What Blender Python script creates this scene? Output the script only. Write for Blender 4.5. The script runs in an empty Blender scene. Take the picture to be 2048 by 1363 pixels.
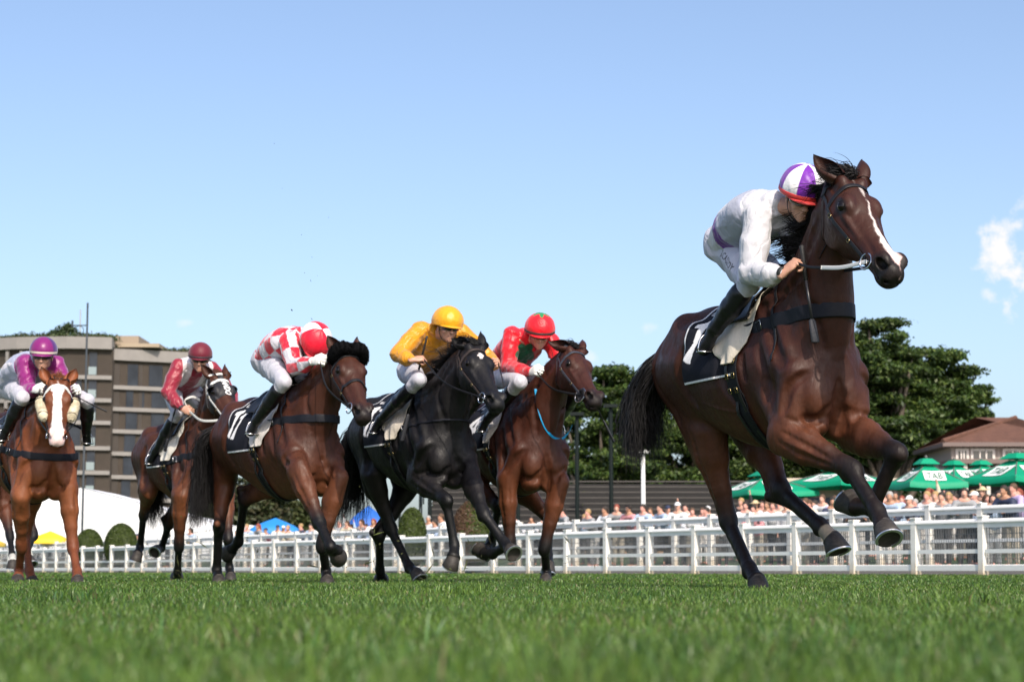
import bpy, bmesh, math, random
import numpy as np
from mathutils import Vector, Matrix, Euler

S = bpy.context.scene
COL = S.collection
R = math.radians

# ------------------------------------------------------------------ camera
CAM_H, LENS = 0.12, 70.0
FPX = 2048 * LENS / 36.0
PITCH = math.atan((1140 - 681.5) / FPX)
cam_d = bpy.data.cameras.new('camera')
cam = bpy.data.objects.new('camera', cam_d)
COL.objects.link(cam)
cam_d.lens = LENS
cam_d.sensor_width = 36.0
cam_d.clip_start = 0.05
cam_d.clip_end = 5000
cam.location = (0, 0, CAM_H)
cam.rotation_euler = (math.pi / 2 + PITCH, 0, 0)
cam_d.dof.use_dof = True
cam_d.dof.focus_distance = 10.8
cam_d.dof.aperture_fstop = 6.0
S.camera = cam

# ------------------------------------------------------------------ light
SUN_EL, SUN_AZ = 42.0, 163.0       # azimuth measured clockwise from +Y (view direction)
sd = np.array([math.sin(R(SUN_AZ)) * math.cos(R(SUN_EL)), math.cos(R(SUN_AZ)) * math.cos(R(SUN_EL)), math.sin(R(SUN_EL))])
sun_d = bpy.data.lights.new('sun', 'SUN')
sun_d.energy = 3.1
sun_d.angle = R(0.5)
sun_d.color = (1.0, 0.90, 0.76)
sun = bpy.data.objects.new('sun', sun_d)
COL.objects.link(sun)
sun.rotation_euler = Vector(sd).to_track_quat('Z', 'Y').to_euler()

world = bpy.data.worlds.new('World')
S.world = world
world.use_nodes = True


def build_world():
    nt = world.node_tree
    N, L = nt.nodes, nt.links
    N.clear()
    out = N.new('ShaderNodeOutputWorld')
    bg = N.new('ShaderNodeBackground')
    bg.inputs['Strength'].default_value = 0.15
    sky = N.new('ShaderNodeTexSky')
    sky.sky_type = 'NISHITA'
    sky.sun_disc = False
    sky.sun_elevation = R(SUN_EL)
    sky.sun_rotation = R(SUN_AZ)
    sky.air_density = 0.75
    sky.dust_density = 2.5
    sky.ozone_density = 0.8
    tc = N.new('ShaderNodeTexCoord')
    # soft cumulus puffs standing at fixed bearings in the sky
    nz = N.new('ShaderNodeTexNoise')
    nz.inputs['Scale'].default_value = 55.0
    nz.inputs['Detail'].default_value = 7.0
    nz.inputs['Roughness'].default_value = 0.62
    L.new(tc.outputs['Generated'], nz.inputs['Vector'])
    total = None
    for (px, py, rx, rz, amt) in CLOUDS:
        d = pix_dir(px, py)
        d = d / np.linalg.norm(d)
        sub = N.new('ShaderNodeVectorMath'); sub.operation = 'SUBTRACT'
        L.new(tc.outputs['Generated'], sub.inputs[0]); sub.inputs[1].default_value = tuple(d)
        mul = N.new('ShaderNodeVectorMath'); mul.operation = 'MULTIPLY'
        L.new(sub.outputs[0], mul.inputs[0]); mul.inputs[1].default_value = (FPX / rx, FPX / rx, FPX / rz)
        ln = N.new('ShaderNodeVectorMath'); ln.operation = 'LENGTH'
        L.new(mul.outputs[0], ln.inputs[0])
        m = N.new('ShaderNodeMath'); m.operation = 'MULTIPLY_ADD'      # noise*1.9 - dist
        L.new(nz.outputs['Fac'], m.inputs[0]); m.inputs[1].default_value = 3.2
        neg = N.new('ShaderNodeMath'); neg.operation = 'MULTIPLY_ADD'
        L.new(ln.outputs['Value'], neg.inputs[0]); neg.inputs[1].default_value = -1.0; neg.inputs[2].default_value = -0.95
        L.new(neg.outputs[0], m.inputs[2])
        mr = N.new('ShaderNodeMapRange'); mr.interpolation_type = 'SMOOTHSTEP'
        mr.inputs['From Min'].default_value = 0.0; mr.inputs['From Max'].default_value = 0.75
        mr.inputs['To Max'].default_value = amt
        L.new(m.outputs[0], mr.inputs['Value'])
        if total is None:
            total = mr.outputs[0]
        else:
            mx = N.new('ShaderNodeMath'); mx.operation = 'MAXIMUM'
            L.new(total, mx.inputs[0]); L.new(mr.outputs[0], mx.inputs[1]); total = mx.outputs[0]
    mix = N.new('ShaderNodeMix'); mix.data_type = 'RGBA'
    L.new(total, mix.inputs['Factor'])
    L.new(sky.outputs[0], mix.inputs['A'])
    mix.inputs['B'].default_value = CLOUD_COL
    L.new(mix.outputs['Result'], bg.inputs['Color'])
    L.new(bg.outputs[0], out.inputs[0])


CLOUD_COL = (4.6, 4.5, 4.6, 1)
CLOUDS = [(2000, 512, 84, 140, 1.0), (1982, 590, 46, 40, 0.6), (2030, 450, 60, 50, .8), (370, 645, 24, 13, .32), (1292, 655, 38, 18, .35),
          (1040, 620, 36, 13, .35), (1185, 715, 30, 22, .4)]


def pix_dir(px, py):
    x = (px - 1024) / FPX
    y = -(py - 681.5) / FPX
    c, s = math.cos(PITCH), math.sin(PITCH)
    return np.array([x, c - s * y, s + c * y])


def P(px, py, Y):
    """world point seen at photo pixel (2048 wide) at distance Y in front of the camera"""
    d = pix_dir(px, py)
    t = Y / d[1]
    return np.array([d[0] * t, Y, CAM_H + d[2] * t])


build_world()
S.view_settings.view_transform = 'Standard'
S.view_settings.look = 'None'
S.view_settings.exposure = 0.58
S.view_settings.gamma = 1.0
S.render.engine = 'CYCLES'
S.cycles.max_bounces = 6
S.cycles.use_denoising = True

# ------------------------------------------------------------------ materials
_M = {}


def mat(name, col=(.5, .5, .5), rough=.6, metal=0.0, noise=0.0, nscale=20.0, bump=0.0, bscale=60.0, attr=None,
        sheen=0.0, coat=0.0, spec=.5, trans=0.0, stretch=None, sub=0.0, col2=None, detail=6.0, ior=None, objrand=0.0, distort=0.0, crease=0.0, cscale=7.0):
    if name in _M:
        return _M[name]
    m = bpy.data.materials.new(name)
    m.use_nodes = True
    nt = m.node_tree
    N, L = nt.nodes, nt.links
    b = N['Principled BSDF']
    b.inputs['Roughness'].default_value = rough
    b.inputs['Metallic'].default_value = metal
    b.inputs['Specular IOR Level'].default_value = spec
    b.inputs['Sheen Weight'].default_value = sheen
    b.inputs['Coat Weight'].default_value = coat
    b.inputs['Coat Roughness'].default_value = .25
    b.inputs['Transmission Weight'].default_value = trans
    if ior: b.inputs['IOR'].default_value = ior
    tc = N.new('ShaderNodeTexCoord')
    vec = tc.outputs['Object']
    if stretch:
        mp = N.new('ShaderNodeMapping')
        mp.inputs['Scale'].default_value = stretch
        L.new(vec, mp.inputs['Vector'])
        vec = mp.outputs[0]
    csock = None
    if attr:
        a = N.new('ShaderNodeAttribute')
        a.attribute_name = attr
        csock = a.outputs['Color']
    else:
        rgb = N.new('ShaderNodeRGB')
        rgb.outputs[0].default_value = (*col, 1)
        csock = rgb.outputs[0]
    if noise or col2 is not None:
        nz = N.new('ShaderNodeTexNoise')
        nz.inputs['Scale'].default_value = nscale
        nz.inputs['Detail'].default_value = detail
        nz.inputs['Roughness'].default_value = .65
        L.new(vec, nz.inputs['Vector'])
        if col2 is not None:
            mx = N.new('ShaderNodeMix'); mx.data_type = 'RGBA'
            mr = N.new('ShaderNodeMapRange')
            mr.inputs['From Min'].default_value = .38; mr.inputs['From Max'].default_value = .62
            L.new(nz.outputs['Fac'], mr.inputs['Value'])
            L.new(mr.outputs[0], mx.inputs['Factor'])
            L.new(csock, mx.inputs['A']); mx.inputs['B'].default_value = (*col2, 1)
            csock = mx.outputs['Result']
        if noise:
            mr = N.new('ShaderNodeMapRange')
            mr.inputs['From Min'].default_value = .3; mr.inputs['From Max'].default_value = .7
            mr.inputs['To Min'].default_value = 1 - noise; mr.inputs['To Max'].default_value = 1 + noise
            L.new(nz.outputs['Fac'], mr.inputs['Value'])
            mx = N.new('ShaderNodeVectorMath'); mx.operation = 'SCALE'
            L.new(csock, mx.inputs[0]); L.new(mr.outputs[0], mx.inputs['Scale'])
            csock = mx.outputs[0]
    if objrand:
        oi = N.new('ShaderNodeObjectInfo')
        mr = N.new('ShaderNodeMapRange')
        mr.inputs['To Min'].default_value = 1 - objrand; mr.inputs['To Max'].default_value = 1 + objrand
        L.new(oi.outputs['Random'], mr.inputs['Value'])
        mx = N.new('ShaderNodeVectorMath'); mx.operation = 'SCALE'
        L.new(csock, mx.inputs[0]); L.new(mr.outputs[0], mx.inputs['Scale'])
        csock = mx.outputs[0]
    L.new(csock, b.inputs['Base Color'])
    if sub:
        b.inputs['Subsurface Weight'].default_value = sub
        b.inputs['Subsurface Scale'].default_value = .01
    if bump:
        n2 = N.new('ShaderNodeTexNoise')
        n2.inputs['Scale'].default_value = bscale
        n2.inputs['Detail'].default_value = 5.0
        n2.inputs['Distortion'].default_value = distort
        L.new(vec, n2.inputs['Vector'])
        bp = N.new('ShaderNodeBump')
        bp.inputs['Strength'].default_value = 1.0
        bp.inputs['Distance'].default_value = bump
        L.new(n2.outputs['Fac'], bp.inputs['Height'])
        L.new(bp.outputs[0], b.inputs['Normal'])
    if crease:
        # sharp-edged cloth folds
        n3 = N.new('ShaderNodeTexNoise'); n3.inputs['Scale'].default_value = cscale; n3.inputs['Detail'].default_value = 2.0
        n3.inputs['Distortion'].default_value = 1.3
        mp3 = N.new('ShaderNodeMapping'); mp3.inputs['Scale'].default_value = (1.5, 1.0, .75)
        L.new(tc.outputs['Object'], mp3.inputs['Vector']); L.new(mp3.outputs[0], n3.inputs['Vector'])
        s1 = N.new('ShaderNodeMath'); s1.operation = 'SUBTRACT'; L.new(n3.outputs['Fac'], s1.inputs[0]); s1.inputs[1].default_value = .5
        s2 = N.new('ShaderNodeMath'); s2.operation = 'ABSOLUTE'; L.new(s1.outputs[0], s2.inputs[0])
        s3 = N.new('ShaderNodeMath'); s3.operation = 'POWER'; L.new(s2.outputs[0], s3.inputs[0]); s3.inputs[1].default_value = .9
        b3 = N.new('ShaderNodeBump'); b3.inputs['Strength'].default_value = 1.0; b3.inputs['Distance'].default_value = crease
        L.new(s3.outputs[0], b3.inputs['Height'])
        if bump: L.new(bp.outputs[0], b3.inputs['Normal'])
        L.new(b3.outputs[0], b.inputs['Normal'])
    _M[name] = m
    return m


# ------------------------------------------------------------------ objects
def tag(o, label=None, cat=None, group=None, kind=None):
    if label: o['label'] = label
    if cat: o['category'] = cat
    if group: o['group'] = group
    if kind: o['kind'] = kind
    return o


def empty(name, loc=(0, 0, 0), rz=0.0, label=None, cat=None, group=None):
    o = bpy.data.objects.new(name, None)
    COL.objects.link(o)
    o.location = tuple(loc)
    o.rotation_euler = (0, 0, rz)
    o.empty_display_size = .2
    return tag(o, label, cat, group)


def link_mesh(name, me, m=None, parent=None, smooth=False):
    o = bpy.data.objects.new(name, me)
    COL.objects.link(o)
    if m is not None:
        if isinstance(m, (list, tuple)):
            for x in m: me.materials.append(x)
        else:
            me.materials.append(m)
    if smooth:
        me.polygons.foreach_set('use_smooth', np.ones(len(me.polygons), dtype=bool))
    if parent is not None:
        o.parent = parent
    return o


def np_mesh(name, verts, faces, m=None, parent=None, smooth=True, col=None, midx=None):
    """faces: (n,3|4) int array or list of index lists"""
    me = bpy.data.meshes.new(name)
    verts = np.asarray(verts, dtype=np.float32)
    if isinstance(faces, np.ndarray):
        k = faces.shape[1]
        n = len(faces)
        me.vertices.add(len(verts))
        me.vertices.foreach_set('co', verts.ravel())
        me.loops.add(n * k)
        me.loops.foreach_set('vertex_index', faces.astype(np.int32).ravel())
        me.polygons.add(n)
        me.polygons.foreach_set('loop_start', np.arange(0, n * k, k, dtype=np.int32))
        me.polygons.foreach_set('loop_total', np.full(n, k, dtype=np.int32))
        me.update(calc_edges=True)
        me.validate()
    else:
        me.from_pydata([tuple(v) for v in verts.tolist()], [], [tuple(f) for f in faces])
    if col is not None:
        a = me.color_attributes.new('Col', 'FLOAT_COLOR', 'POINT')
        c = np.ones((len(me.vertices), 4), dtype=np.float32)
        c[:, :3] = col
        a.data.foreach_set('color', c.ravel())
    o = link_mesh(name, me, m, parent, smooth)
    if midx is not None:
        me.polygons.foreach_set('material_index', np.asarray(midx, dtype=np.int32))
    return o


class MB:
    """collects shapes into one mesh"""
    def __init__(s):
        s.v = []; s.f = []; s.mi = []

    def add(s, v, f, mi=0):
        o = len(s.v)
        s.v += [tuple(map(float, p)) for p in v]
        s.f += [tuple(i + o for i in q) for q in f]
        s.mi += [mi] * len(f)

    def box(s, c, d, rz=0.0, mi=0, rot=None, bev=0.0):
        hx, hy, hz = d[0] / 2, d[1] / 2, d[2] / 2
        M = rot if rot is not None else Matrix.Rotation(rz, 3, 'Z')
        C = Vector(c)
        if bev <= 0:
            pts = [(x, y, z) for z in (-hz, hz) for (x, y) in ((-hx, -hy), (hx, -hy), (hx, hy), (-hx, hy))]
            fs = [(0, 3, 2, 1), (4, 5, 6, 7), (0, 1, 5, 4), (1, 2, 6, 5), (2, 3, 7, 6), (3, 0, 4, 7)]
        else:
            b = bev
            ring = [(-hx + b, -hy), (hx - b, -hy), (hx, -hy + b), (hx, hy - b), (hx - b, hy), (-hx + b, hy), (-hx, hy - b), (-hx, -hy + b)]
            ring2 = [(x * (1 - b / hx), y * (1 - b / hy)) for x, y in ring]
            pts = [(x, y, -hz) for x, y in ring2] + [(x, y, -hz + b) for x, y in ring] + [(x, y, hz - b) for x, y in ring] + [(x, y, hz) for x, y in ring2]
            fs = [tuple(range(7, -1, -1)), tuple(range(24, 32))]
            for k in range(3):
                for i in range(8):
                    j = (i + 1) % 8
                    fs.append((k * 8 + i, k * 8 + j, k * 8 + 8 + j, k * 8 + 8 + i))
        s.add([C + M @ Vector(p) for p in pts], fs, mi)

    def tube(s, pts, rad, n=8, mi=0, cap=True, flat=1.0, up=None):
        pts = [Vector(p) for p in pts]
        if not hasattr(rad, '__len__'): rad = [rad] * len(pts)
        vs = []; fs = []
        prev = None
        for i, p in enumerate(pts):
            t = (pts[min(i + 1, len(pts) - 1)] - pts[max(i - 1, 0)])
            t = t.normalized() if t.length > 1e-9 else Vector((0, 0, 1))
            ref = Vector(up) if up is not None else (prev if prev is not None else (Vector((0, 0, 1)) if abs(t.z) < .9 else Vector((1, 0, 0))))
            a = ref - t * ref.dot(t)
            a = a.normalized() if a.length > 1e-6 else t.orthogonal().normalized()
            prev = a
            b = t.cross(a)
            for k in range(n):
                w = 2 * math.pi * k / n
                vs.append(p + (a * math.cos(w) * flat + b * math.sin(w)) * rad[i])
        m = len(pts)
        for i in range(m - 1):
            for k in range(n):
                j = (k + 1) % n
                fs.append((i * n + k, i * n + j, (i + 1) * n + j, (i + 1) * n + k))
        if cap:
            fs.append(tuple(range(n - 1, -1, -1)))
            fs.append(tuple((m - 1) * n + k for k in range(n)))
        s.add(vs, fs, mi)

    def lathe(s, c, prof, n=16, mi=0, axis=(0, 0, 1)):
        """prof: (radius, height) pairs along axis"""
        A = Vector(axis).normalized()
        a = A.orthogonal().normalized() if abs(A.z) < .99 else Vector((1, 0, 0))
        b = A.cross(a)
        C = Vector(c)
        vs = []; fs = []
        for r, h in prof:
            for k in range(n):
                w = 2 * math.pi * k / n
                vs.append(C + A * h + (a * math.cos(w) + b * math.sin(w)) * r)
        for i in range(len(prof) - 1):
            for k in range(n):
                j = (k + 1) % n
                fs.append((i * n + k, i * n + j, (i + 1) * n + j, (i + 1) * n + k))
        fs.append(tuple(range(n - 1, -1, -1)))
        fs.append(tuple((len(prof) - 1) * n + k for k in range(n)))
        s.add(vs, fs, mi)

    def build(s, name, m=None, parent=None, smooth=False):
        me = bpy.data.meshes.new(name)
        me.from_pydata(s.v, [], s.f)
        o = link_mesh(name, me, m, parent, smooth)
        if any(s.mi):
            me.polygons.foreach_set('material_index', np.asarray(s.mi, dtype=np.int32))
        return o


def copy_tree(o, parent=None):
    c = o.copy()
    COL.objects.link(c)
    c.parent = parent
    for ch in o.children:
        copy_tree(ch, c)
    return c


# ------------------------------------------------------------------ distance-field sculpting
def nrm(v):
    v = np.asarray(v, dtype=float)
    return v / max(np.linalg.norm(v), 1e-9)


class Field:
    def __init__(s, lo, hi, vox):
        s.lo = np.asarray(lo, dtype=float); s.vox = vox
        s.n = np.ceil((np.asarray(hi, dtype=float) - s.lo) / vox).astype(int) + 1
        s.D = np.full(tuple(s.n), 1.0, dtype=np.float32)
        s.ax = [(s.lo[i] + vox * np.arange(s.n[i])).astype(np.float32) for i in range(3)]

    def _sl(s, bmin, bmax):
        a = np.clip(np.floor((np.asarray(bmin) - s.lo) / s.vox).astype(int), 0, s.n)
        b = np.clip(np.ceil((np.asarray(bmax) - s.lo) / s.vox).astype(int) + 1, 0, s.n)
        if np.any(b <= a): return None
        return tuple(slice(int(a[i]), int(b[i])) for i in range(3))

    def _op(s, sl, d, k, sub=False):
        a = s.D[sl]
        if sub:
            d = -d
            h = np.clip(.5 - .5 * (d - a) / k, 0, 1)
            s.D[sl] = (d * (1 - h) + a * h) + k * h * (1 - h)
        else:
            h = np.clip(.5 + .5 * (d - a) / k, 0, 1)
            s.D[sl] = (d * (1 - h) + a * h) - k * h * (1 - h)

    def _xyz(s, sl):
        return (s.ax[0][sl[0]][:, None, None], s.ax[1][sl[1]][None, :, None], s.ax[2][sl[2]][None, None, :])

    def cap(s, a, b, ra, rb, lat=(0, 1, 0), k=.03, sub=False):
        """tapered elliptical capsule; ra, rb = radius or (lateral, depth)"""
        a = np.asarray(a, float); b = np.asarray(b, float)
        ra = ra if hasattr(ra, '__len__') else (ra, ra)
        rb = rb if hasattr(rb, '__len__') else (rb, rb)
        ab = b - a
        L2 = max(float(ab @ ab), 1e-10)
        t_ = ab / math.sqrt(L2)
        l = np.asarray(lat, float); l = l - t_ * (l @ t_)
        if np.linalg.norm(l) < 1e-4:
            l = np.cross(t_, (1, 0, 0) if abs(t_[0]) < .9 else (0, 0, 1))
        l = nrm(l)
        dp = np.cross(t_, l)
        m = max(*ra, *rb) + k + s.vox * 2
        sl = s._sl(np.minimum(a, b) - m, np.maximum(a, b) + m)
        if sl is None: return
        X, Y, Z = s._xyz(sl)
        X = X - a[0]; Y = Y - a[1]; Z = Z - a[2]
        f = np.float32
        dot = lambda v: X * f(v[0]) + Y * f(v[1]) + Z * f(v[2])
        al = dot(t_)
        t = np.clip(al / f(math.sqrt(L2)), 0, 1)
        z = al - t * f(math.sqrt(L2))
        x = dot(l); y = dot(dp)
        r1 = ra[0] + (rb[0] - ra[0]) * t
        r2 = ra[1] + (rb[1] - ra[1]) * t
        r3 = np.minimum(r1, r2)
        k0 = np.sqrt((x / r1) ** 2 + (y / r2) ** 2 + (z / r3) ** 2)
        k1 = np.sqrt((x / r1 ** 2) ** 2 + (y / r2 ** 2) ** 2 + (z / r3 ** 2) ** 2)
        d = np.where(k0 < .25, (k0 - 1) * r3, k0 * (k0 - 1) / np.maximum(k1, 1e-5))
        s._op(sl, d.astype(np.float32), k, sub)

    def sweep(s, pts, rads, lats, k=.04):
        """one smooth elliptical tube along a polyline"""
        pts = np.asarray(pts, float); rads = np.asarray(rads, float); lats = np.asarray(lats, float)
        m = rads.max() + k + .02
        sl = s._sl(pts.min(0) - m, pts.max(0) + m)
        X, Y, Z = s._xyz(sl)
        shp = s.D[sl].shape
        best = np.full(shp, 9.0, np.float32)
        par = np.zeros(shp, np.float32)
        n = len(pts)
        for i in range(n - 1):
            a = pts[i]; ab = pts[i + 1] - a; L2 = ab @ ab
            x = X - a[0]; y = Y - a[1]; z = Z - a[2]
            t = (x * ab[0] + y * ab[1] + z * ab[2]) / L2
            t = np.clip(t, 0 if i else -.0, 1)
            d = (x - t * ab[0]) ** 2 + (y - t * ab[1]) ** 2 + (z - t * ab[2]) ** 2
            q = d < best
            best = np.where(q, d, best); par = np.where(q, i + t, par)
        for _ in range(3):
            for axi in range(3):
                c_ = par.copy()
                for sh in (1, 2, 3):
                    a0 = [slice(None)] * 3; a1 = [slice(None)] * 3
                    a0[axi] = slice(sh, None); a1[axi] = slice(None, -sh)
                    c_[tuple(a0)] += par[tuple(a1)]; c_[tuple(a1)] += par[tuple(a0)]
                    e0 = [slice(None)] * 3; e0[axi] = slice(0, sh); c_[tuple(e0)] += par[tuple(e0)]
                    e0[axi] = slice(-sh, None); c_[tuple(e0)] += par[tuple(e0)]
                par = c_ / 7
        idx = np.arange(n)
        f = lambda arr: np.interp(par, idx, arr).astype(np.float32)
        tg = np.gradient(pts, axis=0); tg /= np.linalg.norm(tg, axis=1, keepdims=True)
        c = [f(pts[:, j]) for j in range(3)]
        lt = lats - tg * (lats * tg).sum(1, keepdims=True); lt /= np.linalg.norm(lt, axis=1, keepdims=True)
        dp = np.cross(tg, lt)
        q = [X - c[0], Y - c[1], Z - c[2]]
        x = sum(q[j] * f(lt[:, j]) for j in range(3))
        y = sum(q[j] * f(dp[:, j]) for j in range(3))
        z = sum(q[j] * f(tg[:, j]) for j in range(3))
        r1 = f(rads[:, 0]); r2 = f(rads[:, 1]); r3 = np.minimum(r1, r2)
        inner = (par > 1e-3) & (par < n - 1 - 1e-3)
        z = np.where(inner, 0, z)
        k0 = np.sqrt((x / r1) ** 2 + (y / r2) ** 2 + (z / r3) ** 2)
        k1 = np.sqrt((x / r1 ** 2) ** 2 + (y / r2 ** 2) ** 2 + (z / r3 ** 2) ** 2)
        d = np.where(k0 < .25, (k0 - 1) * r3, k0 * (k0 - 1) / np.maximum(k1, 1e-5))
        s._op(sl, d.astype(np.float32), k)

    def begin(s):
        s._st = s.D
        s.D = np.full(s._st.shape, 1.0, dtype=np.float32)

    def end(s, k):
        a = s._st; d = s.D
        h = np.clip(.5 + .5 * (d - a) / k, 0, 1)
        s.D = ((d * (1 - h) + a * h) - k * h * (1 - h)).astype(np.float32)
        s._st = None

    def chain(s, pts, rads, lat=(0, 1, 0), k=.02):
        for i in range(len(pts) - 1):
            s.cap(pts[i], pts[i + 1], rads[i], rads[i + 1], lat, k)

    def ell(s, c, r, ax=None, k=.03, sub=False):
        """ellipsoid, ax = three axis vectors"""
        c = np.asarray(c, float)
        A = np.eye(3) if ax is None else np.array([nrm(v) for v in ax])
        m = max(r) + k + s.vox * 2
        sl = s._sl(c - m, c + m)
        if sl is None: return
        X, Y, Z = s._xyz(sl)
        X = X - c[0]; Y = Y - c[1]; Z = Z - c[2]
        q = [X * A[i][0] + Y * A[i][1] + Z * A[i][2] for i in range(3)]
        k0 = np.sqrt(sum((q[i] / r[i]) ** 2 for i in range(3)))
        k1 = np.sqrt(sum((q[i] / r[i] ** 2) ** 2 for i in range(3)))
        d = np.where(k0 < .25, (k0 - 1) * min(r), k0 * (k0 - 1) / np.maximum(k1, 1e-5))
        s._op(sl, d.astype(np.float32), k, sub)

    def loft(s, org, ax, secs, k=.02, power=2.0):
        """body along ax[0]; secs rows: x, top, bottom, halfwidth, narrow_top, narrow_bottom"""
        org = np.asarray(org, float)
        A = np.array(ax, float)
        secs = np.asarray(secs, float)
        xs = np.linspace(secs[0, 0], secs[-1, 0], 160)
        tab = [smooth_interp(xs, secs[:, 0], secs[:, j]) for j in range(1, 6)]
        mx = max(abs(secs[:, 1:4]).max(), 0)
        ends = []
        for x in (xs[0], xs[-1]):
            for sy in (-1, 1):
                for z in (secs[:, 1].max(), secs[:, 2].min()):
                    ends.append(org + A[0] * x + A[1] * sy * secs[:, 3].max() + A[2] * z)
        ends = np.array(ends)
        sl = s._sl(ends.min(0) - .06 - k, ends.max(0) + .06 + k)
        if sl is None: return
        X, Y, Z = s._xyz(sl)
        X = X - org[0]; Y = Y - org[1]; Z = Z - org[2]
        q = [(X * A[i][0] + Y * A[i][1] + Z * A[i][2]).astype(np.float32) for i in range(3)]
        u = np.broadcast_to(q[0], s.D[sl].shape)
        tp, bt, hy, nt, nb = [np.interp(u, xs, t).astype(np.float32) for t in tab]
        hz = (tp - bt) / 2
        zc = (tp + bt) / 2
        nz = (q[2] - zc) / hz
        w = hy * (1 - nt * np.clip(nz, 0, 1.2) ** 1.5 - nb * np.clip(-nz, 0, 1.2) ** 1.5)
        w = np.maximum(w, .01)
        ny = np.abs(q[1]) / w
        kk = (ny ** power + np.abs(nz) ** power) ** (1 / power)
        d = (kk - 1) * np.minimum(hz, hy) * .9
        over = np.maximum(xs[0] - u, 0) + np.maximum(u - xs[-1], 0)
        d = np.where(over > 0, np.sqrt(np.maximum(d, 0) ** 2 + over ** 2), d)
        s._op(sl, d.astype(np.float32), k)

    def wobble(s, amp, freq, seed=0, stretch=(1, 1, 1)):
        rng = np.random.RandomState(seed)
        X, Y, Z = [s.ax[0][:, None, None], s.ax[1][None, :, None], s.ax[2][None, None, :]]
        n = np.zeros_like(s.D)
        for o in range(3):
            for j in range(4):
                v = rng.normal(size=3); v = v / np.linalg.norm(v) * freq * (1.7 ** o) * np.asarray(stretch)
                n += (np.sin(X * v[0] + Y * v[1] + Z * v[2] + rng.uniform(0, 6.28)) / (1.8 ** o) / 4).astype(np.float32)
        s.D += (n * amp).astype(np.float32)

    def folds(s, amp, freq, seed=0):
        """soft cloth creases: ridged, warped waves"""
        rng = np.random.RandomState(seed)
        X, Y, Z = [s.ax[0][:, None, None], s.ax[1][None, :, None], s.ax[2][None, None, :]]
        wx = np.sin(X * 9 + Z * 7 + rng.rand() * 6) * .05; wy = np.sin(Y * 11 - X * 6 + rng.rand() * 6) * .05
        n = np.zeros_like(s.D)
        for j in range(3):
            v = rng.normal(size=3); v = v / np.linalg.norm(v) * freq * (1 + .4 * j)
            q = np.sin((X + wy) * v[0] + (Y + wx) * v[1] + (Z + wx) * v[2] + rng.uniform(0, 6.28))
            n += (np.abs(q) ** .7 - .6) * np.clip(np.sin(X * rng.uniform(4, 9) + Y * rng.uniform(4, 9) + Z * rng.uniform(4, 9) + rng.uniform(0, 6)) + .4, 0, 1) / 2
        s.D += (n * amp).astype(np.float32)

    def sample(s, p):
        p = np.atleast_2d(p)
        g = (p - s.lo) / s.vox
        g = np.clip(g, 0, s.n - 1.001)
        i = g.astype(int); f = g - i
        r = 0
        for dx in (0, 1):
            for dy in (0, 1):
                for dz in (0, 1):
                    w = (f[:, 0] if dx else 1 - f[:, 0]) * (f[:, 1] if dy else 1 - f[:, 1]) * (f[:, 2] if dz else 1 - f[:, 2])
                    r = r + w * s.D[i[:, 0] + dx, i[:, 1] + dy, i[:, 2] + dz]
        return r

    def cast(s, c, d, off=.004, rmax=.7, step=.006, rmin=0.0):
        """march outwards from c along d to the surface, then stand off it"""
        c = np.atleast_2d(c); d = np.atleast_2d(d)
        d = d / np.linalg.norm(d, axis=1, keepdims=True)
        n = max(len(c), len(d))
        c = np.broadcast_to(c, (n, 3)); d = np.broadcast_to(d, (n, 3))
        t = np.full(n, rmin); live = np.ones(n, bool)
        prev = s.sample(c + d * t[:, None])
        out = t.copy()
        for _ in range(int(rmax / step)):
            t2 = t + step
            v = s.sample(c + d * t2[:, None])
            hit = live & (v > 0)
            fr = np.clip(-prev / np.maximum(v - prev, 1e-6), 0, 1)
            out = np.where(hit, t + fr * step, out)
            live &= ~hit
            prev = v; t = t2
            if not live.any(): break
        out = np.where(live, t, out)
        return c + d * (out + off)[:, None]

    def push(s, p, off):
        """project points to the level set at distance off"""
        p = np.array(p, float)
        for _ in range(6):
            v = s.sample(p); e = .006
            g = np.stack([s.sample(p + np.eye(3)[i] * e) - s.sample(p - np.eye(3)[i] * e) for i in range(3)], 1) / (2 * e)
            gl = np.maximum(np.linalg.norm(g, axis=1), .25)
            p = p - (g / gl[:, None]) * ((v - off) / gl)[:, None] * .8
        return p

    def groove(s, pts, r=.012, k=.03, lift=.003, n=9, ridge=False):
        """crease (or vein) running over the surface along pts"""
        c = s.push(spline(pts, n), lift if not ridge else -r * .45)
        for i in range(n - 1):
            e0 = math.sin(math.pi * (i + .3) / n) ** .5; e1 = math.sin(math.pi * (i + 1.0) / (n + .3)) ** .5
            s.cap(c[i], c[i + 1], max(r * e0, .003), max(r * e1, .003), (0, 1, 0), k, not ridge)

    def raycast(s, o, d, t0, t1, off=0.0):
        o = np.asarray(o, float); d = nrm(d)
        t = np.arange(t0, t1, .01)
        v = s.sample(o + d * t[:, None])
        i = np.argmax(v < 0)
        if not (v < 0).any(): return o + d * t[int(np.argmin(v))]
        return o + d * (t[i] - off)

    def mesh(s, smooth=1, keep_largest=False):
        D = s.D
        c = [D[dx:D.shape[0] - 1 + dx, dy:D.shape[1] - 1 + dy, dz:D.shape[2] - 1 + dz] < 0 for dx in (0, 1) for dy in (0, 1) for dz in (0, 1)]
        cnt = sum(x.astype(np.int8) for x in c)
        act = (cnt > 0) & (cnt < 8)
        I = np.argwhere(act)
        idx = np.full(act.shape, -1, dtype=np.int32)
        idx[act] = np.arange(len(I))
        cor = np.array([(dx, dy, dz) for dx in (0, 1) for dy in (0, 1) for dz in (0, 1)])
        val = np.stack([D[I[:, 0] + q[0], I[:, 1] + q[1], I[:, 2] + q[2]] for q in cor], 1)
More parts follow.
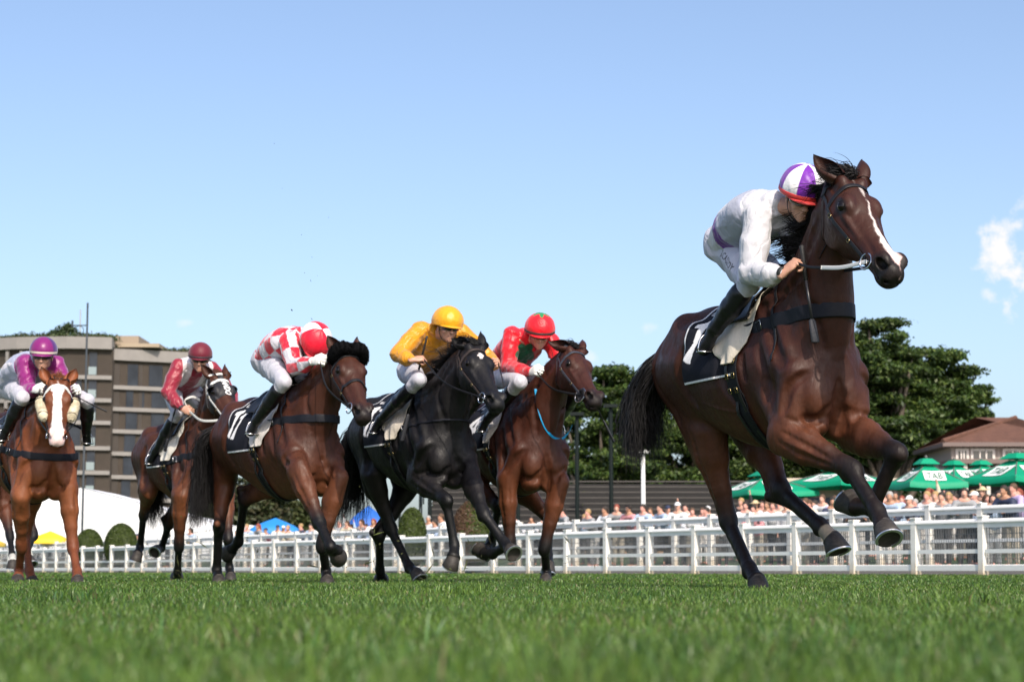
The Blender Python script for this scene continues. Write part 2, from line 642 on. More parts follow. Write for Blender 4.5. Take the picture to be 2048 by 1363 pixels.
        acc = np.zeros((len(I), 3)); nn = np.zeros(len(I))
        for a in range(8):
            for b in range(a + 1, 8):
                if np.abs(cor[a] - cor[b]).sum() != 1: continue
                va, vb = val[:, a], val[:, b]
                m = (va < 0) != (vb < 0)
                t = np.where(m, va / np.where(m, va - vb, 1), 0)
                pt = cor[a] + t[:, None] * (cor[b] - cor[a])
                acc += pt * m[:, None]; nn += m
        V = (I + acc / nn[:, None]) * s.vox + s.lo
        quads = []
        neg = D < 0
        for ax in range(3):
            sl0 = [slice(1, -1)] * 3; sl1 = [slice(1, -1)] * 3
            sl0[ax] = slice(0, -1); sl1[ax] = slice(1, None)
            a = neg[tuple(sl0)]; b = neg[tuple(sl1)]
            E = np.argwhere(a != b)
            if not len(E): continue
            fl = a[E[:, 0], E[:, 1], E[:, 2]]
            E = E + 1; E[:, ax] -= 1
            o1, o2 = [i for i in range(3) if i != ax]
            if ax == 1: o1, o2 = o2, o1
            def cell(d1, d2):
                J = E.copy(); J[:, o1] -= d1; J[:, o2] -= d2
                return idx[J[:, 0], J[:, 1], J[:, 2]]
            q = np.stack([cell(1, 1), cell(0, 1), cell(0, 0), cell(1, 0)], 1)
            q[~fl] = q[~fl][:, ::-1]
            quads.append(q)
        F = np.concatenate(quads)
        F = F[(F >= 0).all(1)]
        for _ in range(smooth):
            acc = np.zeros_like(V); n = np.zeros(len(V))
            for a, b in ((0, 1), (1, 2), (2, 3), (3, 0)):
                for x, y in ((F[:, a], F[:, b]), (F[:, b], F[:, a])):
                    for ch in range(3):
                        acc[:, ch] += np.bincount(x, weights=V[y, ch], minlength=len(V))
                    n += np.bincount(x, minlength=len(V))
            V = V * .5 + .5 * acc / np.maximum(n, 1)[:, None]
        return V, F


def smooth_interp(x, xp, yp):
    """monotone-ish cubic interpolation"""
    xp = np.asarray(xp, float); yp = np.asarray(yp, float)
    if xp[0] > xp[-1]: xp = xp[::-1]; yp = yp[::-1]
    m = np.gradient(yp, xp)
    i = np.clip(np.searchsorted(xp, x) - 1, 0, len(xp) - 2)
    h = xp[i + 1] - xp[i]
    t = np.clip((x - xp[i]) / h, 0, 1)
    return ((2 * t ** 3 - 3 * t ** 2 + 1) * yp[i] + (t ** 3 - 2 * t ** 2 + t) * h * m[i]
            + (-2 * t ** 3 + 3 * t ** 2) * yp[i + 1] + (t ** 3 - t ** 2) * h * m[i + 1])


def sstep(a, b, x):
    t = np.clip((x - a) / (b - a), 0, 1)
    return t * t * (3 - 2 * t)


def seg_dist(p, a, b):
    a = np.asarray(a); b = np.asarray(b); ab = b - a
    t = np.clip(((p - a) @ ab) / (ab @ ab), 0, 1)
    return np.linalg.norm(p - a - t[:, None] * ab, axis=1), t


def vnoise(p, freq, seed=0):
    """cheap smooth noise in about -1..1"""
    rng = np.random.RandomState(seed)
    n = np.zeros(len(p))
    for o in range(3):
        for j in range(4):
            v = rng.normal(size=3); v = v / np.linalg.norm(v) * freq * (1.9 ** o)
            n += np.sin(p @ v + rng.uniform(0, 6.28)) / (1.7 ** o) / 3
    return n


def spline(pts, n):
    """Catmull-Rom through pts, n samples"""
    pts = np.asarray(pts, float)
    k = np.r_[0, np.cumsum(np.linalg.norm(np.diff(pts, axis=0), axis=1))]
    x = np.linspace(0, k[-1], n)
    return np.stack([smooth_interp(x, k, pts[:, i]) for i in range(pts.shape[1])], 1)


_glyph = {}


def text_tris(txt):
    """filled text as 2-D triangles, normalised to x in 0..w, height about 0..0.72"""
    if txt in _glyph: return _glyph[txt]
    cu = bpy.data.curves.new('txt', 'FONT')
    cu.body = txt
    cu.resolution_u = 3
    o = bpy.data.objects.new('txt', cu)
    COL.objects.link(o)
    dg = bpy.context.evaluated_depsgraph_get()
    me = bpy.data.meshes.new_from_object(o.evaluated_get(dg))
    me.calc_loop_triangles()
    v = np.array([x.co[:2] for x in me.vertices]) if len(me.vertices) else np.zeros((0, 2))
    t = np.array([x.vertices[:] for x in me.loop_triangles], dtype=int).reshape(-1, 3)
    bpy.data.objects.remove(o); bpy.data.curves.remove(cu); bpy.data.meshes.remove(me)
    tr = v[t] if len(t) else np.zeros((0, 3, 2))
    _glyph[txt] = tr
    return tr


def text_mask(txt, q, box, bold=0.0):
    """which 2-D points q fall in text stretched into box (x0,y0,x1,y1)"""
    tr = text_tris(txt)
    mn = tr.reshape(-1, 2).min(0); mx = tr.reshape(-1, 2).max(0)
    x0, y0, x1, y1 = box
    tt = (tr - mn) / (mx - mn) * np.array([x1 - x0, y1 - y0]) + np.array([x0, y0])
    res = np.zeros(len(q), bool)
    cand = np.where((q[:, 0] > min(x0, x1) - .01) & (q[:, 0] < max(x0, x1) + .01) & (q[:, 1] > min(y0, y1) - .01) & (q[:, 1] < max(y0, y1) + .01))[0]
    if not len(cand): return res
    offs = [(0, 0)] if not bold else [(0, 0), (bold, 0), (-bold, 0), (0, bold), (0, -bold)]
    for ox, oy in offs:
        p = q[cand] + np.array([ox, oy])
        hit = np.zeros(len(p), bool)
        for a, b, c in tt:
            d1 = (p[:, 0] - b[0]) * (a[1] - b[1]) - (a[0] - b[0]) * (p[:, 1] - b[1])
            d2 = (p[:, 0] - c[0]) * (b[1] - c[1]) - (b[0] - c[0]) * (p[:, 1] - c[1])
            d3 = (p[:, 0] - a[0]) * (c[1] - a[1]) - (c[0] - a[0]) * (p[:, 1] - a[1])
            hit |= ((d1 >= 0) & (d2 >= 0) & (d3 >= 0)) | ((d1 <= 0) & (d2 <= 0) & (d3 <= 0))
        res[cand[hit]] = True
    return res


def poly_mask(q, poly):
    poly = np.asarray(poly, float)
    x, y = q[:, 0], q[:, 1]
    r = np.zeros(len(q), bool)
    j = len(poly) - 1
    for i in range(len(poly)):
        xi, yi = poly[i]; xj, yj = poly[j]
        c = ((yi > y) != (yj > y)) & (x < (xj - xi) * (y - yi) / (yj - yi + 1e-12) + xi)
        r ^= c
        j = i
    return r
# ------------------------------------------------------------------ setting
# the running rail crosses the picture from near right to far left
RA = np.array([9.3, 36.0]); RD = np.array([-.496, .868]); RN = np.array([.868, .496])


def rail_pt(Y, d=0.0):
    """point on the line offset d metres behind the front rail, at distance Y"""
    x = RA[0] + (Y - RA[1]) * RD[0] / RD[1] + d / RN[0] * 1.0
    return np.array([x, Y])


def rail_Y(px, d=0.0):
    k = (px - 1024) / FPX
    return (RA[0] + RA[1] * (-RD[0] / RD[1]) + d / RN[0]) / (k - RD[0] / RD[1])


def gz(x, y):
    """ground height: flat turf, then a gentle bank rising behind the rail"""
    d = (x - RA[0]) * RN[0] + (y - RA[1]) * RN[1]
    return np.interp(d, [0.6, 3.0, 4.5, 9, 16, 30, 60], [0, .16, .20, .46, .66, .85, .95])


def build_ground():
    # one sheet to the horizon, denser near the bank
    ds = [-400, -120, -60, -30, -15, -6, -2, .0, .6, 1.4, 2.2, 3, 4.5, 6, 9, 12, 16, 22, 30, 45, 60, 120, 400, 1600]
    ts = [-200, -80, -40, -20, -10, 0, 10, 20, 30, 40, 55, 70, 90, 120, 160, 250, 500, 1200, 2500]
    V = []
    for d in ds:
        for t in ts:
            p = RA + RD * t + RN * d
            V.append((p[0], p[1], float(gz(p[0], p[1]))))
    n = len(ts)
    F = [(i * n + j, (i + 1) * n + j, (i + 1) * n + j + 1, i * n + j + 1) for i in range(len(ds) - 1) for j in range(n - 1)]
    m = mat('turf_soil', (.036, .075, .022), .9, noise=.35, nscale=3.0, col2=(.048, .088, .024), bump=.02, bscale=40, detail=8)
    o = np_mesh('ground', V, F, m, None, False)
    tag(o, 'green turf ground running out to the horizon', None, None, 'structure')
    # grey path between the two rails
    V = []; F = []
    us = [1.0, 2.4]
    ts = np.arange(-20, 110, 6)
    for d in us:
        for t in ts:
            p = RA + RD * t + RN * d
            V.append((p[0], p[1], float(gz(p[0], p[1])) + .006))
    n = len(ts)
    F = [(j, n + j, n + j + 1, j + 1) for j in range(n - 1)]
    o = np_mesh('path', V, F, mat('path_gravel', (.085, .08, .072), .9, noise=.2, nscale=12), None, False)
    tag(o, 'grey gravel path between the two white rails', None, None, 'structure')


def blades(name, X, Y, h, w, lean, seed, m, zoff=None, col=None):
    rng = np.random.RandomState(seed)
    n = len(X)
    Z = gz(X, Y) if zoff is None else zoff
    az = rng.uniform(0, 2 * np.pi, n)
    dx = np.cos(az); dy = np.sin(az)
    la = rng.uniform(0, 2 * np.pi, n)
    lx = np.cos(la) * lean * h; ly = np.sin(la) * lean * h
    V = np.zeros((n, 7, 3), np.float32)
    prof = [(0, 1.0, 0), (.38, .85, .14), (.72, .55, .45)]
    for i, (t, ww, b) in enumerate(prof):
        for s_, k in ((-1, 0), (1, 1)):
            V[:, i * 2 + k, 0] = X + dx * w * ww * s_ * .5 + lx * b
            V[:, i * 2 + k, 1] = Y + dy * w * ww * s_ * .5 + ly * b
            V[:, i * 2 + k, 2] = Z + h * t
    V[:, 6, 0] = X + lx; V[:, 6, 1] = Y + ly; V[:, 6, 2] = Z + h * (1 - .18 * lean)
    base = np.arange(n) * 7
    q = np.concatenate([np.stack([base, base + 1, base + 3, base + 2], 1), np.stack([base + 2, base + 3, base + 5, base + 4], 1)])
    tr = np.stack([base + 4, base + 5, base + 6], 1)
    nq, nt = len(q), len(tr)
    me = bpy.data.meshes.new(name)
    me.vertices.add(n * 7); me.vertices.foreach_set('co', V.reshape(-1))
    me.loops.add(nq * 4 + nt * 3)
    me.loops.foreach_set('vertex_index', np.concatenate([q.ravel(), tr.ravel()]).astype(np.int32))
    me.polygons.add(nq + nt)
    me.polygons.foreach_set('loop_start', np.concatenate([np.arange(nq) * 4, nq * 4 + np.arange(nt) * 3]).astype(np.int32))
    me.polygons.foreach_set('loop_total', np.concatenate([np.full(nq, 4), np.full(nt, 3)]).astype(np.int32))
    me.update(calc_edges=True)
    a = me.color_attributes.new('Col', 'FLOAT_COLOR', 'POINT')
    c = np.ones((n, 7, 4), np.float32)
    c[:, :, :3] = col[:, None, :]
    a.data.foreach_set('color', c.reshape(-1))
    return link_mesh(name, me, m, None, True)


def build_grass():
    rng = np.random.RandomState(4)
    m = mat('grass_blade', rough=.42, attr='Col', spec=.5)
    nt = m.node_tree; N, L = nt.nodes, nt.links
    b = N['Principled BSDF']
    tr = N.new('ShaderNodeBsdfTranslucent'); mx = N.new('ShaderNodeMixShader'); mx.inputs[0].default_value = .35
    at = [x for x in N if x.type == 'ATTRIBUTE'][0]
    L.new(at.outputs['Color'], tr.inputs['Color'])
    out = N['Material Output']
    L.new(b.outputs[0], mx.inputs[1]); L.new(tr.outputs[0], mx.inputs[2]); L.new(mx.outputs[0], out.inputs['Surface'])
    X = []; Y = []; Hh = []; W = []
    bands = [(1.1, 2.2, 15000, .025, .0022), (2.2, 3.6, 10000, .026, .0024), (3.6, 6, 6000, .028, .0030), (6, 10, 3000, .030, .0042),
             (10, 16, 1300, .034, .007), (16, 26, 480, .040, .013), (26, 44, 150, .052, .024), (44, 80, 36, .055, .05)]
    for y0, y1, dens, h, w in bands:
        mg = .5 + .09 * y1
        area = (y1 - y0) * ((y0 + y1) * .2572 + 2 * mg)
        n = int(area * dens)
        yy = rng.uniform(y0, y1, n)
        half = yy * .2572 + mg
        xx = rng.uniform(-1, 1, n) * half
        X.append(xx); Y.append(yy)
        tuft = .5 + .5 * np.sin(xx * 3.1 + 1.3 * np.sin(yy * 2.3)) * np.sin(yy * 2.7 + 1.1 * np.sin(xx * 1.9))
        tuft2 = .5 + .5 * np.sin(xx * 11 + yy * 5) * np.sin(yy * 9 - xx * 4)
        Hh.append(h * (.45 + .75 * rng.rand(n) ** 1.3) * (.80 + .35 * tuft + .25 * tuft2))
        W.append(w * (.7 + .6 * rng.rand(n)))
    # a few taller seedy tufts
    for k in range(46):
        y = 1.4 + 14 * rng.rand() ** 1.5; x = rng.uniform(-1, 1) * (y * .27)
        n = 60
        X.append(x + rng.normal(0, .05, n)); Y.append(y + rng.normal(0, .05, n))
        Hh.append(.036 + .022 * rng.rand(n)); W.append(np.full(n, .0024 + .0004 * y))
    for (px, Yd) in ((890, 9.5), (870, 8.8), (1930, 6.2), (150, 6.5), (600, 3.1), (1160, 1.9)):
        x = (px - 1024) / FPX * Yd
        n = 220
        X.append(x + rng.normal(0, .10, n)); Y.append(Yd + rng.normal(0, .10, n))
        Hh.append(.038 + .032 * rng.rand(n)); W.append(np.full(n, .0026 + .0005 * Yd))
    X = np.concatenate(X); Y = np.concatenate(Y); Hh = np.concatenate(Hh); W = np.concatenate(W)
    d = (X - RA[0]) * RN[0] + (Y - RA[1]) * RN[1]
    k = d < .9
    X, Y, Hh, W = X[k], Y[k], Hh[k], W[k]
    # keep the front of the lens free
    n = len(X)
    patch = .5 + .5 * np.sin(X * 1.7 + np.sin(Y * 1.1) * 1.5) * np.sin(Y * 1.3 + np.sin(X * .9))
    r = rng.rand(n)
    c = np.empty((n, 3))
    c[:] = (.058, .134, .024)
    c += (np.array((.150, .240, .036)) - c) * (r * .55 + patch * .42)[:, None]
    c *= (.62 + .72 * rng.rand(n))[:, None]
    cool = rng.rand(n) < .10
    c[cool] = c[cool] * np.array((.62, .88, 1.5))
    dry = rng.rand(n) < .045
    c[dry] = np.array((.20, .17, .085)) * (.6 + .6 * rng.rand(dry.sum()))[:, None]
    dark = rng.rand(n) < .12
    c[dark] *= .5
    o = blades('grass', X, Y, Hh, W, .55 * (.4 + .9 * rng.rand(n)), 5, m, col=c)
    tag(o, 'short rough green racecourse turf with paler tufts', None, None, 'stuff')


# ------------------------------------------------------------------ rails
def build_rail(d, y0, y1, step, top, label, name, mesh_gap, bottom_rail, lean=0.0):
    p0 = rail_pt(y0, d)
    root = empty(name, (p0[0], p0[1], float(gz(*p0))), 0, label, 'fence', 'white racecourse rails')
    wm = mat('rail_paint', (.82, .82, .80), .45, noise=.06, nscale=3, bump=.001, bscale=30)
    pm = _M.get('post_paint')
    if pm is None:
        pm = mat('post_paint', (.82, .80, .75), .5, noise=.08, nscale=6)
        # grass and rust stains creeping up from the foot of the post
        nt = pm.node_tree; N, L = nt.nodes, nt.links
        b = N['Principled BSDF']
        tc = N.new('ShaderNodeTexCoord'); sx = N.new('ShaderNodeSeparateXYZ'); L.new(tc.outputs['Object'], sx.inputs[0])
        nz = N.new('ShaderNodeTexNoise'); nz.inputs['Scale'].default_value = 9; L.new(tc.outputs['Object'], nz.inputs['Vector'])
        ad = N.new('ShaderNodeMath'); ad.operation = 'MULTIPLY_ADD'; L.new(nz.outputs['Fac'], ad.inputs[0]); ad.inputs[1].default_value = -.35; L.new(sx.outputs['Z'], ad.inputs[2])
        mr = N.new('ShaderNodeMapRange'); mr.inputs['From Min'].default_value = -.14; mr.inputs['From Max'].default_value = .16; mr.inputs['To Min'].default_value = .8; mr.inputs['To Max'].default_value = 0
        L.new(ad.outputs[0], mr.inputs['Value'])
        mx = N.new('ShaderNodeMix'); mx.data_type = 'RGBA'
        src = b.inputs['Base Color'].links[0].from_socket
        L.new(mr.outputs[0], mx.inputs['Factor']); L.new(src, mx.inputs['A']); mx.inputs['B'].default_value = (.50, .36, .20, 1)
        L.new(mx.outputs['Result'], b.inputs['Base Color'])
    O = np.array([p0[0], p0[1]])
    ln = (y1 - y0) / RD[1]
    n = int(ln / step) + 1
    u3 = np.array([RD[0], RD[1], 0]); n3 = np.array([RN[0], RN[1], 0])
    rz = math.atan2(RD[1], RD[0])
    rng = random.Random(3)
    g0 = float(gz(*p0))
    # one post, then copies
    mb = MB()
    mb.box((0, 0, (top + .02) / 2 - .05), (.15, .15, top + .12), bev=.008)
    mb.box((0, 0, top + .035), (.175, .175, .03), bev=.006)
    first = None
    for i in range(n):
        c = u3 * (i * step)
        if first is None:
            first = mb.build('post', pm, root); o = first
        else:
            o = first.copy(); COL.objects.link(o); o.parent = root
        o.location = (c[0], c[1], 0); o.rotation_euler = (R(rng.uniform(-.8, .8)), R(rng.uniform(-.8, .8)), rz)
    def rail(nm, z, prof, off=-.07):
        vs = []; k = len(prof)
        for t in (-.3, ln + .3):
            for a, b in prof:
                q = u3 * t - n3 * (off * -1 - a) if False else u3 * t + n3 * (off + a)
                vs.append((q[0], q[1], z + b))
        fs = [(j, (j + 1) % k, k + (j + 1) % k, k + j) for j in range(k)] + [tuple(range(k))[::-1], tuple(range(k, 2 * k))]
        m2 = MB(); m2.add(vs, fs); return m2.build(nm, wm, root)
    # hooded top rail: sloping cap over an upright face
    rail('top_rail', top - .17, [(-.035, .0), (-.015, .0), (-.015, .115), (-.035, .115)], -.0)
    rail('cap_rail', top - .07, [(-.070, -.008), (-.066, .022), (.0, .062), (.05, .062), (.05, .045), (.0, .043)], -.0)
    rail('mid_rail', top * .44, [(-.045, -.038), (-.015, -.038), (-.015, .038), (-.045, .038)], 0)
    if bottom_rail:
        rail('bottom_rail', .17, [(-.05, -.055), (-.015, -.055), (-.015, .055), (-.035, .06), (-.05, .045)], 0)
    # welded wire: uprights and a few horizontals
    m2 = MB()
    z0, z1 = (.19, top - .10) if bottom_rail else (.12, top - .10)
    for i in range(int(ln / mesh_gap)):
        c = u3 * (i * mesh_gap) + n3 * .03
        w = .0045
        q = [c + u3 * a * w + n3 * b * w for a, b in ((-1, -1), (1, -1), (1, 1), (-1, 1))]
        m2.add([(p[0], p[1], z) for z in (z0, z1) for p in q], [(0, 1, 5, 4), (1, 2, 6, 5), (2, 3, 7, 6), (3, 0, 4, 7)])
    for z in np.arange(z0, z1, .15):
        a = u3 * 0 + n3 * .024; b = u3 * ln + n3 * .024
        m2.add([(a[0], a[1], z - .004), (b[0], b[1], z - .004), (b[0], b[1], z + .004), (a[0], a[1], z + .004)], [(0, 1, 2, 3)])
    m2.build('wire_mesh', mat('wire', (.14, .145, .145), .5), root)
    return root


# ------------------------------------------------------------------ foliage
def leaf_cloud(name, centers, radii, count, size, cols, m, parent, seed=0, flat=.6, shell=.6, droop=.2):
    """many leaf-sized quads spread over ellipsoid clumps"""
    rng = np.random.RandomState(seed)
    centers = np.asarray(centers, float); radii = np.asarray(radii, float)
    w = radii[:, 0] * radii[:, 2]; w = w / w.sum()
    ci = rng.choice(len(centers), count, p=w)
    d = rng.normal(size=(count, 3)); d /= np.linalg.norm(d, axis=1, keepdims=True)
    rr = np.where(rng.rand(count) < shell, .78 + .30 * rng.rand(count), rng.rand(count) ** .5)
    # ragged surface
    rr *= 1 + .30 * np.sin(d[:, 0] * 5 + ci * 1.7) * np.sin(d[:, 1] * 6 + ci) + .16 * np.sin(d[:, 2] * 13 + ci * 3) + .16 * rng.normal(size=count)
    p = centers[ci] + d * rr[:, None] * radii[ci]
    nn = d * .8 + rng.normal(size=(count, 3)) * .75 + np.array([0, 0, flat])
    nn /= np.linalg.norm(nn, axis=1, keepdims=True)
    t = np.cross(nn, rng.normal(size=(count, 3))); t /= np.linalg.norm(t, axis=1, keepdims=True)
    b = np.cross(nn, t)
    s = size * (.6 + .8 * rng.rand(count))[:, None]
    V = np.stack([p - t * s * .9, p - b * s * .42 + nn * s * .08, p + t * s * .9 - np.array([0, 0, 1]) * s * droop, p + b * s * .42 + nn * s * .08], 1).reshape(-1, 3)
    F = np.arange(count * 4).reshape(-1, 4)
    cols = np.asarray(cols, float)
    pick = cols[(rng.rand(count) * len(cols)).astype(int)]
    clump = .75 + .5 * np.random.RandomState(seed + 9).rand(len(centers))
    c = pick * clump[ci][:, None] * (.8 + .4 * rng.rand(count))[:, None]
    return np_mesh(name, V, F, m, parent, False, np.repeat(c, 4, 0))


def leaf_mat(name='leaf', tr=.3):
    if name in _M: return _M[name]
    m = mat(name, rough=.5, attr='Col', spec=.4)
    nt = m.node_tree; N, L = nt.nodes, nt.links
    b = N['Principled BSDF']
    t = N.new('ShaderNodeBsdfTranslucent'); mx = N.new('ShaderNodeMixShader'); mx.inputs[0].default_value = tr
    at = [x for x in N if x.type == 'ATTRIBUTE'][0]
    L.new(at.outputs['Color'], t.inputs['Color'])
    L.new(b.outputs[0], mx.inputs[1]); L.new(t.outputs[0], mx.inputs[2]); L.new(mx.outputs[0], N['Material Output'].inputs['Surface'])
    return m


def tree(px, Y, ytop, ybot, halfw, label, group, seed, n=46000, size=.115, cols=None, trunks=1, name='tree', flatness=.62, trunk_col=(.10, .080, .062), base_px=None):
    """spreading tree whose crown spans the given picture height at distance Y"""
    rng = np.random.RandomState(seed)
    c0 = P(px, ybot, Y)
    g = float(gz(c0[0], Y))
    k = Y / FPX
    zt = CAM_H + (1140 - ytop) * k; zb = CAM_H + (1140 - ybot) * k
    hw = halfw * k
    X0 = (px - 1024) * k
    root = empty(name, (X0, Y, g), 0, label, 'tree', group)
    zt -= g; zb -= g
    cen = []; rad = []
    nc = 120
    for i in range(nc):
        a = rng.uniform(0, 6.283); r = hw * math.sqrt(rng.rand()) * rng.uniform(.85, 1.02)
        x, y = r * math.cos(a), r * math.sin(a) * .8
        e = math.sqrt(max(0, 1 - (r / hw) ** 2))
        ztop = zb + (zt - zb) * (.30 + .70 * e)
        z = ztop - (ztop - zb) * rng.rand() ** 1.1 * .98
        s = hw * rng.uniform(.11, .25)
        z = min(z, zt - s * flatness * .8)
        cen.append((x, y, z)); rad.append((s * rng.uniform(1.0, 1.7), s * rng.uniform(1.0, 1.5), s * flatness * rng.uniform(.6, .9)))
    bark = mat('bark', trunk_col, .85, noise=.4, nscale=6, bump=.03, bscale=8, stretch=(1, 1, .3))
    mb = MB()
    fork = zb * .35
    for t in range(trunks):
        bx = rng.uniform(-.5, .5) * hw * .35 * (trunks > 1)
        r0 = .05 * (zt) * .9
        mb.tube([(bx, 0, -.2), (bx * .9, 0, fork * .3), (bx * .7, 0, fork)], [r0 * 1.5, r0 * 1.05, r0 * .9], 10)
        for q in sorted(range(nc), key=lambda _: rng.rand())[:9]:
            e = np.array(cen[q])
            s_ = np.array([bx * .7, 0, fork])
            m_ = s_ + (e - s_) * .45 + np.array([rng.uniform(-.2, .2), rng.uniform(-.2, .2), .12 * zt * rng.uniform(-.3, .6)])
            c_ = spline([s_ - [0, 0, .1], m_, e], 7)
            mb.tube(c_, np.linspace(r0 * .55, r0 * .10, 7), 7)
    mb.build('trunk', bark, root, True)
    cols = cols or [(.040, .078, .016), (.060, .105, .020), (.030, .058, .016), (.09, .13, .026)]
    leaf_cloud('crown', cen, rad, n, size, cols, leaf_mat(), root, seed)
    return root


def hedge_ball(px, Y, ytop, ybot, halfw, label, seed, brown=0.0):
    k = Y / FPX
    X0 = (px - 1024) * k
    g = float(gz(X0, Y))
    zt = CAM_H + (1140 - ytop) * k - g
    hw = halfw * k
    root = empty('clipped_bush', (X0, Y, g), 0, label, 'bush', 'clipped bushes behind the rail')
    rng = np.random.RandomState(seed)
    mb = MB(); mb.tube([(0, 0, -.1), (0, 0, zt * .5)], [.06, .05], 8); mb.build('stem', mat('bark', (.1, .08, .06)), root)
    # dense woody core under the leaf skin
    mb = MB(); prof = [(hw * .80 * math.sin(t), zt * .50 - zt * .42 * math.cos(t)) for t in np.linspace(.15, math.pi - .05, 12)]
    n = 30000
    d = rng.normal(size=(n, 3)); d /= np.linalg.norm(d, axis=1, keepdims=True)
    d[:, 2] = np.where(d[:, 2] < 0, d[:, 2] * .95, d[:, 2])
    c = np.array([0, 0, zt * .52]); r = np.array([hw, hw, zt * .48])
    p = c + d * r * (.90 + .12 * rng.rand(n))[:, None]
    nn = d + rng.normal(size=(n, 3)) * .5; nn /= np.linalg.norm(nn, axis=1, keepdims=True)
    t = np.cross(nn, rng.normal(size=(n, 3))); t /= np.linalg.norm(t, axis=1, keepdims=True); b = np.cross(nn, t)
    s = .030 * (.6 + .8 * rng.rand(n))[:, None]
    V = np.stack([p - t * s, p - b * s * .6, p + t * s, p + b * s * .6], 1).reshape(-1, 3)
    cc = np.array([(.055, .085, .016), (.080, .115, .020), (.040, .060, .014)])[rng.randint(0, 3, n)] * (.8 + .4 * rng.rand(n))[:, None]
    if brown:
        m_ = d[:, 0] + .3 * rng.normal(size=n) < brown
        cc[m_] = np.array((.13, .075, .045)) * (.7 + .5 * rng.rand(m_.sum()))[:, None]
    np_mesh('foliage', V, np.arange(n * 4).reshape(-1, 4), leaf_mat(), root, False, np.repeat(cc, 4, 0))
    mb.lathe((0, 0, 0), prof, 20); mb.build('core', mat('bush_core', (.03, .035, .015), .9, noise=.3, nscale=20), root, True)


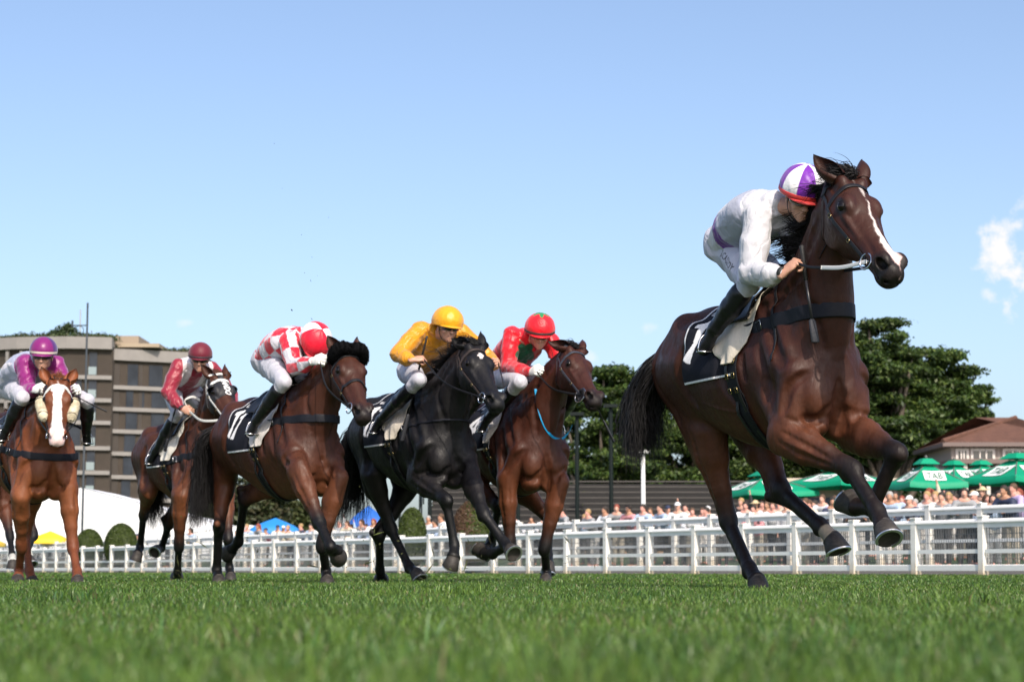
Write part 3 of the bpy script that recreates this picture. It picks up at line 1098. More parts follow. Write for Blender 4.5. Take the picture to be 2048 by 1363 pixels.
# ------------------------------------------------------------------ buildings
def build_apartment():
    Y = 262.0; k = Y / FPX
    X = lambda px, dy=0: (px - 1024) * (Y + dy) / FPX
    Z = lambda py: CAM_H + (1140 - py) * k
    root = empty('apartment_building', (X(220), Y, .95), 0, 'brown apartment block with pale floor bands, roof garden and curved corner', 'building')
    O = np.array([X(220), Y, .95])
    clad = mat('brown_cladding', (.080, .063, .050), .8, noise=.1, nscale=.6)
    nt = clad.node_tree; N, L = nt.nodes, nt.links
    tc = N.new('ShaderNodeTexCoord'); wv = N.new('ShaderNodeTexWave'); wv.inputs['Scale'].default_value = 1.6
    L.new(tc.outputs['Object'], wv.inputs['Vector'])
    bp = N.new('ShaderNodeBump'); bp.inputs['Distance'].default_value = .12; L.new(wv.outputs['Fac'], bp.inputs['Height']); L.new(bp.outputs[0], N['Principled BSDF'].inputs['Normal'])
    clad2 = mat('dark_cladding', (.050, .041, .035), .8, noise=.1, nscale=.6)
    white = mat('pale_render', (.24, .225, .215), .8, noise=.08, nscale=.8)
    glass = mat('window_glass_dark', (.028, .034, .045), .3, noise=.4, nscale=.5, spec=.25)
    gl2 = mat('balcony_glass', (.20, .26, .28), .15, spec=.8)
    # plan outline: curved left wing then a straight right wing set back
    left = [(-60, 4), (-20, 2), (30, .6), (80, 0), (130, -.2), (180, .2), (221, .9)]
    right = [(222, 2.2), (396, 7.5)]
    ftop = Z(692)
    def wallstrip(nm, pts, z0, z1, m, off=0.0, thick=1.2):
        mb = MB(); vs = []
        for px, dy in pts:
            x = X(px, dy) - O[0]
            for z in (z0 - O[2], z1 - O[2]): vs.append((x, dy - off, z))
            for z in (z0 - O[2], z1 - O[2]): vs.append((x, dy - off + thick, z))
        fs = []
        for i in range(len(pts) - 1):
            a, b = i * 4, i * 4 + 4
            fs += [(a, b, b + 1, a + 1), (a + 2, a + 3, b + 3, b + 2), (a + 1, b + 1, b + 3, a + 3), (a, a + 2, b + 2, b)]
        fs += [(0, 1, 3, 2), tuple((len(pts) - 1) * 4 + q for q in (0, 2, 3, 1))]
        mb.add(vs, fs); return mb.build(nm, m, root)
    wallstrip('wall', left, .5, ftop, clad, 0, 14)
    wallstrip('wall', right, .5, ftop, clad, 0, 12)
    yl = [722, 771 - 9, 815 - 6, 860 - 4, 905 - 2, 952, 998, 1046]
    fl_r = [772, 816, 861, 906, 953, 999, 1046]
    fl_l = [752, 797, 849, 896, 944, 990, 1040]
    for y in fl_r: wallstrip('floor_band', right, Z(y + 4), Z(y - 4), white, .5, .8)
    for y in [755, 801, 846, 897, 946, 993, 1042]: wallstrip('floor_band', left, Z(y + 4), Z(y - 4), white, .5, .8)
    wallstrip('parapet', left, Z(698), Z(674), white, .8, 2)
    wallstrip('parapet', right, Z(717), Z(694), white, .6, 2)
    def lerp_dy(pts, px):
        return float(np.interp(px, [p[0] for p in pts], [p[1] for p in pts]))
    def pane(nm, pts, x0, x1, y0, y1, m, off=.12, par=None):
        mb = MB()
        a, b = lerp_dy(pts, x0), lerp_dy(pts, x1)
        xa, xb = X(x0, a) - O[0], X(x1, b) - O[0]
        z0, z1 = Z(y1) - O[2], Z(y0) - O[2]
        vs = [(xa, a - off, z0), (xb, b - off, z0), (xb, b - off, z1), (xa, a - off, z1), (xa, a + .2, z0), (xb, b + .2, z0), (xb, b + .2, z1), (xa, a + .2, z1)]
        mb.add(vs, [(0, 1, 2, 3), (4, 7, 6, 5), (0, 4, 5, 1), (3, 2, 6, 7), (0, 3, 7, 4), (1, 5, 6, 2)])
        return mb.build(nm, m, par or root)
    rows = [720] + fl_r
    lay = [[(252, 273), (295, 322), (345, 368)], [(250, 264), (282, 286), (301, 332), (350, 370)], [(250, 273), (301, 327), (352, 374)], [(248, 270), (298, 320), (350, 370)],
           [(247, 267), (290, 312), (345, 368)], [(244, 262), (285, 300), (330, 360)], [(244, 262), (290, 312), (345, 368)]]
    for r in range(7):
        y0, y1 = rows[r] + (6 if r else 4), rows[r + 1] - 5
        for (a, b) in lay[r]:
            w = pane('window', right, a, b, y0, y1, glass)
        pane('dark_panel', right, 224, 236, y0, y1, clad2, .08)
        pane('dark_panel', right, 275, 282, y0, y1, clad2, .08)
    rowl = [698] + [755, 801, 846, 897, 946, 993, 1042]
    for r in range(7):
        y0, y1 = rowl[r] + 6, rowl[r + 1] - 5
        w = pane('window', left, 174, 190, y0, y1, glass)
        pane('balcony_glass', left, 174, 190, y1 - 16, y1, gl2, .5, w)
        if r: pane('window', left, 137, 160, y0, y1, glass)
        # open balconies of the curved end
        w = pane('window', left, -40, 62, y0, y1, glass, .06)
        pane('balcony_glass', left, -40, 62, y1 - 15, y1, gl2, .9, w)
        for c in (8, 36): pane('column', left, c, c + 6, y0 - 2, y1 + 2, white, .7)
    # penthouse slab, roof planting, masts
    mb = MB()
    mb.box((X(195) - O[0], 8, Z(676) - O[2]), (X(276) - X(144), 8, 1.6)); mb.build('penthouse', mat('penthouse_wall', (.30, .24, .18), .8), root)
    mb = MB(); mb.box((X(225) - O[0], 7.5, Z(685) - O[2]), (X(306) - X(144), 9, .5)); mb.build('penthouse_roof', mat('slab', (.36, .29, .21), .8), root)
    cen = []; rad = []
    rng = np.random.RandomState(8)
    for px in np.arange(-40, 392, 7):
        pts = left if px < 221 else right
        dy = lerp_dy(pts, px)
        cen.append((X(px, dy) - O[0], dy + 1.2, Z((674 if px < 221 else 694) - rng.uniform(0, 5)) - O[2])); rad.append((.9, .8, .45))
    leaf_cloud('roof_planting', cen, rad, 7000, .22, [(.05, .08, .03), (.07, .10, .03), (.08, .08, .04)], leaf_mat(), root, 2)
    rt_ = empty('roof_tree', (X(102), 268, Z(672)), 0, 'small tree growing on the roof of the apartment block', 'tree')
    mb = MB(); mb.tube([(0, 0, 0), (.2, 0, 1.2)], [.12, .06], 6); mb.build('trunk', mat('bark', (.1, .08, .06)), rt_)
    leaf_cloud('crown', [(0, 0, 1.6), (1, 0, 1.3), (-1.1, 0, 1.2), (.5, 0, 2.1), (-2.4, 0, .5), (-1.7, .2, .8)], [(.9, .8, .7), (.8, .7, .6), (.9, .7, .5), (.6, .5, .4), (.8, .6, .4), (.7, .6, .4)], 1100, .28, [(.05, .08, .03)], leaf_mat(), rt_, 3, shell=.4)
    for px, y0, nm in ((134, 606, 'mast'),):
        mb = MB(); mb.tube([(X(px) - O[0], 6, Z(675) - O[2]), (X(px) - O[0], 6, Z(y0) - O[2])], .10, 6); mb.build(nm, mat('mast_metal', (.35, .38, .42), .5), root)


def build_house():
    Y = 78.0; k = Y / FPX
    X = lambda px: (px - 1024) * k
    Z = lambda py: CAM_H + (1140 - py) * k
    x0, x1 = X(1903), X(2165)
    root = empty('house', ((x0 + x1) / 2, Y + 2.5, .95), 0, 'cream weatherboard house with a red-brown tiled hip roof behind the umbrellas', 'house')
    O = np.array([(x0 + x1) / 2, Y + 2.5, .95])
    wm = mat('weatherboard', (.36, .31, .28), .75, noise=.06, nscale=2)
    nt = wm.node_tree; N, L = nt.nodes, nt.links
    tc = N.new('ShaderNodeTexCoord'); wv = N.new('ShaderNodeTexWave'); wv.inputs['Scale'].default_value = 1.1
    L.new(tc.outputs['Object'], wv.inputs['Vector'])
    bp = N.new('ShaderNodeBump'); bp.inputs['Distance'].default_value = .06; L.new(wv.outputs['Fac'], bp.inputs['Height']); L.new(bp.outputs[0], N['Principled BSDF'].inputs['Normal'])
    w = x1 - x0; ze = Z(884) - O[2]
    mb = MB(); mb.box((0, 0, ze / 2), (w, 5, ze)); mb.build('wall', wm, root)
    rt = mat('roof_tile', (.115, .052, .034), .8, noise=.25, nscale=3, bump=.04, bscale=14)
    e = .42; zr = Z(826) - O[2]
    mb = MB()
    a = [(-w / 2 - e, -2.5 - e, ze - .05), (w / 2 + e, -2.5 - e, ze - .05), (w / 2 + e, 2.5 + e, ze - .05), (-w / 2 - e, 2.5 + e, ze - .05)]
    r_ = [(-w / 2 + 3.2, 0, zr), (w / 2 - 3.6, 0, zr)]
    mb.add(a + r_, [(0, 1, 5, 4), (1, 2, 5), (2, 3, 4, 5), (3, 0, 4)]); ro = mb.build('roof', rt, root)
    mb = MB(); mb.box((0, 0, ze - .13), (w + 2 * e, 5 + 2 * e, .16)); mb.build('eave', mat('eave_paint', (.16, .12, .11), .7), root)
    mb = MB()
    mb.tube([r_[0], (-w / 2 - e, -2.5 - e, ze)], .09, 6); mb.build('hip_ridge', rt, ro)
    for px0, px1 in ((1916, 1932), (1946, 1984), (2010, 2052)):
        xa, xb = X(px0) - O[0], X(px1) - O[0]
        za, zb_ = Z(922) - O[2], Z(903) - O[2]
        m2 = MB(); m2.box(((xa + xb) / 2, -2.53, (za + zb_) / 2), (xb - xa + .2, .10, zb_ - za + .2)); fr = m2.build('window', mat('window_frame', (.62, .58, .54), .6), root)
        m2 = MB(); m2.box(((xa + xb) / 2, -2.57, (za + zb_) / 2), (xb - xa, .08, zb_ - za)); m2.build('pane', mat('pane', (.03, .035, .045), .1, spec=.8), fr)
        for q in (.33, .66):
            m2 = MB(); m2.box((xa + (xb - xa) * q, -2.62, (za + zb_) / 2), (.05, .04, zb_ - za)); m2.build('mullion', mat('window_frame'), fr)
    # lean-to verandah with dark bays
    zv = Z(930) - O[2]
    mb = MB(); mb.box((0, -3.7, zv), (w + 1, 2.6, .18)); mb.build('verandah_roof', mat('eave_paint'), root)
    for i in range(7):
        x = -w / 2 + i * w / 6
        mb = MB(); mb.box((x, -4.8, zv / 2), (.14, .14, zv - .1)); mb.build('verandah_post', mat('window_frame'), root)
    mb = MB(); mb.box((0, -2.55, zv / 2 - .2), (w - .4, .08, zv - .5)); mb.build('shade_panel', mat('shade_interior', (.05, .045, .045), .9, noise=.3, nscale=1), root)  # dark sheet: shade under the verandah put into its colour


def build_pavilion():
    Y = 104.0; k = Y / FPX
    X = lambda px: (px - 1024) * k
    Z = lambda py: CAM_H + (1140 - py) * k
    x0, x1 = X(1165), X(1800)
    root = empty('pavilion', ((x0 + x1) / 2, Y, .95), 0, 'long low tan pavilion in the shade under the trees', 'building')
    c = (x0 + x1) / 2; w = x1 - x0
    zt = Z(968) - .95
    mb = MB(); mb.box((0, 2, zt / 2), (w, 4, zt)); mb.build('wall', mat('tan_wall', (.42, .27, .16), .8, noise=.1, nscale=.8), root)
    mb = MB(); mb.box((0, 1.2, zt + .35), (w + 1.4, 6.4, .55)); mb.build('roof', mat('dull_roof', (.12, .085, .065), .8, noise=.2, nscale=1), root)
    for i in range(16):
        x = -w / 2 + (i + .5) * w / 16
        mb = MB(); mb.box((x, -.03, 1.15), (w / 16 * .62, .12, 1.9)); mb.build('doorway', mat('shade_interior', (.05, .045, .045), .9), root)  # solid dark panels, coloured as the shade inside
    # kiosk front with pale fascia behind the umbrellas
    Y2 = 76.0; k2 = Y2 / FPX
    xa, xb = (1572 - 1024) * k2, (1800 - 1024) * k2
    z2 = CAM_H + (1140 - 978) * k2
    root = empty('kiosk', ((xa + xb) / 2, Y2, .9), 0, 'low kiosk with a pale fascia behind the umbrellas', 'kiosk')
    w = xb - xa; h = z2 - .9
    mb = MB(); mb.box((0, 1.5, h / 2), (w, 3, h)); mb.build('wall', mat('kiosk_wall', (.30, .26, .24), .8, noise=.2, nscale=1.5), root)
    mb = MB(); mb.box((0, .9, h + .17), (w + .8, 4.6, .34)); mb.build('fascia', mat('kiosk_fascia', (.52, .45, .36), .7), root)
    mb = MB(); mb.box((-w * .28, -.04, h * .72), (1.5, .10, .62)); mb.build('sign', mat('sign_navy', (.02, .035, .08), .5), root)


def build_terrace():
    Y = 74.0
    x0 = (856 - 1024) / FPX * Y; x1 = (1470 - 1024) / FPX * (Y + 10)
    root = empty('terraced_stand', ((x0 + x1) / 2, Y, .9), 0, 'open terraced stand of long grey benches left of the white lamp post', 'stand')
    c = (x0 + x1) / 2
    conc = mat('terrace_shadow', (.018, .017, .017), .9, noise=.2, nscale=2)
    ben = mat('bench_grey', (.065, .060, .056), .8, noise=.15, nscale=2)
    w = x1 - x0
    vs = []; n = 9
    mb = MB()
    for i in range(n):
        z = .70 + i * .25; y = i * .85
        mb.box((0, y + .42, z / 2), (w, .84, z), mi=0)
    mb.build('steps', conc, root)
    for i in range(n):
        z = .70 + i * .25; y = i * .85
        m2 = MB(); m2.box((0, y + .12, z + .10), (w, .30, .055)); m2.build('bench', ben, root)
    for px, zt in ((860, 5.4), (1036, 5.0), (1154, 4.9), (1222, 5.2)):
        x = (px - 1024) / FPX * (Y - .6) - c
        m2 = MB(); m2.tube([(x, -.6, -.2), (x, -.6, zt)], .075, 10); m2.box((x, -.6, zt + .05), (.5, .5, .12)); m2.build('pillar', mat('dark_green_steel', (.006, .011, .011), .6, spec=.2), root, False)
    # hand rail at the open end
    m2 = MB()
    for z in (.6, 1.1):
        m2.tube([(-w / 2 - .3, 0, .9 + z), (-w / 2 - .3, 8, 3.8 + z)], .035, 6)
    for q in np.linspace(0, 1, 6):
        m2.tube([(-w / 2 - .3, 8 * q, .6 + 2.9 * q), (-w / 2 - .3, 8 * q, 2.0 + 2.9 * q)], .03, 6)
    m2.build('handrail', mat('dark_green_steel'), root)


def build_tents():
    Y = 128.0; k = Y / FPX
    X = lambda px: (px - 1024) * k
    Z = lambda py: CAM_H + (1140 - py) * k
    root = empty('marquee', (X(163), Y, .95), 0, 'large white marquee with a peaked roof below the apartment block', 'marquee')
    cloth_ = mat('marquee_canvas', (.80, .81, .84), .6, noise=.04, nscale=1.2, bump=.03, bscale=1.5)
    zp, ze = Z(975) - .95, Z(1044) - .95
    hw = X(425) - X(163)
    mb = MB()
    for y0, y1 in ((0, 12),):
        mb.add([(-hw, y0, ze), (0, y0, zp), (hw, y0, ze), (-hw, y1, ze), (0, y1, zp), (hw, y1, ze)], [(0, 1, 4, 3), (1, 2, 5, 4)])
    mb.build('roof', cloth_, root)
    mb = MB(); mb.add([(-hw, .05, -.1), (hw, .05, -.1), (hw, .05, ze - .02), (0, .05, zp - .03), (-hw, .05, ze - .02)], [(0, 1, 2, 3, 4)]); mb.build('front_wall', cloth_, root)
    mb = MB(); mb.add([(hw, .05, -.1), (hw, 12, -.1), (hw, 12, ze), (hw, .05, ze)], [(0, 1, 2, 3)]); mb.build('side_wall', cloth_, root)
    for i in range(4):
        x = X(430 + i * 0) - X(163)
    # second lower marquee continuing to the right
    root = empty('marquee', (X(520), Y - 6, .95), 0, 'low white marquee behind the rail left of the blue shelter', 'marquee')
    mb = MB(); h = Z(1052) - .95; hw = 4.3
    mb.add([(-hw, 0, h - .7), (0, 0, h), (hw, 0, h - .7), (-hw, 8, h - .7), (0, 8, h), (hw, 8, h - .7)], [(0, 1, 4, 3), (1, 2, 5, 4)]); mb.build('roof', cloth_, root)
    mb = MB(); mb.add([(-hw, .04, -.1), (hw, .04, -.1), (hw, .04, h - .72), (0, .04, h - .03), (-hw, .04, h - .72)], [(0, 1, 2, 3, 4)]); mb.build('front_wall', cloth_, root)
    # bright shelters
    def shelter(px, Yd, ytop, yedge, hwpx, col, label, legs=True):
        kk = Yd / FPX; x = (px - 1024) * kk; g = float(gz(x, Yd)); hw_ = hwpx * kk
        r_ = empty('shelter', (x, Yd, g), 0, label, 'shelter')
        zt = CAM_H + (1140 - ytop) * kk - g; ze_ = CAM_H + (1140 - yedge) * kk - g
        m_ = mat('shelter_%02x%02x%02x' % tuple(int(v * 255) for v in col), col, .55, noise=.05, nscale=2, bump=.02, bscale=2)
        mb = MB()
        prof = [(hw_ * 1.0, ze_ - .18), (hw_, ze_), (hw_ * .72, ze_ + (zt - ze_) * .38), (hw_ * .35, ze_ + (zt - ze_) * .72), (.02, zt)]
        vs = []
        for r, z in prof:
            for q in range(16):
                t = 2 * math.pi * q / 16 + math.pi / 4
                sq = 1 / max(abs(math.cos(t)), abs(math.sin(t))) ** .85
                vs.append((r * math.cos(t) * sq, r * math.sin(t) * sq, z))
        mb.add(vs, [(i * 16 + q, i * 16 + (q + 1) % 16, (i + 1) * 16 + (q + 1) % 16, (i + 1) * 16 + q) for i in range(4) for q in range(16)])
        mb.build('canopy', m_, r_, True)
        for sx in (-1, 1):
            for sy in (-1, 1):
                m2 = MB(); m2.tube([(sx * hw_ * .95, sy * hw_ * .95, 0), (sx * hw_ * .95, sy * hw_ * .95, ze_ - .05)], .025, 6); m2.build('leg', mat('steel_grey', (.35, .35, .36), .4, metal=.6), r_)
    shelter(553, 92, 1036, 1060, 50, (.02, .22, .62), 'bright blue domed shelter behind the rail between the horses')
    shelter(738, 88, 1012, 1048, 40, (.02, .12, .48), 'deep blue shelter behind the rail beside the black horse')
    shelter(105, 98, 1062, 1080, 34, (.75, .52, .02), 'yellow shelter seen between the legs of the chestnut horse')
    shelter(380, 98, 1070, 1084, 22, (.75, .52, .02), 'small yellow shelter to the right of the clipped bushes')
    shelter(-30, 98, 1072, 1086, 40, (.75, .52, .02), 'yellow shelter at the far left edge')


def build_poles():
    def pole(px, Y, ytop, r, m, label, name='pole', cat='pole', extra=None, group=None):
        k = Y / FPX; x = (px - 1024) * k; g = float(gz(x, Y))
        zt = CAM_H + (1140 - ytop) * k - g
        root = empty(name, (x, Y, g), 0, label, cat, group)
        mb = MB(); mb.tube([(0, 0, -.2), (0, 0, .1), (0, 0, zt)], [r * 1.25, r * 1.05, r * .8], 10); mb.build('shaft', m, root, True)
        if extra: extra(root, zt, k)
    wp = mat('pole_white', (.70, .71, .70), .45, noise=.05, nscale=4)
    def lamp(root, zt, k):
        mb = MB(); mb.box((.0, -.05, zt + .05), (.36, .22, .10), bev=.02); mb.build('lamp_head', wp, root)
    pole(1286, 54.5, 908, .065, wp, 'tall white lamp post standing behind the rear rail', 'lamp_post', 'lamp post', lamp)
    gm = mat('mast_grey', (.03, .04, .05), .6)
    def arm(root, zt, k):
        z = zt - 46 * k
        mb = MB(); mb.tube([(-30 * k, 0, z), (0, 0, z)], .03, 6); mb.tube([(-30 * k, 0, z - .1), (-30 * k, 0, z + .25)], .05, 6); mb.build('cross_arm', gm, root)
        mb = MB()
        mb.tube([(-16 * k + 9 * k * math.cos(t), 0, z - 10 * k + 9 * k * math.sin(t)) for t in np.linspace(0, 6.2832, 20)], .02, 5, cap=False); mb.build('hoop', gm, root)
    pole(168, 99, 604, .06, gm, 'very tall dark mast with a cross arm in front of the apartment block', 'mast', 'mast', arm)
    dg = mat('dark_green_steel', (.006, .011, .011), .6, spec=.2)
    def bulb(root, zt, k):
        mb = MB(); mb.lathe((0, 0, zt), [(.10, 0), (.16, .12), (.17, .3), (.05, .42), (.02, .5)], 12); mb.build('lantern', mat('lantern_glass', (.5, .5, .48), .3), root, True)
    pole(716, 90, 965, .09, dg, 'dark green lamp post between the black horse tail and the blue shelter', 'lamp_post', 'lamp post', bulb)
    pole(800, 92, 985, .07, dg, 'slim dark green lamp post behind the belly of the black horse', 'lamp_post', 'lamp post', bulb)


def umbrella(px, Y, yapex, yedge, halfpx, rz, label, txt=True):
    k = Y / FPX; x = (px - 1024) * k; g = float(gz(x, Y))
    Z = lambda py: CAM_H + (1140 - py) * k - g
    hw = halfpx * k / 1.04
    za, ze = Z(yapex), Z(yedge)
    root = empty('market_umbrella', (x, Y, g), rz, label, 'umbrella', 'green market umbrellas')
    gm = mat('umbrella_green', (.0, .36, .19), .55, noise=.05, nscale=2, bump=.01, bscale=3)
    nt = gm.node_tree
    if 'Translucent BSDF' not in [n.bl_label for n in nt.nodes]:
        N, L = nt.nodes, nt.links
        b = N['Principled BSDF']; t = N.new('ShaderNodeBsdfTranslucent'); t.inputs['Color'].default_value = (0, .16, .09, 1)
        mx = N.new('ShaderNodeMixShader'); mx.inputs[0].default_value = .25
        L.new(b.outputs[0], mx.inputs[1]); L.new(t.outputs[0], mx.inputs[2]); L.new(mx.outputs[0], N['Material Output'].inputs['Surface'])
    zv = ze + (za - ze) * .88                     # vent level
    def surf(a, b):
        """a: 0 apex..1 edge, b: -1..1 across panel facing -y"""
        r = hw * a
        z = zv + (ze - zv) * a + .06 * math.sin(a * math.pi) * -1 - .05 * (1 - abs(b)) * a
        return (r * b, -r, z)
    for q in range(4):
        M = Matrix.Rotation(q * math.pi / 2, 3, 'Z')
        mb = MB(); vs = []
        na, nb = 8, 9
        for i in range(na):
            a = .16 + .84 * i / (na - 1)
            for j in range(nb): vs.append(M @ Vector(surf(a, -1 + 2 * j / (nb - 1))))
        for j in range(nb):
            p = M @ Vector(surf(1, -1 + 2 * j / (nb - 1))); vs.append((p[0], p[1], p[2] - .16))
        mb.add(vs, [(i * nb + j, i * nb + j + 1, (i + 1) * nb + j + 1, (i + 1) * nb + j) for i in range(na) for j in range(nb - 1)])
        pn = mb.build('canopy_panel', gm, root, True)
        # slanted white patch with lettering
        s0, s1, u0, u1 = .40, .86, -.46, .46
        def sl(u, v):
            a = s1 + (s0 - s1) * v
            uu = (u0 + (u1 - u0) * u) / a * .8 + .10 * (v - .5) / a
            p = surf(a, uu); return M @ Vector((p[0], p[1] - .015, p[2] + .02))
        mb = MB(); vs = [sl(i / 8, j / 3) for j in range(4) for i in range(9)]
        mb.add(vs, [(j * 9 + i, j * 9 + i + 1, (j + 1) * 9 + i + 1, (j + 1) * 9 + i) for j in range(3) for i in range(8)])
        pt = mb.build('logo_patch', mat('patch_white', (.78, .80, .79), .6), pn)
        tr = text_tris('TAB'); mn = tr.reshape(-1, 2).min(0); mx = tr.reshape(-1, 2).max(0)
        mb = MB()
        vs = []; fs = []
        for t in tr:
            o = len(vs)
            for xx, yy in (t - mn) / (mx - mn):
                p = sl(.14 + .72 * xx, .18 + .64 * yy); d = M @ Vector((0, -.012, .012)); vs.append(p + d)
            fs.append((o, o + 1, o + 2))
        mb.add(vs, fs); mb.build('lettering', mat('logo_green', (.0, .10, .05), .6), pt)
        mb = MB(); p0 = M @ Vector(surf(.12, -1)); p1 = M @ Vector(surf(1, -1))
        mb.tube([(p0[0], p0[1], p0[2] - .03), (p1[0], p1[1], p1[2] - .03)], .018, 5); mb.build('rib', mat('umbrella_frame', (.12, .12, .12), .5), root)
    mb = MB(); h = hw * .34
    vs = [(sx * h, sy * h, zv - .10) for sx, sy in ((-1, -1), (1, -1), (1, 1), (-1, 1))] + [(sx * h * .45, sy * h * .45, zv + (za - zv) * .8) for sx, sy in ((-1, -1), (1, -1), (1, 1), (-1, 1))] + [(0, 0, za)]
    mb.add(vs, [(i, (i + 1) % 4, 4 + (i + 1) % 4, 4 + i) for i in range(4)] + [(4 + i, 4 + (i + 1) % 4, 8) for i in range(4)]); mb.build('vent_cap', gm, root)
    mb = MB(); mb.tube([(0, 0, 0), (0, 0, za)], .03, 8); mb.lathe((0, 0, za), [(.04, 0), (.05, .04), (.01, .09)], 8); mb.build('pole', mat('umbrella_frame', (.12, .12, .12), .5), root)
    return root


build_ground()
build_rail(0.0, 29.0, 118.0, 1.85, 1.08, 'nearer white rail with hooded top board and mesh infill, along the turf', 'rail_fence', .065, True)
build_rail(3.0, 33.0, 128.0, 1.60, 1.30, 'farther white rail between the path and the crowd', 'rail_fence', .075, False)
build_apartment()
build_house()
build_pavilion()
build_terrace()
build_tents()
build_poles()
tg = 'spreading fig trees behind the crowd'
tree(1215, 86, 722, 965, 100, 'broad dark tree right of the blue strapped bay', tg, 11, trunks=2)
tree(1395, 90, 735, 970, 125, 'dark tree with leaning limbs behind the tail of the leading horse', tg, 12, trunks=2)
tree(1570, 90, 745, 965, 135, 'dark tree hidden behind the body of the leading horse', tg, 13, trunks=2)
tree(1762, 86, 630, 930, 112, 'tallest tree, rising to the right of the leading horse', tg, 14, n=64000, trunks=2)
tree(1868, 88, 688, 925, 92, 'tree with ragged sunlit boughs between the tallest tree and the roof', tg, 15, n=50000)
tree(1925, 91, 750, 900, 66, 'low outer tree beside the tiled roof', tg, 17, n=30000)
tree(1690, 94, 690, 950, 120, 'dense tree filling in behind the chest of the leading horse', tg, 16)
rs = np.random.RandomState(77)
for i, px in enumerate((1190, 1290, 1400, 1510, 1620, 1730, 1830)):  # dark shrubs added to fill in the shade below the crowns
    Yk = 99.0; k = Yk / FPX; x0 = (px - 1024) * k
    rt = empty('shrub', (x0, Yk, .95), 0, ['dark shrub added as shade filler, leftmost under the trees', 'second dark shrub added as shade filler behind the terraced stand', 'dark shrub above the right end of the terraced stand', 'dark shrub added as shade filler behind the first umbrella',
               'dark shrub added as shade filler behind the kiosk', 'dark shrub behind the raised foreleg of the leading horse', 'dark shrub added as shade filler left of the cream house'][i], 'shrub', 'dark shrubs added as shade under the trees')
    mbk = MB(); mbk.tube([(0, 0, -.1), (0, 0, 1.6)], [.1, .06], 7); mbk.build('stem', mat('bark', (.1, .08, .06)), rt)
    leaf_cloud('foliage', [(rs.uniform(-1.5, 1.5), rs.uniform(-.6, .6), rs.uniform(.4, 3.4)) for _ in range(22)], [(.75, .7, .65)] * 22, 9000, .12, [(.022, .040, .010), (.030, .052, .012)], leaf_mat(), rt, 40 + i)
tg2 = 'distant trees on the skyline'
tree(505, 185, 952, 1052, 70, 'grey-green distant tree seen under the belly of the second bay', tg2, 21, n=12000, size=.30, cols=[(.05, .065, .03), (.07, .085, .035), (.08, .075, .04)])
tree(585, 190, 1000, 1070, 55, 'low distant tree above the bright blue shelter', tg2, 22, n=9000, size=.30, cols=[(.06, .08, .03), (.09, .10, .035)])
tree(440, 190, 985, 1060, 50, 'distant tree behind the legs of the hooded bay', tg2, 23, n=9000, size=.30)
hedge_ball(182, 84.5, 1058, 1120, 29, 'smaller clipped bush, left one of the pair by the marquee', 1)
hedge_ball(246, 81.0, 1047, 1120, 33, 'larger clipped bush, right one of the pair by the marquee', 2)
hedge_ball(825, 60.5, 1016, 1110, 29, 'clipped green bush behind the hind legs of the black horse', 3)
hedge_ball(946, 57.0, 1002, 1105, 43, 'clipped bush with a browned left side', 4, brown=-.1)
umbrella(1530, 66, 942, 984, 82, .35, 'green umbrella seen through the hind legs of the leading horse')
umbrella(1681, 66, 931, 966, 86, .62, 'green umbrella framed by the forelegs of the leading horse')
umbrella(1852, 60, 917, 967, 64, .20, 'green umbrella right of the raised foreleg, its white patch facing front')
umbrella(1908, 70, 921, 960, 52, .55, 'green umbrella tucked behind its left neighbour below the house')
umbrella(1962, 72, 921, 957, 52, .45, 'small green umbrella between two larger ones under the window')
umbrella(2034, 60, 906, 957, 78, .50, 'large green umbrella cut off by the right edge')
# ------------------------------------------------------------------ horses
class Frame:
    """local frame of one horse: x forward, y to its left, z up, origin on the ground below the withers"""
    def __init__(s, px, py, depth, psi):
        w = P(px, py, depth)
        s.O = np.array([w[0], w[1], 0.0]); s.wz = w[2]; s.psi = R(psi)
        c, sn = math.cos(s.psi), math.sin(s.psi)
        s.A = np.array([[c, sn, 0], [-sn, c, 0], [0, 0, 1.0]])
        s.cam = s.A @ (np.array([0, 0, CAM_H]) - s.O)

    def ray(s, px, py):
        return nrm(s.A @ pix_dir(px, py))

    def at_w(s, px, py, w):
        d = s.ray(px, py)
        return s.cam + d * ((w - s.cam[1]) / d[1])

    def at_u(s, px, py, u):
        d = s.ray(px, py)
        return s.cam + d * ((u - s.cam[0]) / d[0])

    def near(s, px, py, q):
        d = s.ray(px, py)
        return s.cam + d * ((np.asarray(q) - s.cam) @ d)

    def reach(s, prev, px, py, ln, w=None, pick=None):
        """point on the pixel's ray at distance ln from prev"""
        d = s.ray(px, py); m = s.cam - prev
        b = m @ d; c = m @ m - ln * ln
        disc = b * b - c
        if disc <= 0:
            q = s.cam - d * b
            e = q - prev
            return q
        r = math.sqrt(disc)
        c1 = s.cam + d * (-b - r); c2 = s.cam + d * (-b + r)      # nearer, farther
        if pick == 'near': return c1
        if pick == 'far': return c2
        return c1 if abs(c1[1] - w) < abs(c2[1] - w) else c2

    def toworld(s, p):
        return s.O + np.asarray(p) @ s.A

    def pix(s, p):
        q = s.toworld(p) - np.array([0, 0, CAM_H])
        c, sn = math.cos(PITCH), math.sin(PITCH)
        z = q[1] * c + q[2] * sn; y = -q[1] * sn + q[2] * c
        return (1024 + FPX * q[0] / z, 681.5 - FPX * y / z)


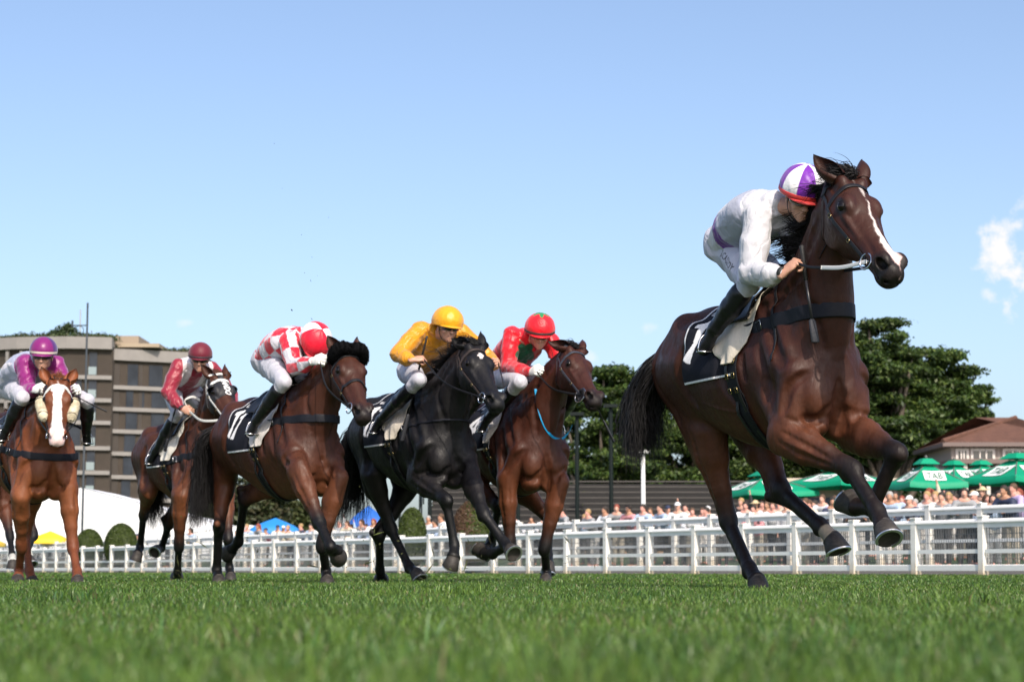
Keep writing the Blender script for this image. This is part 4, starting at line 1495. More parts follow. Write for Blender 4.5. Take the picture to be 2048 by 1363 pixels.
def coat_mat(name, rough=.5):
    if name in _M: return _M[name]
    m = mat(name, rough=rough, attr='Col', noise=.22, nscale=11, spec=.30, coat=.0, detail=9)
    nt = m.node_tree; N, L = nt.nodes, nt.links
    b = N['Principled BSDF']
    tc = N.new('ShaderNodeTexCoord')
    prev = None
    # soft muscle and vein relief, then the grain of the hair
    for sc_, dist, st_, dist2 in ((6.0, .016, (1, 1, .7), .8), (22.0, .0016, (1, 1, .5), 1.5), (150.0, .0013, (1, 1, .18), .4)):
        mp = N.new('ShaderNodeMapping'); mp.inputs['Scale'].default_value = st_
        L.new(tc.outputs['Object'], mp.inputs['Vector'])
        nz = N.new('ShaderNodeTexNoise'); nz.inputs['Scale'].default_value = sc_; nz.inputs['Detail'].default_value = 3
        nz.inputs['Distortion'].default_value = dist2
        L.new(mp.outputs[0], nz.inputs['Vector'])
        bp = N.new('ShaderNodeBump'); bp.inputs['Distance'].default_value = dist; bp.inputs['Strength'].default_value = .8
        L.new(nz.outputs['Fac'], bp.inputs['Height'])
        if prev: L.new(prev.outputs[0], bp.inputs['Normal'])
        prev = bp
    L.new(prev.outputs[0], b.inputs['Normal'])
    # sweat-dark and dry patches break up the sheen
    mp = N.new('ShaderNodeMapping'); mp.inputs['Scale'].default_value = (1, 1, .45)
    L.new(tc.outputs['Object'], mp.inputs['Vector'])
    nz = N.new('ShaderNodeTexNoise'); nz.inputs['Scale'].default_value = 17; nz.inputs['Detail'].default_value = 9; nz.inputs['Roughness'].default_value = .72; nz.inputs['Distortion'].default_value = .6
    L.new(mp.outputs[0], nz.inputs['Vector'])
    mr = N.new('ShaderNodeMapRange'); mr.inputs['From Min'].default_value = .32; mr.inputs['From Max'].default_value = .68; mr.inputs['To Min'].default_value = .36; mr.inputs['To Max'].default_value = .74
    L.new(nz.outputs['Fac'], mr.inputs['Value']); L.new(mr.outputs[0], b.inputs['Roughness'])
    return m


TRUNK = [(-1.23, -.24, -.42, .09, .1, .1), (-1.17, -.145, -.52, .18, .3, .1), (-1.06, -.06, -.58, .25, .40, .1), (-.90, -.012, -.62, .285, .45, .15),
         (-.74, -.0, -.67, .300, .42, .25), (-.56, -.035, -.735, .300, .38, .25), (-.36, -.06, -.80, .300, .38, .25), (-.18, -.035, -.825, .285, .45, .3),
         (-.03, -.0, -.83, .265, .55, .35), (.10, -.03, -.82, .245, .5, .35), (.22, -.09, -.79, .225, .42, .3),
         (.31, -.17, -.745, .195, .34, .2), (.38, -.28, -.68, .15, .25, .15), (.42, -.40, -.60, .09, .1, .1)]
HEADS = [(-.035, -.045, -.155, .055, .1, .3), (.0, -.012, -.19, .066, .15, .35), (.06, .004, -.225, .075, .1, .4), (.13, .013, -.245, .090, .15, .5), (.20, .008, -.25, .092, .2, .5),
         (.27, -.006, -.232, .080, .25, .5), (.35, -.012, -.19, .065, .3, .45), (.42, -.016, -.16, .055, .3, .35), (.49, -.016, -.145, .050, .25, .3),
         (.54, -.016, -.138, .051, .22, .25), (.585, -.022, -.134, .048, .2, .2), (.618, -.034, -.124, .040, .15, .2), (.632, -.05, -.105, .024, .1, .1)]


def build_horse(sp):
    """sculpts one horse from its pose; returns a dict with everything the tack builders need"""
    sc = sp.get('scale', 1.0)
    F = Frame(*sp['W'], sp['psi'])
    Wp = np.array([0, 0, F.wz])
    pt = R(sp.get('pitch', 0))
    roll = R(sp.get('roll', 0))
    Rx = np.array([[1, 0, 0], [0, math.cos(roll), -math.sin(roll)], [0, math.sin(roll), math.cos(roll)]])
    Ry = np.array([[math.cos(pt), 0, -math.sin(pt)], [0, 1, 0], [math.sin(pt), 0, math.cos(pt)]])
    TM = Ry @ Rx
    T = lambda u, w, z: Wp + TM @ (np.array([u, w, z]) * sc)
    ax = [TM[:, 0], TM[:, 1], TM[:, 2]]
    st = sc * sp.get('limb', 1.2)
    # joints
    J = {}
    for side, sg in (('r', -1), ('l', 1)):
        f = sp['f' + side]; h = sp['h' + side]
        def jt(prev, q, ln, w_, pick):
            if len(q) == 3: return T(*q)
            return F.reach(prev, *q, ln * sc, w_, pick)
        S0 = T(.28, sg * .165, -.50)
        wt = f.get('w', sg * .13)
        pk = f.get('pick', [None] * 4)
        E = jt(S0, f['p'][0], .30, wt, pk[0])
        K = jt(E, f['p'][1], .43, wt, pk[1])
        FT = jt(K, f['p'][2], .31, wt, pk[2])
        C = jt(FT, f['p'][3], .115, wt, pk[3])
        J['f' + side] = [S0, E, K, FT, C]
        H0 = T(-.97, sg * .13, -.34)
        wt = h.get('w', sg * .13)
        pk = h.get('pick', [None] * 4)
        ST = jt(H0, h['p'][0], .40, wt, pk[0])
        HK = jt(ST, h['p'][1], .46, wt, pk[1])
        FT = jt(HK, h['p'][2], .40, wt, pk[2])
        C = jt(FT, h['p'][3], .115, wt, pk[3])
        J['h' + side] = [H0, ST, HK, FT, C]
    # head frame
    hd = sp['head']
    hs = hd.get('size', 1.0) * sc
    yaw = R(hd['yaw']); rl = R(hd.get('roll', 0))
    nbase = T(.12, 0, -.30)
    if 'poll_w' in hd: poll = F.at_w(*hd['poll'], hd['poll_w'])
    else: poll = F.reach(T(0, 0, -.08), *hd['poll'], hd.get('neck', .80) * sc, 0, 'near')
    g = np.array([math.cos(yaw), math.sin(yaw), 0])
    l0 = np.array([-math.sin(yaw), math.cos(yaw), 0])
    nose_c = []
    for pick in ('near', 'far'):
        q = F.reach(poll, *hd['nose'], .60 * hs, 0, pick)
        nose_c.append(q)
    def score(q):
        v = q - poll
        return abs(nrm(v) @ l0)
    nose = min(nose_c, key=score) if 'pick' not in hd else nose_c[0 if hd['pick'] == 'near' else 1]
    a = nrm(nose - poll)
    l = l0 * math.cos(rl) + np.array([0, 0, 1.0]) * math.sin(rl)
    l = nrm(l - a * (l @ a))
    n = np.cross(a, l)
    HP = lambda t, w, z: poll + (a * t + l * w + n * z) * hs
    allp = [T(*q) for q in ((-1.22, 0, -.3), (.4, 0, -.5), (0, .3, 0), (0, -.3, -.8), (-.8, .3, 0), (-.8, -.3, 0))] + [HP(.64, 0, -.1), HP(0, 0, .02), HP(.3, .1, -.26), HP(.3, -.1, -.26)]
    for v in J.values(): allp += list(v)
    allp = np.array(allp)
    G = Field(allp.min(0) - .10, allp.max(0) + .10, sp.get('vox', .011))
    # --- trunk
    secs = np.array(TRUNK); secs[:, :4] *= sc
    G.loft(Wp, ax, secs, k=.02, power=2.15)
    e = lambda c, r, k=.04, axs=None: G.ell(T(*c), [q * sc for q in r], axs or ax, k)
    Y = ax[1]
    for sg, sd_ in ((-1, 'r'), (1, 'l')):
        S0, E, K, FT, C = J['f' + sd_]
        # shoulder blade, shoulder point, upper arm
        G.cap(T(-.02, sg * .11, -.13), T(.20, sg * .165, -.42), (.07 * sc, .13 * sc), (.085 * sc, .125 * sc), Y, .035)
        G.cap(T(.22, sg * .155, -.44), S0, (.07 * sc, .085 * sc), (.075 * sc, .08 * sc), Y, .04)
        G.cap(S0 + ax[2] * .01, E + (S0 - E) * .12, (.082 * sc, .095 * sc), (.072 * sc, .088 * sc), Y, .028)
        G.cap(T(-.10, sg * .165, -.36), E + ax[2] * .05 * sc - ax[0] * .03 * sc, (.068 * sc, .11 * sc), (.060 * sc, .07 * sc), Y, .022)
        # breast
        e((.345, sg * .085, -.60), (.085, .092, .130), .03)
        e((.27, sg * .075, -.745), (.12, .075, .075), .02)
        # forearm: muscle belly, extensor ridge
        d = nrm(K - E)
        lat = nrm(Y - d * (Y @ d))
        fw = np.cross(lat, d) * -1
        fw = fw if (fw @ ax[0] > 0 or abs(fw @ ax[0]) < .3 and fw @ ax[2] > 0) else fw
        fwd = nrm(np.cross(d, lat))                      # towards the front of the bone
        if fwd @ (ax[0] * .8 + ax[2] * .6) < 0: fwd = -fwd
        m1 = E + (K - E) * .30; m2 = E + (K - E) * .62
        G.cap(E - d * .04 * st, m1, (.062 * st, .092 * st), (.058 * st, .080 * st), lat, .035)
        G.cap(m1, m2, (.058 * st, .080 * st), (.042 * st, .056 * st), lat, .02)
        G.cap(m2, K - d * .045 * st, (.042 * st, .056 * st), (.036 * st, .042 * st), lat, .02)
        G.cap(E + fwd * .045 * st, E + (K - E) * .5 + fwd * .022 * st + lat * sg * .01, (.03 * st, .035 * st), (.025 * st, .028 * st), lat, .018)
        # knee
        G.ell(K, (.041 * st, .046 * st, .064 * st), [lat, fwd, d], .035)
        G.ell(K - fwd * .035 * st - d * .005, (.026 * st, .03 * st, .032 * st), [lat, fwd, d], .015)
        # cannon
        d2 = nrm(FT - K); lat2 = nrm(Y - d2 * (Y @ d2)); f2 = np.cross(d2, lat2)
        if f2 @ fwd < 0 and abs(d @ d2) > .3: f2 = -f2
        if np.cross(d2, lat2) @ np.cross(d, lat) < -.2: pass
        bk = -f2 if (np.cross(d, lat) @ fwd) > 0 else f2
        fr2 = np.cross(d2, lat2) * (1 if (np.cross(d, lat) @ fwd) > 0 else -1)
        G.cap(K + d2 * .03 * st, FT - d2 * .03 * st, (.029 * st, .031 * st), (.027 * st, .029 * st), lat2, .03)
        G.cap(K + d2 * .04 * st - fr2 * .022 * st, FT - fr2 * .022 * st, .017 * st, .018 * st, lat2, .012)
        # fetlock, pastern
        G.ell(FT, (.032 * st, .035 * st, .040 * st), [lat2, fr2, d2], .03)
        G.ell(FT - fr2 * .026 * st + d2 * .004, (.024 * st, .024 * st, .026 * st), [lat2, fr2, d2], .012)
        G.cap(FT, C, (.028 * st, .028 * st), (.038 * st, .038 * st), lat2, .02)
        G.ell(C, (.039 * st, .039 * st, .022 * st), [lat2, np.cross(lat2, nrm(C - FT)), nrm(C - FT)], .015)
        # --- hind
        H0, ST, HK, FT, C = J['h' + sd_]
        G.cap(T(-.80, sg * .14, -.17), T(-1.0, sg * .15, -.36), (.115 * sc, .15 * sc), (.10 * sc, .17 * sc), Y, .05)
        e((-.66, sg * .205, -.20), (.10, .055, .075), .07)
        G.cap(T(-.82, sg * .16, -.32), ST, (.10 * sc, .17 * sc), (.070 * sc, .095 * sc), Y, .05)
        d = nrm(HK - ST); lat = nrm(Y - d * (Y @ d)); bkd = np.cross(lat, d)
        d0 = nrm(ST - H0)
        if bkd @ (-ax[0] * .8 + d * 0) < 0: bkd = -bkd
        # hamstrings down into the gaskin
        g1 = ST + (HK - ST) * .22 + bkd * .045 * st
        G.cap(T(-1.06, sg * .115, -.30), g1, (.10 * sc, .15 * sc), (.072 * sc, .115 * sc), Y, .05)
        G.cap(ST, ST + (HK - ST) * .30 + bkd * .02 * st, (.074 * st, .115 * st), (.066 * st, .105 * st), lat, .03)
        G.cap(ST + (HK - ST) * .28 + bkd * .02 * st, ST + (HK - ST) * .66 + bkd * .008, (.064 * st, .102 * st), (.042 * st, .060 * st), lat, .02)
        G.cap(ST + (HK - ST) * .64 + bkd * .008, HK, (.042 * st, .060 * st), (.037 * st, .046 * st), lat, .02)
        d2 = nrm(FT - HK); lat2 = nrm(Y - d2 * (Y @ d2))
        # back of the hock lies on the outer side of the bend
        bend = nrm(-(nrm(ST - HK) + nrm(FT - HK)) + bkd * .25)
        bk2 = bkd - d2 * (bkd @ d2); bk2 = nrm(bk2)
        pk = HK + bend * .060 * st - d2 * .035 * st
        G.ell(HK, (.040 * st, .052 * st, .055 * st), [lat2, bk2, d2], .02)
        G.cap(HK + bk2 * .01, pk, (.028 * st, .032 * st), (.022 * st, .024 * st), lat2, .016)
        G.cap(pk, HK + d2 * .10 * st + bk2 * .02 * st, (.02 * st, .02 * st), (.018 * st, .02 * st), lat2, .018)
        G.cap(pk, ST + (HK - ST) * .55 + bkd * .05 * st, (.013 * st, .014 * st), (.03 * st, .03 * st), lat, .015)
        G.cap(HK + d2 * .03 * st, FT - d2 * .03 * st, (.028 * st, .032 * st), (.027 * st, .028 * st), lat2, .02)
        G.cap(HK + d2 * .05 * st + bk2 * .024 * st, FT + bk2 * .022 * st, .017 * st, .018 * st, lat2, .012)
        G.ell(FT, (.033 * st, .036 * st, .042 * st), [lat2, bk2, d2], .03)
        G.ell(FT + bk2 * .027 * st, (.024 * st, .024 * st, .026 * st), [lat2, bk2, d2], .012)
        G.cap(FT, C, (.028 * st, .028 * st), (.037 * st, .037 * st), lat2, .02)
        G.ell(C, (.039 * st, .039 * st, .022 * st), [lat2, np.cross(lat2, nrm(C - FT)), nrm(C - FT)], .015)
    # sheath of belly and dock
    G.cap(T(-1.10, 0, -.13), T(-1.20, 0, -.20), (.04 * sc, .035 * sc), (.025 * sc, .025 * sc), Y, .04)
    # --- neck
    top = HP(.03, 0, -.10)
    n0 = T(.10, 0, -.30); n1 = T(.22, 0, -.22)
    mid = (T(.18, 0, -.12) + top) / 2 + TM @ np.array([.01, 0, .005]) * sc
    cl = spline([n0, n1 * .6 + (n0 * .2 + mid * .2), mid, top], 7)
    rd = np.array([(.185, .34), (.172, .305), (.150, .252), (.126, .205), (.110, .170), (.098, .148), (.088, .132)]) * np.array([sp.get('neckw', 1.0), 1.0])
    cs = spline(cl, 19)
    rs = np.stack([smooth_interp(np.linspace(0, 6, 19), np.arange(7), rd[:, j]) for j in (0, 1)], 1)
    lats = [nrm(Y * (1 - i / 6) + l * (i / 6)) for i in range(7)]
    G.sweep(cs, rs * sc, [nrm(Y * (1 - i / 18) + l * (i / 18)) for i in range(19)], .045)
    # neck muscle bands and windpipe groove
    for sg in (-1, 1):
        G.cap(T(.27, sg * .10, -.42), cl[5] + lats[4] * sg * .055 * sc - nrm(np.cross(cl[6] - cl[4], Y)) * -.05 * sc, (.075 * sc, .09 * sc), (.040 * sc, .05 * sc), Y, .03)
        G.cap(T(.02, sg * .07, -.09), cl[5] + lats[5] * sg * .035 * sc + nrm(np.cross(cl[6] - cl[4], Y)) * -.03 * sc, (.05 * sc, .08 * sc), (.038 * sc, .06 * sc), Y, .04)
    # --- head
    hsec = np.array(HEADS); hsec[:, :4] *= hs; hsec[:, 3] *= 1.13; hsec[:, 2] *= 1.04
    G.loft(poll, [a, l, n], hsec, k=.022, power=2.25)
    hax = [a, l, n]
    he = lambda c, r, k=.015, sub=False: G.ell(HP(*c), [q * hs for q in r], hax, k, sub)
    hc = lambda p, q, r1, r2, k=.012, sub=False: G.cap(HP(*p), HP(*q), r1 * hs if not hasattr(r1, '__len__') else tuple(x * hs for x in r1), r2 * hs if not hasattr(r2, '__len__') else tuple(x * hs for x in r2), l, k, sub)
    for sg in (-1, 1):
        he((.165, sg * .055, -.155), (.115, .028, .095), .02)                 # cheek plate
        he((.180, sg * .064, -.034), (.060, .032, .042), .03)                # orbit
        hc((.225, sg * .080, -.062), (.36, sg * .058, -.072), .014, .010, .012)     # facial crest
        he((.186, sg * .104, -.038), (.026, .014, .017), .005, True)              # socket
        he((.115, sg * .078, -.006), (.026, .012, .018), .014, True)                 # hollow over the eye
        hc((.158, sg * .087, -.017), (.214, sg * .088, -.020), .006, .006, .007)     # upper lid
        hc((.162, sg * .088, -.056), (.212, sg * .089, -.058), .006, .006, .007)     # lower lid
        he((.550, sg * .040, -.044), (.052, .031, .042), .015)                 # nostril flare
        he((.572, sg * .054, -.044), (.033, .025, .021), .007, True)              # nostril
        hc((.46, sg * .053, -.108), (.56, sg * .047, -.104), .006, .008, .008, True)
        hc((.56, sg * .047, -.104), (.64, sg * .020, -.092), .008, .008, .008, True)  # mouth line
        hc((.30, sg * .072, -.035), (.47, sg * .05, -.055), .008, .006, .02, True)      # cheek hollow
        he((.045, sg * .048, -.012), (.036, .026, .034), .03)                        # ear base
    he((.560, 0, -.128), (.050, .036, .022), .010)                            # chin
    he((.598, 0, -.062), (.028, .036, .034), .014)                            # upper lip
    # --- creases between the muscles, veins
    m = sp.get('muscle', 1.0)
    for sg, sd_ in ((-1, 'r'), (1, 'l')):
        S0, E, K, FT, C = J['f' + sd_]
        H0, ST, HK, FT2, C2 = J['h' + sd_]
        gv = lambda pts, r=.014, k=.035, **kw: G.groove([q if isinstance(q, np.ndarray) else T(*q) for q in pts], r * m, k, **kw)
        gv([(-.02, sg * .20, -.10), (.14, sg * .24, -.26), (.28, sg * .24, -.44)], .016, .05)
        gv([(.40, sg * .17, -.50), S0 + ax[0] * .06 - ax[2] * .06 + ax[1] * sg * .06, E * .6 + S0 * .4 + ax[1] * sg * .08 + ax[0] * .04], .016, .035)
        gv([(.05, sg * .30, -.30), (.12, sg * .30, -.48), (.13, sg * .28, -.60)], .014, .04)
        gv([(-.24, sg * .32, -.30), (-.22, sg * .32, -.48), (-.14, sg * .30, -.64)], .018, .05)
        gv([(-.06, sg * .32, -.34), (-.04, sg * .32, -.50)], .010, .03)
        gv([(.46, sg * .03, -.68), (.42, sg * .10, -.73), (.34, sg * .16, -.72)], .010, .035)
        d = nrm(K - E); lat = nrm(Y - d * (Y @ d)); fw = np.cross(d, lat)
        if fw @ (ax[0] * .8 + ax[2] * .6) < 0: fw = -fw
        for o_, r_ in ((.035, .009), (-.03, .008)):
            gv([E + lat * sg * .09 + fw * (o_ + .01) + d * .02, E + (K - E) * .4 + lat * sg * .07 + fw * o_, E + (K - E) * .78 + lat * sg * .05 + fw * o_ * .5], r_, .018)
        gv([E + fw * .10 + lat * sg * .02, E + (K - E) * .35 + fw * .08 + lat * sg * .02], .008, .02)
        gv([E * .9 + K * .1 + lat * sg * .08 + fw * .0, E + (K - E) * .35 + lat * sg * .07 + fw * .005, E + (K - E) * .6 + lat * sg * .055 - fw * .005], .007, .008, ridge=True)
        # quarters
        gv([(-1.00, sg * .30, -.16), (-1.05, sg * .30, -.38), ST * .35 + HK * .0 + T(-1.05, sg * .28, -.60) * .65], .011, .06)
        gv([(-.64, sg * .32, -.26), (-.68, sg * .33, -.46), (-.66, sg * .31, -.62)], .020, .06)
        d = nrm(HK - ST); lat = nrm(Y - d * (Y @ d)); bk_ = np.cross(lat, d)
        if bk_ @ -ax[0] < 0: bk_ = -bk_
        gv([ST + lat * sg * .10 + bk_ * .03, ST + (HK - ST) * .35 + lat * sg * .09 + bk_ * .04, ST + (HK - ST) * .75 + lat * sg * .05 + bk_ * .03], .012, .022)
        gv([ST + (HK - ST) * .45 + lat * sg * .08, ST + (HK - ST) * .8 + lat * sg * .05 + bk_ * -.01], .006, .008, ridge=True)
        # belly vein, jugular
        gv([(-.52, sg * .31, -.60), (-.34, sg * .32, -.66), (-.16, sg * .30, -.70)], .007, .010, ridge=True)
        gv([(.42, sg * .09, -.34), cl[4] + lats[4] * sg * .10 - nrm(np.cross(cl[6] - cl[4], Y)) * -.06, cl[5] + lats[5] * sg * .09 - nrm(np.cross(cl[6] - cl[4], Y)) * -.05], .012, .035)
        gv([(.02, sg * .22, -.12), cl[3] + lats[3] * sg * .14, cl[5] + lats[5] * sg * .10], .010, .05)
    G.groove([T(.50, 0, -.50), T(.47, 0, -.64), T(.36, 0, -.82)], .020 * m, .045, .004)
    V, Q = G.mesh(smooth=1)
    # --- coat colours
    coat = np.array(sp['coat']); dark = np.array(sp.get('dark', (.0042, .0036, .004)))
    colr = np.tile(coat, (len(V), 1))
    vn = vnoise(V, 5.0, 3)
    lt = np.array(sp.get('light', coat * 1.3))
    # coat colour turns warmer and paler down the body
    rel = (V - Wp) @ TM / sc
    low = sstep(-.45, -.80, rel[:, 2] + .06 * vn) * sstep(-1.3, -1.0, -np.abs(rel[:, 1]) - .9)
    colr = colr + (lt - coat) * np.clip(sstep(-.42, -.85, rel[:, 2]) * .7 + .12 * vn, 0, 1)[:, None]
    if sp.get('topdark', 0):
        q = sstep(-.3, .1, rel[:, 2] + .05 * vn) * sp['topdark']
        colr = colr * (1 - q[:, None]) + dark * q[:, None]
    for key, js in J.items():
        k0 = sp.get('points', 1.0)
        s_all = np.full(len(V), 9.0); par = np.zeros(len(V))
        for i in range(1, 4):
            dd, t = seg_dist(V, js[i], js[i + 1])
            m = dd < s_all
            s_all = np.where(m, dd, s_all); par = np.where(m, i - 1 + t, par)
        lim = sp.get('point_start', {}).get(key, (.35, 1.0) if key[0] == 'f' else (.55, 1.05))
        w = sstep(lim[0], lim[1], par + .06 * vn) * (s_all < .13) * k0
        w = w * sstep(.14, .10, s_all)
        colr = colr * (1 - w[:, None]) + dark * w[:, None]
        sock = sp.get('socks', {}).get(key)
        if sock:
            w = sstep(sock[0] - .04, sock[0] + .04, par + .04 * vn) * (s_all < .1)
            colr = colr * (1 - w[:, None]) + np.array(sock[1]) * w[:, None]
    hl = (V - poll) @ np.stack([a, l, n], 1) / hs
    inhead = (hl[:, 0] > -.02) & (hl[:, 0] < .68) & (np.abs(hl[:, 1]) < .14) & (hl[:, 2] > -.30) & (hl[:, 2] < .06)
    mz = sstep(.47, .60, hl[:, 0] + .02 * vn) * inhead * sp.get('muzzle', .9)
    colr = colr * (1 - mz[:, None]) + dark * 1.6 * mz[:, None]
    # dark eye rims; shade of the nostril holes put into the coat colour
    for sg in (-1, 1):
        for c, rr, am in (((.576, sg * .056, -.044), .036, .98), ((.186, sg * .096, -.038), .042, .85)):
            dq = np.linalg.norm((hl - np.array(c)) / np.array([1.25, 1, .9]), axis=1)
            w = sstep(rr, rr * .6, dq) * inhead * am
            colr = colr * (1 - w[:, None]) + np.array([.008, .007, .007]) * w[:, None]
    if sp.get('blaze'):
        fn = sp['blaze']
        w = fn(hl[:, 0] + .006 * vnoise(V, 60, 5), hl[:, 1] + .004 * vnoise(V, 70, 8), hl[:, 2]) * inhead
        wc = np.array(sp.get('blaze_col', (.72, .66, .64)))
        pk_ = np.array([.62, .33, .31])
        c2 = wc + (pk_ - wc) * sstep(.46, .56, hl[:, 0])[:, None] * .55
        colr = colr * (1 - w[:, None]) + c2 * w[:, None]
    root = empty('horse', F.toworld([0, 0, 0]), F.psi, sp['label'], 'horse', 'racehorses galloping along the rail')
    coatm = coat_mat('coat_' + sp['key'], sp.get('rough', .52))
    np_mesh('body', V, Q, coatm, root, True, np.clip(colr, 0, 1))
    H = dict(F=F, T=T, HP=HP, G=G, J=J, root=root, sc=sc, hs=hs, a=a, l=l, n=n, ax=ax, poll=poll, cl=cl, sp=sp, TM=TM, Wp=Wp, lats=lats)
    make_hooves(H)
    make_eyes_ears(H)
    make_mane_tail(H)
    return H


def make_hooves(H):
    sp, sc, J = H['sp'], H['sc'], H['J']
    for key, js in J.items():
        FT, C = js[3], js[4]
        p = nrm(C - FT)
        Yv = H['ax'][1]; y = nrm(Yv - p * (Yv @ p))
        dl = R(sp[key].get('sole', 40))
        n = p * math.cos(dl) + np.cross(y, p) * math.sin(dl)
        # face the sole backwards relative to the pastern
        f = np.cross(n, y)
        tw = sp[key].get('twist')
        K = 28
        th = np.linspace(0, 2 * math.pi, K, endpoint=False)
        hh = .078 * sc
        prof = [(-.018, .040, .042, 0), (0, .050, .053, 0), (.006, .049, .053, .002), (.45, .055, .062, .010), (.97, .064, .074, .021), (1.0, .062, .072, .021)]
        rings = []
        for i, (s, rx, ry, sh) in enumerate(prof):
            s_ = s * hh if i > 1 else s
            ring = []
            for t in th:
                cx, cy = math.cos(t), math.sin(t)
                back = 1.0 if cx > -.5 else .93
                tilt = (-.016 * cx + .004) * (1 - max(s, 0)) if i < 5 else 0
                tilt += -.012 * (1 - max(s, 0)) * (cx < -.6) * 0
                ring.append(C + n * (s_ + tilt * sc + .002) + f * (sh + ry * cx * back) * sc + y * rx * cy * sc)
            rings.append(ring)
        mb = MB()
        vs = [q for r_ in rings for q in r_]
        fs = []
        for i in range(len(rings) - 1):
            for k in range(K):
                j = (k + 1) % K
                fs.append((i * K + k, i * K + j, (i + 1) * K + j, (i + 1) * K + k))
        fs.append(tuple(range(K)))
        # concave sole
        base = len(vs)
        last = (len(rings) - 1) * K
        for sc2, dep in ((.80, 0.0), (.66, -.010)):
            for k, t in enumerate(th):
                cx, cy = math.cos(t), math.sin(t)
                vs.append(C + n * (hh + dep * sc) + f * (.021 + .072 * cx * sc2) * sc + y * .062 * cy * sc2 * sc)
        for (o1, o2) in ((last, base), (base, base + K)):
            for k in range(K):
                j = (k + 1) % K
                fs.append((o1 + k, o1 + j, o2 + j, o2 + k))
        fs.append(tuple(base + K + k for k in range(K)))
        mb.add(vs, fs)
        hoof = mb.build('hoof', mat('hoof_horn', (.032, .027, .024), .62, noise=.5, nscale=30, bump=.002, bscale=90, stretch=(1, 1, 3)), H['root'], True)
        # aluminium plate: U-shaped
        sb = MB()
        vs = []; fs = []
        tt = np.linspace(-2.45, 2.45, 26)
        for t in tt:
            cx, cy = math.cos(t), math.sin(t)
            for (rr, dn) in ((1.0, -.001), (1.0, .008), (.80, .008), (.80, -.001)):
                vs.append(C + n * (hh + dn * sc) + f * (.021 + .073 * cx * rr) * sc + y * .063 * cy * rr * sc)
        for i in range(len(tt) - 1):
            for k in range(4):
                j = (k + 1) % 4
                fs.append((i * 4 + k, i * 4 + j, (i + 1) * 4 + j, (i + 1) * 4 + k))
        fs += [(0, 1, 2, 3), tuple(len(tt) * 4 - 4 + k for k in (3, 2, 1, 0))]
        sb.add(vs, fs)
        sb.build('horseshoe', mat('horseshoe_metal', (.62, .63, .65), .32, metal=.9, noise=.15, nscale=60), hoof)


def make_eyes_ears(H):
    HP, hs, a, l, n, root, sp = H['HP'], H['hs'], H['a'], H['l'], H['n'], H['root'], H['sp']
    em = mat('horse_eye', (.006, .004, .004), .10, spec=.4)
    for sg in (-1, 1):
        mb = MB()
        c = HP(.186, sg * .0835, -.038)
        rr = .0245 * hs
        vs = []; fs = []
        nu, nv = 16, 12
        for i in range(nv + 1):
            for j in range(nu):
                p_, t_ = math.pi * i / nv, 2 * math.pi * j / nu
                vs.append(c + (a * math.sin(p_) * math.cos(t_) * 1.1 + n * math.sin(p_) * math.sin(t_) + l * math.cos(p_)) * rr)
        for i in range(nv):
            for j in range(nu):
                k = (j + 1) % nu
                fs.append((i * nu + j, i * nu + k, (i + 1) * nu + k, (i + 1) * nu + j))
        mb.add(vs, fs)
        mb.build('eye', em, root, True)
    # ears: curled leaf with thickness
    for sg, key in ((-1, 'ear_r'), (1, 'ear_l')):
        sp_e = sp.get(key, {})
        back = sp_e.get('back', .25); out = sp_e.get('out', .35); opn = R(sp_e.get('open', 40))
        axis = nrm(-a * (1 - back * .3) + l * sg * out + n * (.25 - back))
        base = HP(.035, sg * .058, .0)
        o = nrm(n * math.cos(opn) + l * sg * math.sin(opn)); o = nrm(o - axis * (o @ axis))   # opening direction
        s_ = np.cross(axis, o)
        L = .165 * hs * sp_e.get('len', 1.0)
        nu, nv = 13, 11
        vs = []; fs = []
        for i in range(nv):
            t = i / (nv - 1)
            w = .040 * hs * (math.sin(math.pi * min(1, .18 + .82 * t) ** .85) ** .8 if t < 1 else 0) * (1.15 - .25 * t) + .002 * hs
            cup = R(150 - 75 * t)
            for shell in (0, 1):
                for j in range(nu):
                    q = -1 + 2 * j / (nu - 1)
                    ang = q * cup
                    rad = w - shell * .0045 * hs * (1 - abs(q) ** 6 * .6)
                    pnt = base + axis * L * t + (-o * math.cos(ang) * rad + s_ * math.sin(ang) * rad) + o * (.006 * t * t) * hs + l * sg * .012 * math.sin(t * 3.0) * hs
                    vs.append(pnt)
        row = 2 * nu
        for i in range(nv - 1):
            for j in range(nu - 1):
                fs.append((i * row + j, i * row + j + 1, (i + 1) * row + j + 1, (i + 1) * row + j))
                fs.append((i * row + nu + j, (i + 1) * row + nu + j, (i + 1) * row + nu + j + 1, i * row + nu + j + 1))
            for (p_, q_) in ((0, nu), (nu - 1, 2 * nu - 1)):
                fs.append((i * row + p_, (i + 1) * row + p_, (i + 1) * row + q_, i * row + q_))
        vs = np.array(vs)
        c0 = np.array(sp.get('ear_col', sp['coat']))
        tt = ((vs - base) @ axis) / L
        cc = c0 * (1 - sstep(.72, 1.0, tt)[:, None] * .85)
        me = bpy.data.meshes.new('ear')
        me.from_pydata([tuple(v) for v in vs], [], fs)
        at = me.color_attributes.new('Col', 'FLOAT_COLOR', 'POINT')
        cb = np.ones((len(vs), 4), dtype=np.float32); cb[:, :3] = cc
        at.data.foreach_set('color', cb.ravel())
        link_mesh('ear', me, coat_mat('coat_' + sp['key']), root, True)


